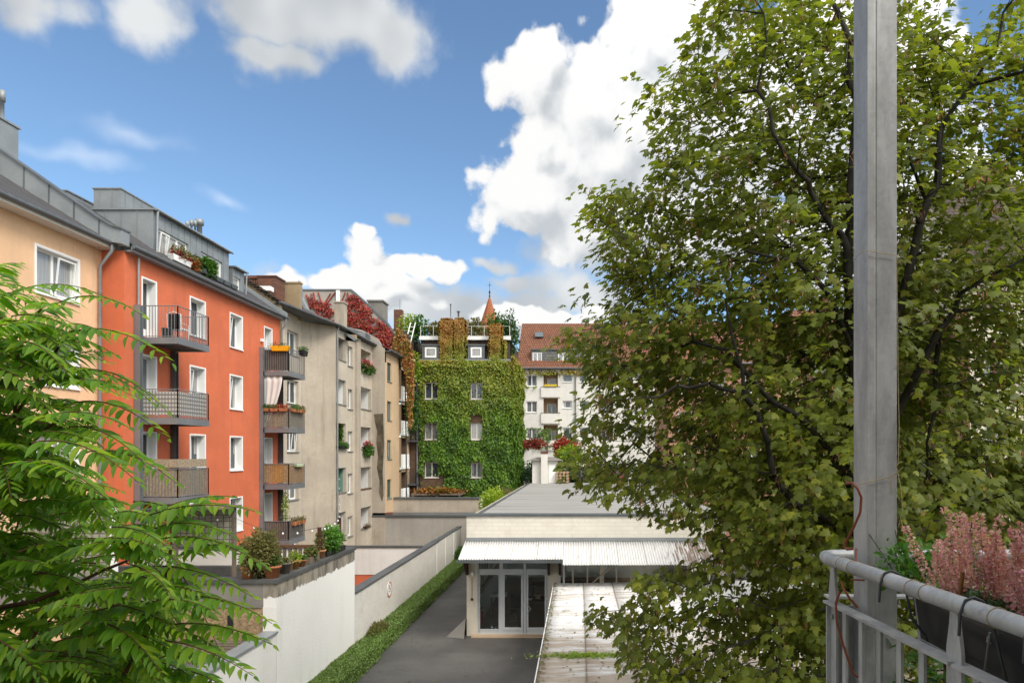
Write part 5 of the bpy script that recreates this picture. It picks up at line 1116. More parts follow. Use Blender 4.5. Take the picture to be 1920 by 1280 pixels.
# ================================================================ walls along the lane and the terrace
WX = -8.05
def Mtwo():
    m, nt, b_ = nmat('terrace_wall_paint'); L = nt.links
    geo = nt.nodes.new('ShaderNodeNewGeometry'); sp = nt.nodes.new('ShaderNodeSeparateXYZ'); L.new(geo.outputs['Position'], sp.inputs[0])
    n = tnode(nt, geo.outputs['Position'], 'ShaderNodeTexNoise', Scale=2.4, Detail=9, Roughness=.72)
    a = nt.nodes.new('ShaderNodeMath'); a.operation = 'MULTIPLY_ADD'; L.new(n.outputs[0], a.inputs[0]); a.inputs[1].default_value = .42; L.new(sp.outputs[2], a.inputs[2])
    f = sstep(nt, a.outputs[0], 3.75, 3.79)
    n2 = tnode(nt, vmap(nt, (2, 2, .25)), 'ShaderNodeTexNoise', Scale=1.4, Detail=6); n3 = tnode(nt, geo.outputs['Position'], 'ShaderNodeTexNoise', Scale=.5, Detail=6)
    w = cmix(nt, sstep(nt, n2.outputs[0], .5, .75, 0, .35), (.72, .7, .66), (.54, .51, .46)); w = cmix(nt, sstep(nt, n3.outputs[0], .4, .7, 0, .5), w, (.65, .625, .58))
    n4 = tnode(nt, vmap(nt, (1, 1.2, .35)), 'ShaderNodeTexNoise', Scale=2.5, Detail=8, Roughness=.7)
    c = cmix(nt, sstep(nt, n4.outputs[0], .38, .66), (.3, .26, .2), (.1, .09, .075))
    L.new(cmix(nt, f, w, c), b_.inputs['Base Color']); b_.inputs['Roughness'].default_value = .85
    bp = nt.nodes.new('ShaderNodeBump'); bp.inputs['Strength'].default_value = .35; bp.inputs['Distance'].default_value = .02; n5 = tnode(nt, geo.outputs['Position'], 'ShaderNodeTexNoise', Scale=14, Detail=6)
    L.new(n5.outputs[0], bp.inputs['Height']); L.new(bp.outputs[0], b_.inputs['Normal']); return m
m_two = Mtwo()
TY0, TY1, TZ = 17.05, 23.0, 4.05
b = empty('terrace_building', (-11, 20, 0), 'flat roofed annexe with a white side wall and a plant covered parapet', 'building')
c = MB(); c.box(WX - .35, WX, TY0 + .002, TY1, 0, TZ - .1); c.build('side_wall', m_two, b)
c = MB(); c.box(-12.6, WX - .36, TY0 + .03, TY0 + .35, 0, 3.3); c.box(-16.6, -12.6, TY0 + .03, TY0 + .35, 0, 3.3, 1); c.box(WX - .36, WX - .01, TY0 - .01, TY0, 2.3, 3.32, 2); c.build('front_wall', [m_pebble, m_peach, m_offwhite], b)
c = MB(); c.box(-16.6, WX - .352, TY0, TY0 + .35, 3.3, TZ - .1); c.build('front_fascia', m_conc, b)
c = MB(); c.box(WX - .42, WX + .05, TY0 - .06, TY1 + .05, TZ - .1, TZ); c.box(-16.6, WX - .42, TY0 - .06, TY0 + .42, TZ - .1, TZ - .002); c.build('coping', m_copng, b)
c = MB(); c.box(-16.6, WX - .36, TY0 + .36, TY1, 3.0, 3.12); c.build('terrace_floor', m_conc, b)
c = MB(); c.box(-16, -10.2, TY1 - .25, TY1, 3.12, 4.03); bw = c.build('back_wall', m_offwhite, b); MB().box(-16, -10.15, TY1 - .3, TY1 + .05, 4.03, 4.11).build('back_coping', m_copng, bw)
c = MB(); c.box(-16.4, -9.2, TY1 - 1.6, TY1 - 1.3, 3.12, 3.62); c.build('kerb_wall', m_copng, b)
MB().box(-9.35, -9.22, TY0 - .012, TY0 + .03, 2.62, 3.1).build('vent', m_black, b)
# lower part nearer the camera
b = empty('low_shed', (-12, 12, 0), 'low flat roofed shed behind the white wall nearest the camera', 'shed')
c = MB(); c.box(WX - .28, WX, 7, TY0 - .012, 0, 2.62); c.build('side_wall', m_offwhite, b)
c = MB(); c.box(WX - .34, WX + .05, 7, TY0 - .01, 2.62, 2.68); c.box(WX - .34, WX - .3, 7, TY0 - .01, 2.5, 2.62); c.build('coping', m_zinc, b)
c = MB(); c.box(-16.6, WX - .28, 7, TY0 - .01, 2.3, 2.42); c.build('roof', m_copng, b)
c = MB()
for k in range(7): c.box(-13.5 + k * .1, -8.6, TY0 - .45 - k * .24, TY0 - .36 - k * .24, 2.42, 2.5)
c.build('board', m_wood, b)
# glass block screen and its gate
gbk = Mbrick('glass_block', (.3, .28, .22), (.24, .25, .2), (.12, .1, .08), .2, .2, 'xz', .02, rough=.15, offs=0, var=.5)
b = empty('glass_block_screen', (-14.3, 17.7, 3.12), 'screen of square glass blocks behind the feathery tree', 'screen')
c = MB().box(-15.4, -12.9, 17.62, 17.74, 3.12, 5.95); c.build('glass_blocks', gbk, b); c = MB().box(-12.9, -12.78, 17.6, 17.76, 3.12, 6.0); c.box(-15.4, -12.78, 17.6, 17.76, 5.95, 6.0); c.build('frame', m_white, b)
b = empty('garden_awning', (-11.5, 21, 3.12), 'dark lean-to of wire glass panels on the terrace beside the glass blocks', 'lean-to')
MB().box(-13.2, -11.2, 20.9, 20.96, 4.4, 5.6).build('panel', gbk, b); c = MB(); [c.box(x, x + .07, 20.85, 21.0, 3.12, 5.7) for x in (-13.2, -11.3)]; c.box(-13.3, -11.1, 20.0, 21.1, 5.65, 5.72); c.build('frame', m_wood, b)
# lane wall
b = empty('lane_wall', (WX, 34, 0), 'long whitewashed brick wall with dark coping along the lane', 'wall')
c = MB(); c.box(WX - .26, WX, TY1 + .01, 43.9, 0, 2.36); c.box(WX - .26, WX - .06, 36.4, 36.5, 0, 2.36); c.build('brick_face', m_brickwy, b)
c = MB()
for k in range(21): 
    y = TY1 + .02 + k * .995
    if y < 36: c.box(WX - .34, WX + .05, y, y + .985, 2.36, 2.43)
for k in range(12): c.box(WX - .3 + .01 * (k % 3), WX + .02, 36.0 + k * .66, 36.64 + k * .66, 2.36, 2.42 + .015 * (k % 2))
c.build('coping', [m_zincd], b)
for k, y in enumerate((36.2, 38.6, 41.1)): MB().box(WX, WX + .04, y, y + .12, 0, 2.3).build('pilaster', m_offwhite, b)
# speed sign
s = empty('speed_sign', (WX + .02, 27.2, 1.3), 'round speed sign with a red ring and a 5 on the lane wall', 'sign')
def disc(r0, r1, x, n=40):
    mb = MB(); vs = []
    for k in range(n):
        a = 2 * math.pi * k / n
        for r in (r0, r1): vs.append((x, 27.2 + r * math.cos(a), 1.64 + r * math.sin(a)))
    mb.add(vs, [(2 * k, 2 * k + 1, (2 * k + 3) % (2 * n), (2 * k + 2) % (2 * n)) for k in range(n)]); return mb
m_ring = M('faded_red_ring', (.4, .12, .07), var=.2, bump=0)
d = disc(.001, .33, WX + .02); d.add([(WX + .001, 27.2 + .33 * math.cos(a), 1.64 + .33 * math.sin(a)) for a in np.linspace(0, 6.28, 40)] + [(WX + .02, 27.2 + .33 * math.cos(a), 1.64 + .33 * math.sin(a)) for a in np.linspace(0, 6.28, 40)], [(i, i + 1, 41 + i, 40 + i) for i in range(39)])
d.build('plate', m_white, s); disc(.265, .328, WX + .024).build('ring', m_ring, s)
def text_mesh(txt, size, mat_world, name, mat, parent):
    cu = bpy.data.curves.new(name, 'FONT'); cu.body = txt; cu.size = size; cu.align_x = 'CENTER'; cu.align_y = 'CENTER'; cu.extrude = .002
    to = bpy.data.objects.new(name + '_source', cu); C.objects.link(to); bpy.context.view_layer.update()
    me = bpy.data.meshes.new_from_object(to.evaluated_get(bpy.context.evaluated_depsgraph_get())); bpy.data.objects.remove(to)
    me.materials.clear(); me.materials.append(mat); me.transform(mat_world.to_3x3().to_4x4())
    return link(name, me, parent, mat_world.to_translation())
mw = Matrix(((0, 0, 1, WX + .03), (1, 0, 0, 27.2), (0, 1, 0, 1.66), (0, 0, 0, 1)))
text_mesh('5', .42, mw, 'numeral', m_black, s)
# walls between the lane wall and the houses
b = empty('yard_wall', (-11.5, 34.2, 0), 'white yard wall with an orange lower part behind the lane wall', 'wall')
c = MB(); c.box(-15, WX - .3, 33.9, 34.15, 1.0, 2.44); c.build('upper_wall', m_offwhite, b); MB().box(-15, WX - .3, 33.93, 34.12, 0, 1.0).build('lower_wall', m_orange, b); MB().box(-15, WX - .28, 33.84, 34.2, 2.44, 2.51).build('coping', m_copng, b)
b = empty('garage', (-11.5, 47, 0), 'flat roofed grey rendered garage with zinc edge in front of the beige houses', 'garage')
MB().box(-14.9, -7.9, 46.3, 48.3, 0, 2.85).build('wall', m_gablegrey, b); MB().box(-14.95, -7.85, 46.2, 48.35, 2.85, 2.97).build('roof_edge', m_zincd, b)
c = MB().box(-14.9, -13.6, 46.25, 46.9, 2.97, 3.12); c.build('brick_edge', m_brickr, b)
b = empty('boundary_wall', (-11, 48.6, 0), 'tall stained beige wall behind the flat garage', 'wall')
MB().box(-14.6, -7.45, 48.4, 48.7, 0, 4.0).build('wall', m_greige, b); MB().box(-14.6, -7.35, 48.3, 48.8, 4.0, 4.1).build('coping', m_zincd, b); MB().box(-7.44, -7.3, 48.35, 48.75, 0, 4.0).build('end_post', m_white, b)
# bins
def bin_(x, y, lab):
    t = empty('wheelie_bin', (x, y, 0), lab, 'bin', 'bins behind the lane wall')
    c = MB(); c.add([(x - .24, y - .28, .08), (x + .24, y - .28, .08), (x + .24, y + .28, .08), (x - .24, y + .28, .08), (x - .29, y - .34, 1.0), (x + .29, y - .34, 1.0), (x + .29, y + .36, 1.0), (x - .29, y + .36, 1.0)], [(0, 3, 2, 1), (4, 5, 6, 7), (0, 1, 5, 4), (1, 2, 6, 5), (2, 3, 7, 6), (3, 0, 4, 7)]); c.build('body', m_black, t, bevel=.02)
    c = MB(); c.prism([(y - .38, 1.005), (y + .4, 1.06), (y + .4, 1.1), (y - .1, 1.16), (y - .38, 1.05)], x - .31, x + .31, 'yz'); c.build('lid', M('yellow_lid', (.7, .5, .02), rough=.4, bump=0), t)
    for d in (-.2, .2): MB().tube([(x + d - .03, y + .3, .1), (x + d + .03, y + .3, .1)], .1, 12).build('wheel', m_black, t)
bin_(-9.95, 29.3, 'yellow lidded bin behind the lane wall, nearer the terrace'); bin_(-9.25, 29.35, 'yellow lidded bin behind the lane wall, nearer the orange wall')

# ================================================================ hedge along the lane wall
def hedge(name, x0, x1, y0, y1, z1, n, lab, mat, s=.07):
    e = empty(name, ((x0 + x1) / 2, (y0 + y1) / 2, 0), lab, 'hedge')
    yy = rng.uniform(y0, y1, n); f = rng.random(n); top = f < .5
    x = np.where(top, rng.uniform(x0, x1, n), x1 - .06 * rng.random(n)); z = np.where(top, z1, rng.uniform(.05, z1, n))
    wob = .035 * np.sin(yy * 3.1) + .03 * np.sin(yy * 7.3 + 1) + .02 * np.sin(x * 20 + yy * 5)
    z = z + np.where(top, wob * .35, 0) + rng.normal(size=n) * .009; x = x + np.where(top, 0, wob * .3 + .012 * np.sin(z * 9 + yy * 2)) + rng.normal(size=n) * .01
    Nn = np.where(top[:, None], np.array([0, 0, 1.]), np.array([1., 0, .3])) + rng.normal(size=(n, 3)) * .55
    D = rng.normal(size=(n, 3)) + np.where(top[:, None], [0, 0, .25], [.4, 0, -.1])
    scatter('leaves', T_DIA, T_DIA_F, np.stack([x, yy, z], 1), D, Nn, s * (.7 + .7 * rng.random(n)), mat, e)
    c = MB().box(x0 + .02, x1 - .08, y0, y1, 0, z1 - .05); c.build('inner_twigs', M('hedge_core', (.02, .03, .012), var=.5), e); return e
lf_hedge = Mleaf('hedge_leaves', [(.08, .15, .025), (.13, .22, .04), (.19, .27, .07), (.1, .17, .03)], trans=.2)
hedge('hedge', WX + .02, -7.24, 23.3, 43.5, .56, 70000, 'long clipped green hedge along the white lane wall', lf_hedge, .045)
hedge('hedge', WX + .02, -7.18, 15.0, 23.2, .58, 60000, 'nearer stretch of clipped hedge at the bottom of the photo', lf_hedge, .048)
e = empty('shrub', (-7.75, 24.6, 0), 'taller dried tuft growing out of the clipped hedge', 'shrub'); foliage('foliage', (-7.75, 24.7, .6), (.28, .8, .25), 2600, .075, lf_dry, e); foliage('new_growth', (-7.72, 24.5, .5), (.3, .7, .22), 1200, .075, lf_hedge, e)
e = empty('shrub', (-7.85, 41.5, 0), 'darker round end of the hedge by the far lane wall', 'shrub'); foliage('foliage', (-7.7, 42.0, .8), (.35, 1.0, .5), 1600, .1, lf_green, e)

# ================================================================ plants on the terrace parapet
def py_(px): return -WX * 1200 / (1085 - px) + .45
def pot(px, r, h, lab, mat, plant=None, x=WX - .2, rim=True, name='flower_pot', z=TZ, y=None):
    y = y if y is not None else (-x) * 1200 / (1085 - px)
    t = empty(name, (x, y, z), lab, 'flower pot')
    MB().lathe((x, y, z + .002), [(.0, .0), (r * .72, 0), (r * .95, h * .84), (r * (1.1 if rim else .97), h * .84), (r * (1.1 if rim else 1), h), (r * .88, h), (r * .85, h * .88), (0, h * .88)], 18).build('pot', mat, t)
    if plant:
        m_, rx, rz, n, s = plant; foliage('plant', (x, y, z + h + rz * .55), (rx, rx, rz), n, s, m_, t)
        k = MB(); [k.tube([(x + random.uniform(-.3, .3) * r, y + random.uniform(-.3, .3) * r, z + h * .8), (x + random.uniform(-.6, .6) * rx, y + random.uniform(-.6, .6) * rx, z + h + rz * 1.2)], .006, 4) for _ in range(5)]; k.build('stem', m_bark, t)
    return t
m_glazed = M('glazed_orange', (.4, .19, .04), rough=.25, var=.25, scale=5, bump=0, spec=.6); m_stone = M('carved_stone_pot', (.2, .17, .14), var=.3, scale=12, bump=1, bscale=30)
pot(473, .17, .32, 'small terracotta pot at the left end of the terrace parapet', m_terra, (lf_green, .15, .1, 120, .07), x=-8.9, y=17.2)
pot(490, .2, .3, 'black pot with an airy bamboo bush on the terrace corner', m_black, (lf_dry, .5, .62, 5200, .07), x=-8.62, y=17.35)
pot(511, .22, .33, 'largest terracotta pot with rim at the parapet corner', m_terra, (lf_green, .22, .16, 260, .08), x=-8.28, y=17.3)
pot(533, .18, .31, 'carved grey stone pot with dried plants', m_stone, (lf_dry, .2, .08, 300, .06))
pot(543, .1, .27, 'narrow brown pot squeezed beside the carved stone pot', m_tan)
pot(553, .14, .26, 'glazed orange brown pot with a light green plant', m_glazed, (lf_yel, .16, .16, 260, .06))
pot(566, .13, .2, 'terracotta pot holding a round tuft of succulents', m_terra, (lf_green, .14, .08, 320, .05), y=17.95 + 1.1)
pot(583, .0 + .1, .14, 'tiny pot with blue green grass beside the wooden trough', m_terra, (lf_bush, .16, .2, 300, .08))
x = WX - .2; t = empty('wooden_trough', (x, 19.75, TZ), 'weathered wooden trough between the small pots on the parapet', 'planter'); MB().box(x - .12, x + .12, 19.4, 20.1, TZ + .002, TZ + .2).build('box', m_wood, t, bevel=.01); foliage('plant', (x, 19.75, TZ + .3), (.16, .35, .14), 420, .07, lf_dry, t)
pot(593, .09, .24, 'slim upright terracotta tile pot right of the wooden trough', m_terra, rim=False)
pot(601, .16, .26, 'bowl shaped pale terracotta pot left of the rusty post', M('pale_terracotta', (.5, .24, .12), var=.15), (lf_dry, .2, .4, 400, .06), x=WX - .25)
t = empty('tomato_trough', (WX - .22, 21.4, TZ), 'black plastic troughs with a bushy green tomato plant', 'planter')
for k in range(4): MB().box(WX - .34, WX - .1, 20.75 + k * .42, 21.13 + k * .42, TZ + .002, TZ + .17).build('trough', m_black, t, bevel=.01)
foliage('tomato_plant', (WX - .22, 21.35, TZ + .5), (.34, .65, .42), 2600, .085, Mleaf('tomato_leaves', [(.05, .15, .015), (.09, .22, .03), (.16, .3, .04)]), t)
k = MB(); [k.tube([(WX - .22, 20.8 + i * .2, TZ + .1), (WX - .22 + random.uniform(-.15, .15), 20.85 + i * .2, TZ + .75)], .008, 4) for i in range(7)]; k.build('stem', m_bark, t)
for (y, h, lab) in ((20.45, .98, 'rusty post left of the tomato plant'), (22.15, 1.12, 'rusty post right of the tomato plant')):
    tag(MB().box(WX - .3, WX - .2, y, y + .1, TZ + .002, TZ + h).build('rusty_post', m_rust), lab, 'post', 'rusty posts on the parapet')
t = empty('wooden_fence', (-9.5, 20.9, 3.12), 'dark weathered picket screen behind the terrace pots', 'fence'); c = MB()
for k in range(8): c.box(-10.0 + k * .17, -9.9 + k * .17, 20.9, 20.94, 3.12, 4.33 - .03 * (k % 2))
c.build('slat', m_wood, t); c = MB(); c.box(-10.1, -8.7, 20.86, 21.0, 4.34, 4.42); c.box(-10.12, -10.0, 20.84, 20.98, 3.12, 4.34); c.build('rail', m_woodw, t)
# string lights
sl2 = empty('string_lights', (-9, 20, 5), 'string of small white bulbs strung above the terrace', 'string lights'); w = MB(); bu = MB()
segs = [(Vector((-8.3, 22.2, 5.2)), Vector((-8.3, 20.5, 5.05)), .12), (Vector((-8.3, 20.5, 5.05)), Vector((-11.3, 20.9, 5.35)), .3), (Vector((-11.3, 20.9, 5.35)), Vector((-15.4, 17.7, 6.0)), .25), (Vector((-8.3, 22.2, 5.2)), Vector((-14.6, 39.0, 6.2)), .5)]
for p, q, sag in segs:
    pts = [p.lerp(q, t_) - Vector((0, 0, sag * 4 * t_ * (1 - t_))) for t_ in np.linspace(0, 1, 13)]; w.tube(pts, .006, 4)
    for p_ in pts[1:-1:2]: bu.lathe(p_ - Vector((0, 0, .07)), [(0, -.035), (.03, -.01), (.03, .015), (.012, .05)], 8)
w.build('cable', m_black, sl2); bu.build('bulb', m_white, sl2)
# hanging pots and planters on balconies
def basket(x, y, z, lab, m_pot, m_pl, w=.2, l=.22, n=260, name='balcony_planter', ry=.3, h=.2, s=.07, rz=.16, grp=None, along='y'):
    t = empty(name, (x, y, z), lab, 'planter', grp)
    a, b_ = (w / 2, l / 2) if along == 'y' else (l / 2, w / 2); c = MB()
    c.add([(x - a * .8, y - b_ * .85, z), (x + a * .8, y - b_ * .85, z), (x + a * .8, y + b_ * .85, z), (x - a * .8, y + b_ * .85, z), (x - a, y - b_, z + h), (x + a, y - b_, z + h), (x + a, y + b_, z + h), (x - a, y + b_, z + h)],
          [(0, 3, 2, 1), (4, 5, 6, 7), (0, 1, 5, 4), (1, 2, 6, 5), (2, 3, 7, 6), (3, 0, 4, 7)]); c.build('trough', m_pot, t, bevel=.02)
    if m_pl: foliage('plant', (x, y, z + h + rz * .3), ((a + .08), b_ * 1.0, rz), n, s, m_pl, t)
    return t
XB = XO + 1.4
basket(XO + 1.0, 31.95, 12.5, 'bright yellow planter hung on the upper right balcony', M('yellow_enamel', (.8, .36, .01), rough=.3, bump=0), lf_bush, w=.25, l=.95, h=.26, n=160, along='x', rz=.12)
basket(XB + .08, 33.5, 12.5, 'dark grey round planter at the far end of the upper right balcony', m_black, lf_green, w=.3, l=.6, h=.28, n=220)
for k, lab in enumerate(('nearest the wall', 'in the middle', 'by the corner post')):
    basket(XO + .25 + k * .45, 31.95, 9.5, 'orange plastic flower box on the second right balcony, %s' % lab, m_terra, (lf_green, lf_dry, fl_orange)[k], w=.2, l=.42, h=.16, n=260, along='x', grp='orange flower boxes', rz=.16)
for k, lab in enumerate(('nearer the corner', 'farther from the corner')): basket(XB + .08, 32.5 + k * .75, 9.5, 'orange flower box on the outer rail of the second right balcony, %s' % lab, m_terra, lf_dry if k else lf_green, w=.22, l=.7, h=.16, n=300, grp='orange flower boxes')
basket(XB + .07, 33.0, 6.72, 'pale green empty flower box on the golden reed balcony', M('pale_green_plastic', (.45, .5, .33)), None, w=.2, l=.9, h=.16)
for k, lab in enumerate(('nearest', 'second', 'farthest')): basket(XB + .08, 32.45 + k * .5, 3.75, '%s of the terracotta pots hung on the lowest right balcony' % lab, m_terra, lf_dry, w=.24, l=.3, h=.2, n=120, grp='pots hung on the lowest balcony')
t = empty('climbing_plant', (XO + 1.2, 32.2, 3.1), 'tall thin climber on the lowest right balcony', 'plant'); foliage('leaves', (XO + 1.1, 32.3, 4.7), (.16, .2, .95), 420, .08, lf_yel, t); MB().tube([(XO + 1.1, 32.3, 3.1), (XO + 1.12, 32.3, 5.6)], .01, 4).build('stem', m_bark, t)
# white curtain on the second right balcony
n_ = 26; Vc, Fc = [], []
for i in range(n_):
    u = i / (n_ - 1)
    for j in range(8):
        v_ = j / 7; xx = XO + .12 + u * .95 * (1 - .72 * v_ ** 1.6); Vc.append((xx, 32.05 + .025 * math.sin(u * 19) * (1 - .3 * v_), 11.3 - 2.3 * v_))
for i in range(n_ - 1):
    for j in range(7): Fc.append((i * 8 + j, (i + 1) * 8 + j, (i + 1) * 8 + j + 1, i * 8 + j + 1))
o = npmesh('white_curtain', np.array(Vc), np.array(Fc), M('curtain_cloth', (.62, .58, .54), var=.04), smooth=True); tag(o, 'white curtain tied back beneath the upper right balcony', 'curtain'); sd = o.modifiers.new('s', 'SOLIDIFY'); sd.thickness = .006
# chair on the top left balcony
t = empty('balcony_chair', (XO + .95, 23.9, 11.58), 'white metal chair with a black cushion on the top left balcony', 'chair'); x, y, z = XO + .95, 23.9, 11.585
MB().box(x - .24, x + .24, y - .24, y + .24, z + .42, z + .47).build('seat', m_white, t); MB().box(x - .22, x + .22, y - .28, y - .2, z + .42, z + .98).build('cushion', m_black, t, bevel=.03)
c = MB(); c.tube([(x - .25, y - .22, z), (x - .25, y - .26, z + .95), (x, y - .28, z + 1.05), (x + .25, y - .26, z + .95), (x + .25, y - .22, z)], .015, 6); c.tube([(x - .24, y + .22, z), (x - .24, y + .22, z + .62), (x - .24, y - .24, z + .66)], .013, 6); c.tube([(x + .24, y + .22, z), (x + .24, y + .22, z + .62), (x + .24, y - .24, z + .66)], .013, 6); c.build('frame', m_white, t)
t = empty('grey_bucket', (XO + .5, 23.5, 11.58), 'grey round tub standing under the chair on the top left balcony', 'tub'); MB().lathe((XO + .78, 23.5, 11.585), [(0, 0), (.15, 0), (.18, .4), (.19, .4), (.17, .38), (0, .38)], 14).build('tub', m_zincd, t)
# roof planters
def onr(x): return ZT + .14 + (XO + .4 - x) * .65
basket(XD + .3, 26.2, onr(XD + .3) - .02, 'white window box with pink and rusty flowers on the zinc storey', m_white, fl_pink, w=.3, l=1.3, h=.24, n=260, s=.1, rz=.2); foliage('geranium_leaves', (XD + .3, 26.3, onr(XD + .3) + .42), (.24, .6, .22), 500, .1, lf_dry, [o for o in C.objects if o.get('label', '').startswith('white window box')][0])
t = empty('red_flowers', (XD + .42, 27.0, onr(XD + .42)), 'red flowering plant at the end of the white window box', 'plant'); foliage('petals', (XD + .42, 26.95, onr(XD + .42) + .25), (.2, .2, .3), 240, .09, fl_orange, t); foliage('leaves', (XD + .42, 26.95, onr(XD + .42) + .2), (.22, .22, .32), 240, .09, lf_dry, t)
t = empty('round_bush', (XD + .4, 27.75, onr(XD + .4)), 'round dark green bush in a grey box on the zinc storey', 'shrub'); foliage('foliage', (XD + .45, 27.85, onr(XD + .4) + .38), (.34, .55, .38), 2600, .09, lf_green, t); foliage('foliage', (XD + .3, 27.15, onr(XD + .4) + .35), (.22, .3, .33), 700, .09, lf_bush, t); MB().box(XD + .3, XD + .6, 27.4, 28.2, onr(XD + .3) - .05, onr(XD + .3) + .15).build('box', m_zincd, t)
for k, lab in enumerate(('nearest', 'middle', 'farthest')): basket(XD + .42, 28.75 + k * .62, onr(XD + .42), '%s of the three empty grey troughs on the roof edge' % lab, m_zincd, None, w=.24, l=.55, h=.2, grp='grey troughs on the roof edge')
# flower boxes on the beige house loggias
basket(XF_ + .1, 44.9, 13.25, 'window box overflowing with pink and red flowers, top right loggia', m_black, fl_pink, w=.28, l=2.2, h=.18, n=700, s=.13, rz=.38); q = [o for o in C.objects if o.get('label', '').startswith('window box overflowing with pink')][0]; foliage('leaves', (XF_ + .16, 44.9, 13.35), (.26, 1.15, .34), 1100, .12, lf_green, q)
basket(XF_ + .1, 45.0, 7.7, 'window box with red and white flowers hanging down, third loggia', m_black, fl_pink, w=.28, l=1.6, h=.16, n=330, s=.12, rz=.3); q = [o for o in C.objects if o.get('label', '').startswith('window box with red and white')][0]; foliage('leaves', (XF_ + .2, 44.9, 7.6), (.28, .8, .42), 900, .12, lf_green, q)
basket(XF_ + .1, 40.3, 7.7, 'dark window box with small herbs at the yellow loggia', m_black, lf_green, w=.28, l=1.7, h=.18, n=400, s=.09, rz=.2)
t = empty('climbing_plant', (XF_ - .3, 41.0, 7.7), 'thin vine hanging down inside the yellow loggia', 'plant'); foliage('leaves', (XF_ - .3, 41.0, 8.6), (.14, .18, .65), 420, .1, lf_green, t)
basket(XF_ + .08, 44.9, 2.2, 'shallow dry planter on the ledge of the lowest loggia', m_rust, lf_dry, w=.24, l=1.0, h=.14, n=120)

# ================================================================ houses behind the maple
def rowhouse(name, lab, x0, x1, Y, ze, zr, mw_, mr, dp=9, cols=None, sash_m=None, rows=5, base=0):
    b = empty(name, ((x0 + x1) / 2, Y + dp / 2, 0), lab, 'house'); F = XF(x0, Y); ops = []
    n = max(2, int((x1 - x0) / 2.4)); st_ = (x1 - x0) / n
    for i in range(n):
        for k in range(rows):
            zt = ze - .9 - k * 2.9
            if zt - 1.5 > .3: ops.append((i * st_ + st_ / 2 - .55, i * st_ + st_ / 2 + .55, zt - 1.5, zt))
    wall('wall', F, x1 - x0, 0, ze, ops, mw_, b, thick=.2)
    for o in ops: window(b, F, *o, rec=.15, sash=2, frm=sash_m, pane=random.choice([m_glass, m_curtd, m_glassb]), sill=m_white, fw=.08)
    for xg in (x0 + .003, x1 - .25): MB().prism([(Y + .003, 0), (Y + .003, ze), (Y + dp / 2, zr), (Y + dp, ze), (Y + dp, 0)], xg, xg + .247, 'yz').build('gable', mw_, b)
    r = MB(); r.quad((x0 - .1, Y - .4, ze - .1), (x1 + .1, Y - .4, ze - .1), (x1 + .1, Y + dp / 2, zr + .1), (x0 - .1, Y + dp / 2, zr + .1)); r.quad((x0 - .1, Y + dp / 2, zr + .1), (x1 + .1, Y + dp / 2, zr + .1), (x1 + .1, Y + dp + .4, ze - .1), (x0 - .1, Y + dp + .4, ze - .1)); rr = r.build('roof', mr, b)
    MB().tube([(x0, Y - .45, ze - .12), (x1, Y - .45, ze - .12)], .08, 8).build('gutter', m_zincd, b)
    for q in (.3, .75):
        cx = x0 + (x1 - x0) * q; MB().box(cx - .5, cx + .5, Y + dp / 2 - .4, Y + dp / 2 + .4, zr - .6, zr + 1.1).build('chimney', m_brickr, rr)
    return b
m_pink = M('faded_pink_render', (.42, .22, .15), var=.1, streak=.3)
rowhouse('pink_house', 'faded pink rendered house glimpsed through the maple', 7.0, 17.5, 50, 14.5, 18.5, m_pink, m_tiler)
rowhouse('brick_house', 'brown brick house with an orange roof behind the maple crown', 17.8, 27.5, 50, 15.5, 19.5, m_brickb, m_tiler)
rowhouse('cream_house', 'cream house with red window frames at the right edge behind the maple', 18.3, 31, 30, 15.8, 21.8, m_cream, m_tiledk, sash_m=m_redw, rows=5)
c = MB().box(17.6, 18.28, 29.9, 39, 0, 14.0); tag(c.build('brick_wall', m_brickr), 'tall narrow brown brick wall left of the cream house', 'wall')
rowhouse('far_house', 'distant house row with brown roof left of the church spire', -70, -30, 95, 14, 18, m_tan, m_tiledk, rows=4)
rowhouse('far_house', 'distant pale house row with orange roof to the right of the cream white house', 20, 62, 88, 15, 19, m_whouse, m_tiler, rows=4)

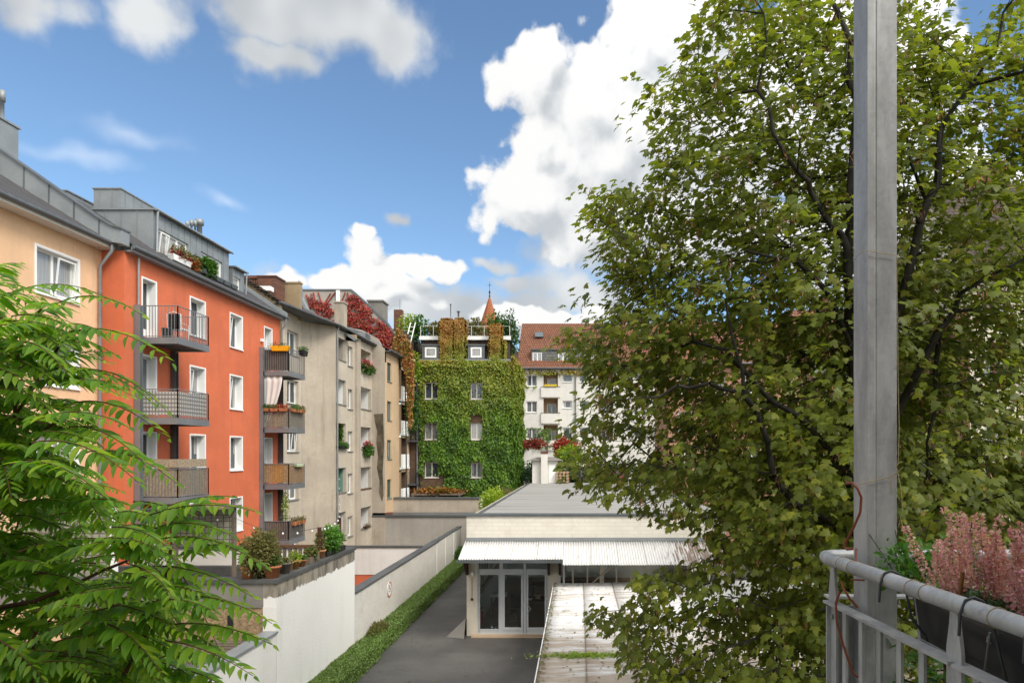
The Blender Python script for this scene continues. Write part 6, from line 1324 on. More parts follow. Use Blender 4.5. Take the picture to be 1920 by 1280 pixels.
# ================================================================ maple
T_MAPLE = np.array([(0, 0, 0), (.17, .05, .0), (.42, -.02, -.06), (.36, .22, .0), (.60, .50, -.1), (.28, .50, .02), (.26, .78, -.02), (0, 1.08, -.12), (-.26, .78, -.02), (-.28, .50, .02), (-.60, .50, -.1), (-.36, .22, 0), (-.42, -.02, -.06), (-.17, .05, 0), (0, .38, .07)])
T_MAPLE_F = np.array([(14, i, i + 1) for i in range(0, 13)] + [(14, 13, 0)])
def grow(root_pts, targets, up=.35, limbs=()):
    """join every target to the nearest piece of the tree so far; pipe-model radii"""
    nodes = [np.array(p, float) for p in root_pts]; par = [-1] + list(range(len(root_pts) - 1))
    base = np.array(root_pts[0]); T = sorted(targets, key=lambda t: np.linalg.norm(np.array(t) - np.array(root_pts[-1])))
    depth = [i * .3 for i in range(len(root_pts))]; tips = []
    for lb in limbs:
        lb = [np.array(q) for q in lb]; j = int(np.argmin(np.linalg.norm(np.array(nodes) - lb[0], axis=1)))
        for q in lb: nodes.append(q); par.append(j); depth.append(depth[j] + .15); j = len(nodes) - 1
    arr = np.array(nodes)
    for t in T:
        t = np.array(t, float); d = np.linalg.norm(arr - t, axis=1) + .25 * np.array(depth) + np.where(arr[:, 2] > t[2] + .3, .8, 0)
        j = int(np.argmin(d)); a = arr[j]; L_ = np.linalg.norm(t - a); k = max(1, int(L_ / .4)); prev = j
        side = rng.normal(size=3) * .06 * L_
        for s_ in range(1, k + 1):
            u = s_ / k; p = a + (t - a) * u + side * math.sin(math.pi * u) + np.array([0, 0, .08 * L_ * math.sin(math.pi * u)])
            nodes.append(p); par.append(prev); depth.append(depth[prev] + L_ / k); prev = len(nodes) - 1
        arr = np.array(nodes); tips.append(prev)
    w = np.zeros(len(nodes)); i0 = len(root_pts)
    for lb in limbs:
        for q in range(len(lb)): w[i0 + q] = 5 + (3 if q == len(lb) - 1 else 0)
        i0 += len(lb)
    for i in range(len(nodes) - 1, 0, -1):
        w[i] += 1. if w[i] == 0 else 0; w[par[i]] += w[i]
    return arr, par, w, tips
def branch_mesh(name, arr, par, w, r0, mat, parent, k=.42, rmax=.3, sides=6):
    r = np.clip(r0 * w ** k, r0, rmax); idx = np.array([i for i in range(len(arr)) if par[i] >= 0]); A = arr[[par[i] for i in idx]]; B = arr[idx]
    ra = np.minimum(r[[par[i] for i in idx]], r[idx] * 1.35); rb = r[idx]
    t = B - A; t /= np.linalg.norm(t, axis=1)[:, None] + 1e-9; ref = np.where(np.abs(t[:, 2:3]) < .9, [[0, 0, 1.]], [[1., 0, 0]]); u = np.cross(t, ref); u /= np.linalg.norm(u, axis=1)[:, None]; v = np.cross(t, u)
    th = 2 * np.pi * np.arange(sides) / sides; cs, sn = np.cos(th), np.sin(th)
    ring = cs[None, :, None] * u[:, None] + sn[None, :, None] * v[:, None]
    V = np.concatenate([A[:, None] + ring * ra[:, None, None], B[:, None] + ring * rb[:, None, None]], 1); n = len(idx)
    q = np.array([(i, (i + 1) % sides, sides + (i + 1) % sides, sides + i) for i in range(sides)]); Fq = q[None] + (np.arange(n) * 2 * sides)[:, None, None]
    return npmesh(name, V.reshape(-1, 3), Fq.reshape(-1, 4), mat, parent, smooth=True)
lf_maple = Mleaf('maple_leaves', [(.09, .12, .02), (.14, .17, .024), (.18, .205, .028), (.11, .14, .022), (.26, .26, .03), (.16, .185, .025)], rough=.5, trans=.46, spec=.3, tcol=1.9)
lf_seed = Mleaf('maple_seeds', [(.3, .12, .05), (.38, .2, .09), (.22, .09, .04)], rough=.7, trans=.2, tcol=1.2)
cpoly = [(1335, -400), (1335, 0), (1300, 60), (1262, 130), (1245, 200), (1232, 265), (1262, 300), (1200, 360), (1150, 350), (1108, 372), (1112, 402), (1160, 420), (1135, 450), (1142, 485), (1150, 530), (1185, 545), (1240, 570), (1195, 580), (1140, 560), (1132, 600), (1150, 618), (1060, 622), (1045, 640), (1090, 662), (1130, 690),
         (1118, 740), (1090, 760), (1085, 800), (1075, 850), (1066, 905), (1100, 890), (1125, 930), (1150, 900), (1200, 940), (1185, 965), (1230, 960), (1300, 985), (1335, 1010), (1350, 1030), (1290, 1060), (1195, 1085), (1230, 1130), (1110, 1140), (1115, 1165), (1190, 1165), (1160, 1200), (1190, 1250), (1210, 1300), (1240, 1400), (2300, 1400), (2300, -400), (1740, -400), (1735, 20), (1755, 60), (1800, 105), (1855, 60), (1880, -20), (1700, -80)]
cpoly2 = [q for q in cpoly]
def maple_targets(n, cen, rad):
    out = []
    while len(out) < n:
        v = rng.normal(size=3); v /= np.linalg.norm(v); v *= rng.random() ** .36
        p = np.array(cen) + v * np.array(rad)
        if p[1] < 5.0: continue
        px, py = VX + FPX * p[0] / p[1], VY - FPX * (p[2] - EYE) / p[1]
        if px > 2250 or py > 1420 or py < -420: continue
        if not poly_in(px, py, cpoly): continue
        # sky shows through near the top right and between the limbs
        gapn = math.sin(px * .021 + 1.3) * math.sin(py * .017 + px * .006) 
        if gapn > .86 and rng.random() < .6: continue
        out.append(p)
    return out
def edge_targets(depths=(7.6, 10.4)):
    out = []; P_ = cpoly[1:45]
    for (a_, b_) in zip(P_[:-1], P_[1:]):
        L_ = math.hypot(b_[0] - a_[0], b_[1] - a_[1]); k = max(1, int(L_ / 16))
        for i in range(k):
            t_ = (i + rng.random()) / k; px, py = a_[0] + (b_[0] - a_[0]) * t_ + rng.uniform(2, 22), a_[1] + (b_[1] - a_[1]) * t_ + rng.uniform(-8, 8)
            if poly_in(px, py, cpoly): out.append(np.array(at(px, py, rng.uniform(*depths))))
    return out
mp = empty('maple_tree', (4.15, 9.8, 0), 'large maple with brown seed clusters filling the right half', 'tree')
tg_ = maple_targets(1500, (4.6, 10.6, 8.2), (5.0, 3.2, 8.0)) + edge_targets((8.6, 11.0))
k = 0
while k < 1500:
    px, py = random.uniform(1050, 2080), random.uniform(-200, 1380)
    if not poly_in(px, py, cpoly) or (py < 850 and random.random() < .5): continue
    tg_.append(np.array(at(px, py, random.uniform(8.6, 12.2)))); k += 1
def limb_(lb):
    p = [at(q[0], q[1], q[2] - (.5 if i_ else .2)) for i_, q in enumerate(lb)]; o = [p[0]]
    for a_, b_ in zip(p[:-1], p[1:]): o += [a_.lerp(b_, .5) + Vector(rng.normal(size=3)) * .05, b_]
    return o
limbs = [limb_(lb) for lb in (
    [(1600, 640, 9.9), (1594, 560, 9.8), (1590, 470, 9.7), (1560, 425, 9.6), (1520, 360, 9.5), (1495, 320, 9.4), (1450, 250, 9.4), (1420, 170, 9.4)],
    [(1590, 470, 9.7), (1592, 380, 9.8), (1600, 260, 9.9), (1590, 150, 9.9), (1570, 20, 10)],
    [(1600, 660, 9.9), (1560, 560, 9.6), (1510, 505, 9.3), (1465, 485, 9.1), (1400, 470, 9.0)],
    [(1625, 760, 9.9), (1680, 600, 9.8), (1712, 480, 9.7), (1738, 380, 9.7), (1760, 290, 9.7), (1790, 200, 9.7)], [(1738, 380, 9.7), (1715, 320, 9.6), (1700, 250, 9.6)],
    [(1640, 860, 9.9), (1760, 620, 9.5), (1800, 550, 9.4), (1850, 520, 9.3), (1930, 480, 9.2)], [(1760, 640, 9.5), (1755, 760, 9.8), (1740, 900, 9.9)],
    [(1590, 1000, 9.9), (1490, 940, 9.6), (1450, 890, 9.4), (1440, 830, 9.3), (1395, 740, 9.1), (1375, 640, 9.0), (1360, 560, 9.0)], [(1395, 735, 9.1), (1330, 718, 9.0), (1270, 722, 8.9), (1220, 745, 8.9)],
    [(1600, 900, 9.9), (1500, 780, 9.7), (1400, 700, 9.5), (1300, 640, 9.3)])]
trunk = [(4.3, 10.0, 0), (4.25, 9.95, 1.5), (4.2, 9.9, 3.0), (4.2, 9.9, 4.4), (4.22, 9.9, 5.8), (4.22, 9.85, 7.2), (4.25, 9.8, 8.6), (4.25, 9.75, 10.0)]
arr, par, w, tips = grow(trunk, tg_, limbs=limbs)
branch_mesh('trunk', arr, par, w, .0055, m_bark, mp, k=.45, rmax=.22)
def near_limb(P):
    px = VX + FPX * P[:, 0] / P[:, 1]; py = VY - FPX * (P[:, 2] - EYE) / P[:, 1]; hit = np.zeros(len(P), bool)
    for lb in limbs:
        for a_, b_ in zip(lb[:-1], lb[1:]):
            A = np.array([VX + FPX * a_.x / a_.y, VY - FPX * (a_.z - EYE) / a_.y]); B = np.array([VX + FPX * b_.x / b_.y, VY - FPX * (b_.z - EYE) / b_.y]); d = B - A
            t = np.clip(((px - A[0]) * d[0] + (py - A[1]) * d[1]) / (d @ d), 0, 1); hit |= (np.hypot(px - A[0] - t * d[0], py - A[1] - t * d[1]) < 13) & (P[:, 1] < (a_.y + b_.y) / 2 + .1)
    return hit
def leafy(tips_p, per, sz, spread, mat, parent, name='crown'):
    n = len(tips_p); P0 = np.repeat(tips_p, per, 0); m = len(P0); ang = rng.random(m) * 2 * np.pi
    rr = spread * (.25 + .75 * rng.random(m)); out = np.stack([np.cos(ang), np.sin(ang), np.zeros(m)], 1)
    P = P0 + out * rr[:, None] + np.stack([np.zeros(m), np.zeros(m), rng.normal(size=m) * .09 - .12 * (rr / spread) ** 2], 1)
    if mat is lf_maple and parent is mp: P[near_limb(P) & (rng.random(m) < .8)] += [0, 2.7, 0]
    tilt = rng.normal(size=(n, 3)) * .28; Nn = np.array([0, 0, 1.]) + np.repeat(tilt, per, 0) + out * .35 + rng.normal(size=(m, 3)) * .38
    D = out * .9 + rng.normal(size=(m, 3)) * .35 + np.array([0, 0, -.45])
    if parent is mp:        # blades hang outwards over one another
        o_ = P - np.array([4.9, 11.2, 7.5]); o_[:, 2] *= .5; o_ /= np.linalg.norm(o_, axis=1)[:, None]
        Nn = np.array([0, 0, .8]) + o_ * .75 + np.repeat(tilt, per, 0) * .7 + rng.normal(size=(m, 3)) * .26
        D = o_ * .5 + out * .55 + rng.normal(size=(m, 3)) * .3 + np.array([0, 0, -.6])
    return scatter(name, T_MAPLE, T_MAPLE_F, P, D, Nn, sz * (.65 + .6 * rng.random(m)), mat, parent)
tp = arr[tips]; tp2 = np.concatenate([tp, tp[:1500] + rng.normal(size=(1500, 3)) * [.25, .25, .18]])
leafy(tp2, 16, .112, .28, lf_maple, mp)
# hanging seed clusters
tpl = tp2[~near_limb(tp2)]; q_ = tpl[rng.permutation(len(tpl))[:3000]]; P0 = np.repeat(q_ + rng.normal(size=q_.shape) * [.1, .1, .03], 9, 0); m = len(P0); P = P0 + rng.normal(size=(m, 3)) * [.03, .03, .05] + [0, 0, -.1]
T_SEED = np.array([(0, 0, 0), (.13, .45, .02), (.1, 1, 0), (-.08, .9, -.03)]); T_SEED_F = np.array([(0, 1, 2, 3)])
o = scatter('seed_clusters', T_SEED, T_SEED_F, P, rng.normal(size=(m, 3)) * .35 + [0, 0, -1], rng.normal(size=(m, 3)), .05 + .03 * rng.random(m), lf_seed, mp); tag(o, kind='stuff')
# more trees behind it
g_ = rng.random((160, 2)); P = np.stack([-7.3 + 7 * g_[:, 0] ** 1.6, 13 + 26 * g_[:, 1], np.full(160, .03)], 1); tag(scatter('fallen_leaves', T_LEAF, T_LEAF_F, P, rng.normal(size=(160, 3)) * [1, 1, .1], rng.normal(size=(160, 3)) * .25 + [0, 0, 1], .05 + .05 * rng.random(160), lf_dry), 'scattered fallen leaves on the asphalt lane', 'fallen leaves', kind='stuff')
lf_my = Mleaf('lit_yellow_green_leaves', [(.1, .16, .02), (.16, .24, .03), (.2, .24, .04), (.07, .13, .02)], trans=.4)  # leaf colour of the yellow-green garden tree
def bgtree(x, y, z, r, n, lab, mat, per=10, sz=.16):
    t = empty('garden_tree', (x, y, 0), lab, 'tree'); tt = []
    for _ in range(n):
        v = rng.normal(size=3); v /= np.linalg.norm(v); v *= rng.random() ** .4; tt.append(np.array([x, y, z]) + v * np.array(r) * (1 + .2 * math.sin(v[0] * 5 + v[2] * 4)))
    a_, p_, w_, ti = grow([(x, y, 0), (x + .1, y, z * .35), (x, y, z * .7)], tt); branch_mesh('trunk', a_, p_, w_, .01, m_bark, t, rmax=.2, sides=5); leafy(a_[ti], per, sz, .4, mat, t)
bgtree(8.6, 21.5, 6.2, (3.6, 3.2, 4.2), 420, 'yellow green tree standing behind the maple trunk', lf_my)
bgtree(14.5, 22.5, 5.6, (3.6, 3.2, 4.6), 420, 'dark green tree in front of the cream house', lf_maple)
bgtree(7.6, 37, 5.6, (3.2, 2.6, 3.4), 320, 'green tree behind the workshop parapet', lf_maple, sz=.2)
bgtree(10.5, 14.0, 3.6, (3.2, 2.6, 3.4), 420, 'young maple under the big one, near the balcony', lf_maple, sz=.14)
# ================================================================ ailanthus, left foreground
lf_ail = Mleaf('feathery_leaflets', [(.055, .16, .008), (.1, .23, .01), (.16, .31, .014), (.3, .42, .02), (.075, .19, .01)], rough=.5, trans=.48, spec=.45, tcol=1.7)
tv, tf = [], []
ys = (0, .12, .3, .5, .7, .88, 1.0); ws = (.02, .13, .17, .155, .105, .045, .0)
for yv, wv in zip(ys, ws):
    dz = -.16 * yv ** 2
    tv += [(-wv, yv, dz + wv * .35), (0, yv, dz), (wv, yv, dz + wv * .35)]
for i in range(6):
    for s_ in (0, 1): tf.append((i * 3 + s_, i * 3 + s_ + 1, i * 3 + s_ + 4, i * 3 + s_ + 3))
T_AIL, T_AIL_F = np.array(tv, float), np.array(tf)
P_, D_, N_, S_ = [], [], [], []; rach = MB()
def frond(a, b, arch=.08, ll=.11, pairs=13, droop=.45):
    a, b = Vector(a), Vector(b); L_ = (b - a).length; up = Vector((0, 0, 1)); ax = (b - a).normalized(); side = ax.cross(up).normalized()
    roll = random.uniform(-.5, .5)
    pts = [a.lerp(b, t) + up * (arch * L_ * 4 * t * (1 - t)) for t in np.linspace(0, 1, 10)]
    rach.tube(pts, [.0042 - .003 * i / 9 for i in range(10)], 5, cap=False)
    for k in range(pairs + 1):
        t = .14 + .86 * k / pairs; i = min(8, int(t * 9)); p = pts[i].lerp(pts[i + 1], t * 9 - i); tan = (pts[i + 1] - pts[i]).normalized()
        sd = tan.cross(up).normalized(); sc_ = ll * (1.0 - .6 * max(0, t - .35) / .65) * random.uniform(.75, 1.15)
        for sg in (-1, 1) if k < pairs else (0,):
            d = (sd * sg * 1.0 + tan * (.45 + .5 * t) + up * (-droop * random.uniform(.5, 1.3) + roll * sg * .7)) if sg else tan
            nn = (up + sd * sg * .35 + Vector((0, -.35, 0)) + Vector(rng.normal(size=3)) * .3 + Vector((.1, -.25, 0)))
            P_.append(p + d.normalized() * .006); D_.append(d + Vector(rng.normal(size=3)) * .16); N_.append(nn); S_.append(sc_)
ab, ae, ad = [], [], []
L_ = [((60, 600, 3.4), (266, 590, 3.1), .13), ((90, 640, 3.2), (322, 680, 2.9), .12), ((78, 700, 3.2), (283, 752, 2.9), .10), ((110, 705, 3.3), (312, 770, 3.0), .12), ((120, 760, 3.2), (314, 822, 2.9), .1), ((130, 800, 3.1), (274, 872, 2.8), .08),
      ((260, 975, 3.3), (432, 930, 3.1), .06), ((280, 965, 3.2), (477, 958, 3.0), .06), ((290, 990, 3.2), (434, 1004, 3.0), .08), ((300, 1010, 3.1), (497, 1062, 2.9), .09), ((290, 1060, 3.1), (474, 1118, 2.9), .06), ((330, 1120, 3.0), (510, 1168, 2.8), .08), ((320, 1170, 3.0), (510, 1208, 2.8), .06),
      ((310, 1200, 2.9), (474, 1266, 2.7), .05), ((-60, 545, 3.3), (34, 494, 3.2), .12), ((-80, 590, 3.1), (74, 558, 3.0), .1), ((-100, 700, 2.9), (80, 742, 2.8), .15), ((-60, 620, 3.2), (120, 650, 3.0), .12), ((0, 560, 3.4), (205, 560, 3.2), .1),
      ((40, 800, 2.8), (240, 800, 2.6), .1), ((60, 830, 2.7), (260, 905, 2.5), .1), ((20, 870, 2.6), (200, 935, 2.4), .1), ((150, 850, 3.0), (330, 905, 2.8), .1), ((330, 1060, 3.2), (420, 1240, 3.0), .05), ((200, 1130, 3.0), (350, 1190, 2.8), .05), ((250, 940, 3.4), (390, 1010, 3.2), .1), ((340, 1040, 3.2), (455, 1030, 3.0), .08)]
for (a, b_, ar) in L_: frond(at(*a), at(*b_), ar)
def ail_ok(px, py):
    lim = np.interp(py, [480, 540, 600, 680, 760, 830, 880, 930, 960, 1010, 1080, 1200, 1300], [20, 90, 200, 240, 250, 250, 240, 310, 380, 400, 400, 420, 430]); return px < lim
k = 0
while k < 800:
    px, py = random.uniform(-150, 400), random.uniform(540, 1330)
    if not ail_ok(px + 40, py) : continue
    # the loose middle of the tree lets the terrace show through
    if 40 < px < 250 and 940 < py < 1200 and random.random() < .5: continue
    Yd = random.uniform(2.7, 4.2); a = at(px - random.uniform(60, 130), py - random.uniform(-20, 30), Yd + .2); L2 = random.uniform(.34, .5)
    th = random.uniform(-.55, .55) + (.35 if random.random() < .7 else 2.6); el = random.uniform(-.45, .12)
    b_ = a + Vector((math.cos(th) * math.cos(el), -math.sin(th) * .8 * math.cos(el), math.sin(el))) * L2
    px2 = VX + FPX * b_.x / b_.y; py2 = VY - FPX * (b_.z - EYE) / b_.y
    if not ail_ok(px2, py2): continue
    frond(a, b_, random.uniform(.04, .14), ll=random.uniform(.085, .115)); k += 1
al = empty('feathery_tree', (-3.2, 3.6, 0), 'feathery leaved young tree in the left foreground', 'tree')
scatter('crown', T_AIL, T_AIL_F, P_, np.array(D_), np.array(N_), np.array(S_), lf_ail, al)
rach.build('leaf_stalk', m_barkr, al)
b_ = MB()
b_.tube([(-3.9, 3.9, 0), (-3.8, 3.8, 2.5), (-3.55, 3.7, 4.6), (-3.4, 3.6, 6.2), (-3.3, 3.55, 7.2), (-3.25, 3.5, 8.1)], [.07, .06, .05, .035, .025, .015], 8)
for pts, r in (([(-40, 1145, 3.2), (60, 1128, 3.2), (130, 1100, 3.2), (190, 1070, 3.2), (240, 1050, 3.15)], .013), ([(215, 1300, 3.1), (262, 1210, 3.1), (290, 1150, 3.1), (310, 1090, 3.1), (320, 1030, 3.1)], .014), ([(-60, 980, 3.3), (20, 900, 3.3), (28, 780, 3.3), (35, 640, 3.3)], .012), ([(60, 1300, 3.3), (62, 1200, 3.3), (90, 1120, 3.3)], .01),
               ([(28, 780, 3.3), (80, 700, 3.3), (110, 650, 3.2)], .008), ([(30, 860, 3.3), (90, 800, 3.2), (130, 780, 3.1)], .008)):
    b_.tube([at(*p) for p in pts], [r * (1 - .12 * i) for i in range(len(pts))], 7)
b_.build('trunk', m_barkr, al)

# ================================================================ the balcony beside the camera
st_ = empty('balcony_post', (.95, 2.05, 0), 'tall square galvanised steel post rising past the balcony rail', 'post')
x0, y0, w_ = .902, 2.0, .0925
g = MB(); pr = [(x0, y0), (x0 + .024, y0), (x0 + .0255, y0 + .002), (x0 + .028, y0 + .002), (x0 + .0295, y0), (x0 + w_, y0), (x0 + w_, y0 + .1), (x0, y0 + .1)]
g.prism(pr, 0, 10.6, 'xy'); g.build('shaft', m_galv, st_, bevel=.003)
zz = 7.4
def rail_pt(t, z=0, dx=0): return Vector((.832 + .068 * t + dx, 2.13 - .86 * t, zz + z))
rl = empty('balcony_railing', (.9, 1.6, 6.3), 'galvanised balcony railing with a round handrail at the right edge', 'railing')
far = [Vector((2.2, 2.2, zz - .35)), Vector((1.3, 2.2, zz - .35)), Vector((.95, 2.2, zz - .35)), Vector((.87, 2.195, zz - .35)), Vector((.84, 2.175, zz - .35)), Vector((.831, 2.14, zz - .35))]
h = MB().tube(far + [rail_pt(t, -.35) for t in (.05, .3, .6, 1.0, 1.5, 1.9)], .0212, 20); h.build('handrail', m_galv, rl)
m_ = MB(); 
def flat(mb, a, b, w2, h2):
    d = (b - a).normalized(); s_ = d.cross(Vector((0, 0, 1))).normalized() * w2; u = Vector((0, 0, h2))
    vs = [a - s_ - u, a + s_ - u, a + s_ + u, a - s_ + u, b - s_ - u, b + s_ - u, b + s_ + u, b - s_ + u]
    mb.add(vs, [(0, 1, 2, 3), (7, 6, 5, 4), (0, 4, 5, 1), (1, 5, 6, 2), (2, 6, 7, 3), (3, 7, 4, 0)])
flat(m_, rail_pt(0, -.49), rail_pt(.735, -.49), .02, .004); flat(m_, rail_pt(.75, -.49), rail_pt(1.9, -.49), .02, .004)
flat(m_, rail_pt(0, -1.25), rail_pt(1.9, -1.25), .02, .004); flat(m_, Vector((.85, 2.2, zz - .49)), Vector((2.2, 2.2, zz - .49)), .02, .004); flat(m_, Vector((.85, 2.2, zz - 1.25)), Vector((2.2, 2.2, zz - 1.25)), .02, .004)
m_.build('flat_rail', m_galv, rl)
for k, t in enumerate((.04, .735, 1.45)):
    c = MB(); p = rail_pt(t, 0); pz = [(-.37, .015), (-.40, .018), (-.46, .03), (-1.3, .03)]
    vs = []
    for (z, wv) in pz: vs += [(p.x - .005, p.y - wv, zz + z), (p.x + .005, p.y - wv, zz + z), (p.x + .005, p.y + wv, zz + z), (p.x - .005, p.y + wv, zz + z)]
    fs = [(0, 1, 2, 3), (15, 14, 13, 12)] + [(i * 4 + j, i * 4 + (j + 1) % 4, i * 4 + 4 + (j + 1) % 4, i * 4 + 4 + j) for i in range(3) for j in range(4)]
    c.add(vs, fs); c.build('bracket_plate', m_galv, rl, bevel=.001)
for t in np.arange(.13, 1.9, .115):
    if abs(t - .735) < .05 or abs(t - 1.45) < .04: continue
    p = rail_pt(t); c = MB().box(p.x - .004, p.x + .004, p.y - .0125, p.y + .0125, zz - 1.25, zz - .495); c.build('baluster', m_galv, rl)
for x in np.arange(.95, 2.2, .115): MB().box(x - .0125, x + .0125, 2.196, 2.204, zz - 1.25, zz - .495).build('baluster', m_galv, rl)
c = MB(); p = rail_pt(.06); c.tube([(p.x - .014, p.y + .008, zz - .53), (p.x + .012, p.y + .008, zz - .53)], .009, 6); c.build('bolt', m_zinc, rl)
bw = MB().box(p.x - .02, .905, 2.105, 2.111, zz - 1.3, zz - .5); bw.build('back_plate', m_galv, rl)
# planter hung inside the rail
pl = empty('flower_box', (1.08, 1.5, zz - .54), 'black plastic balcony box hung inside the handrail', 'planter')
c = MB(); xa, xb, ya, yb, za, zb = .955, 1.12, 1.05, 1.84, zz - .535, zz - .385
c.add([(xa + .02, ya + .02, za), (xb - .02, ya + .02, za), (xb - .02, yb - .02, za), (xa + .02, yb - .02, za), (xa, ya, zb), (xb, ya, zb), (xb, yb, zb), (xa, yb, zb)], [(0, 3, 2, 1), (0, 1, 5, 4), (1, 2, 6, 5), (2, 3, 7, 6), (3, 0, 4, 7)])
c.box(xa - .008, xa + .004, ya, yb, zb - .02, zb); c.box(xb - .004, xb + .008, ya, yb, zb - .02, zb); c.box(xa, xb, yb - .004, yb + .008, zb - .02, zb); c.build('trough', m_black, pl)
MB().box(xa + .006, xb - .006, ya + .01, yb - .01, zb - .04, zb - .025).build('potting_soil', M('dark_soil', (.02, .014, .01), bump=1), pl)
for i, t in enumerate((.42, .80, 1.02)):
    p = rail_pt(t, -.35); c = MB()
    pts = [p + Vector((-.03, .0, -.06)), p + Vector((-.027, .0, -.01)), p + Vector((-.015, 0, .02)), p + Vector((.004, 0, .027)), p + Vector((.024, 0, .018)), p + Vector((.035, -.01, -.01)), p + Vector((.05, -.02, -.1)), Vector((xa - .006, p.y - .02, zz - .5)), Vector((xa + .01, p.y - .02, za - .012)), Vector((xb - .02, p.y - .02, za - .012))]
    c.tube(pts, .0035, 8); tag(c.build('hanger_hook', M('dark_hook_steel', (.06, .065, .07), rough=.4, metal=.4, bump=0)), ('dark steel hook over the handrail nearest the post', 'dark steel hook over the handrail in the middle of the box', 'dark steel hook over the handrail nearest the right edge')[i], 'hook', 'hooks holding the balcony box')
a, b2 = Vector((xa - .004, 1.78, zz - .515)), Vector((xa - .004, 1.5, zz - .515)); c = MB().tube([Vector((xa - .01, 1.8, zz - .4)), a, b2, Vector((xa - .01, 1.47, zz - .41))], .003, 6); c.build('wire_holder', m_zinc, pl)
# the pale mark on the box
mk = MB(); q = Vector((xa + .004, 1.5, zz - .437)); 
for dy in (-1, 1): mk.tube([q + Vector((-.0, 0, .009)), q + Vector((.002, .007 * dy, -.006))], .0016, 4)
mk.build('pale_mark', m_offwhite, pl)
# heather
hb = empty('heather', (1.04, 1.5, zz - .4), 'pink flowering heather growing in the black balcony box', 'plant')
m_cop0 = M('heather_stem', (.25, .13, .09), var=.2)
sp_m = Mleaf('heather_florets', [(.76, .34, .4), (.8, .46, .48), (.62, .23, .31), (.84, .6, .54), (.84, .68, .56)], rough=.6, trans=.35, spec=.2, tcol=1.2)
P, D, Nn, S = [], [], [], []; stem = MB()
for (n_sp, cx, cy, spread) in ((14, 1.01, 1.68, .35), (22, 1.05, 1.53, .4), (24, 1.05, 1.38, .45), (18, 1.06, 1.2, .4)):
    for i in range(n_sp):
        b0 = Vector((cx + random.uniform(-.04, .04), cy + random.uniform(-.07, .07), zz - .41)); L2 = random.uniform(.14, .27)
        d = Vector((random.gauss(0, .2) - .06, random.gauss(.1, .28), 1)).normalized(); tip = b0 + d * L2; bend = Vector((random.gauss(0, .012), random.gauss(0, .012), .0))
        pts = [b0, b0.lerp(tip, .5) + bend, tip]; stem.tube(pts, .0007, 4, cap=False)
        k = int(L2 * 820)
        for j in range(k):
            t = .28 + .72 * j / k; p = (b0.lerp(tip, t) + bend * 4 * t * (1 - t)); r = .0115 * (1.05 - .72 * max(0, t - .4)) ; th = random.random() * 6.28
            rad = Vector((math.cos(th), math.sin(th), 0)); P.append(p + rad * r * random.uniform(.3, 1)); D.append(rad + Vector((0, 0, random.uniform(-.6, .7)))); Nn.append(Vector(rng.normal(size=3))); S.append(random.uniform(.0065, .0095))
scatter('florets', T_DIA * [1.3, 1, 1], T_DIA_F, P, np.array(D), np.array(Nn), np.array(S), sp_m, hb); stem.build('stems', m_cop0, hb)
foliage('leaves', (1.04, 1.42, zz - .385), (.07, .38, .03), 2200, .012, lf_bush, hb)
hp = empty('herb_plant', (.99, 1.98, zz - .5), 'small leaved green herb between the post and the heather', 'plant'); foliage('foliage', (1.0, 1.93, zz - .33), (.09, .1, .08), 330, .02, Mleaf('herb_leaves', [(.06, .17, .02), (.1, .24, .03), (.05, .13, .02)]), hp)
foliage('foliage', (1.12, 1.95, zz - .31), (.12, .1, .05), 200, .02, lf_green, hp); k = MB(); [k.tube([(1.0, 1.93, zz - .43), (1.0 + random.uniform(-.1, .12), 1.93 + random.uniform(-.08, .08), zz - random.uniform(.2, .3))], .0012, 4) for _ in range(14)]; k.build('stem', m_bark, hp)
gp = empty('trailing_plant', (1.0, 1.9, zz - 1.0), 'bright green narrow leaves seen through the balusters', 'plant')
n = 160; P = np.stack([rng.uniform(.95, 1.12, n), rng.uniform(1.5, 2.0, n), rng.uniform(zz - .8, zz - .56, n)], 1); scatter('leaves', T_LEAF * [.6, 1, 1], T_LEAF_F, P, rng.normal(size=(n, 3)) + [-.4, 0, -.1], rng.normal(size=(n, 3)) * .4 + [0, 0, 1], .05, lf_green, gp)
MB().tube([(1.03, 1.8, zz - 1.3), (1.03, 1.8, zz - .55)], .004, 5).build('stem', m_barkr, gp)
sk = MB().tube([(.972, 1.62, zz - .30), (.945, 1.64, zz - .6), (.94, 1.7, zz - .9)], .005, 6); tag(sk.build('wooden_stake', M('bamboo_brown', (.2, .09, .03), var=.3)), 'brown wooden stake behind the handrail', 'stake')
# wires and strings
m_cop = M('red_brown_vine', (.2, .055, .025), rough=.5, var=.25, scale=20); vn = MB()
vn.tube([at(1586, 906, 2.02), at(1597, 905, 2.0), at(1608, 915, 1.985), at(1615, 932, 1.98), at(1613, 960, 1.98), at(1602, 985, 1.99), at(1590, 1008, 2.0), at(1582, 1024, 2.02), at(1588, 1029, 2.0), at(1600, 1028, 1.99)], .0042, 8)
vn.tube([at(1606, 1028, 1.985), at(1604, 1052, 1.96)], .0035, 6)
vn.tube([at(1577, 1090, 1.98), at(1583, 1105, 1.96), at(1594, 1122, 1.94), at(1608, 1138, 1.94)], .004, 6)
vn.tube([at(1575, 1108, 1.98), at(1567, 1130, 1.98), at(1569, 1165, 1.97), at(1580, 1205, 1.96), at(1592, 1240, 1.95), at(1600, 1262, 1.94), at(1611, 1270, 1.94)], .004, 6)
vn.tube([at(1596, 1086, 1.95), at(1620, 1087, 1.9)], .003, 6)
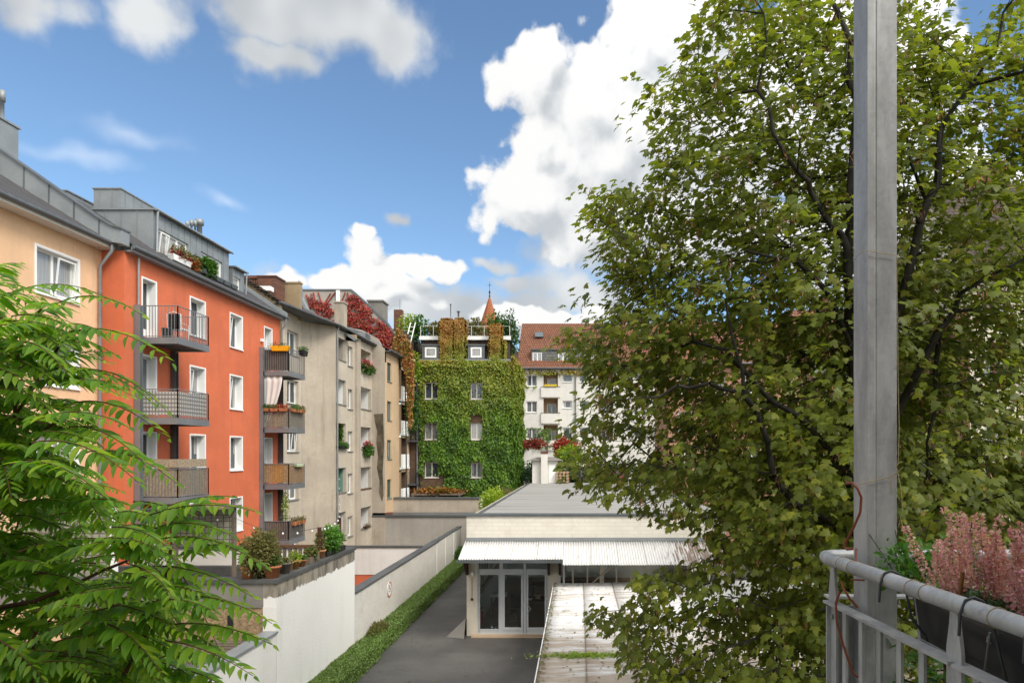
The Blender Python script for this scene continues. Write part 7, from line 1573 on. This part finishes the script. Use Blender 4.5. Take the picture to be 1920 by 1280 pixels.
tag(vn.build('bare_vine', m_cop), 'leafless red brown vine winding around the post and rail', 'vine')
tw = empty('garden_twine', (.95, 1.98, 7.0), 'thin straw coloured twine knotted round the post and handrail', 'twine'); m_tw = M('straw_twine', (.4, .3, .16), var=.2); yy = 1.992
class _SG:
    def tube(s, pts, r, n, cap=True): MB().tube(pts, r, n, cap=cap).build('strand', m_tw, tw)
sg = _SG()
sg.tube([at(1599, 488, 2.03), at(1606, 483, yy), at(1614, 472, yy), at(1622, 469, yy), at(1650, 474, yy), at(1681, 478, yy)], .0011, 5)
sg.tube([at(1600, 912, 2.0), at(1612, 907, yy), at(1640, 900, yy), at(1672, 893, yy), at(1684, 884, 1.98), at(1694, 875, 1.97)], .0013, 5)
sg.tube([at(1674, 893, 1.985), at(1670, 905, 1.985), at(1671, 925, 1.985)], .0013, 5); sg.tube([at(1684, 884, 1.98), at(1680, 872, 1.98), at(1690, 866, 1.97)], .0013, 5)
sg.tube([at(1681, 480, 2.0), at(1683, 600, 2.0), at(1684, 720, 2.0), at(1686, 800, 2.0), at(1684, 870, 1.99)], .0009, 5)
sg.tube([at(1683, 885, 1.98), at(1690, 920, 1.97), at(1692, 955, 1.97), at(1683, 990, 1.97), at(1690, 975, 1.97), at(1696, 1010, 1.96)], .0011, 5)
for t in (.12, .2, .42, .55, .62, .9): 
    p = rail_pt(t, -.35); ring = [p + Vector((.023 * math.cos(a), .01 * math.sin(a * .5), .023 * math.sin(a))) for a in np.linspace(0, 2 * math.pi, 14)]; sg.tube(ring, .0011, 5, cap=False)

# ================================================================ the house wall behind the balcony
b = empty('home_house', (2.5, -3, 0), 'pale house whose balcony the photograph is taken from', 'house')
F = Fr((9, -1.1), (-1, 0), (0, 1)); ops = [(o, o + 1.0, z, z + (2.1 if o == 5.2 else 1.4)) for o in (1.5, 5.2, 9.5) for z in (.9, 3.7, 6.0, 9.3)]
wall('wall', F, 13, 0, 12.5, ops, m_cream, b)
for o in ops: window(b, F, *o, rec=.15, sash=2, pane=m_glass)
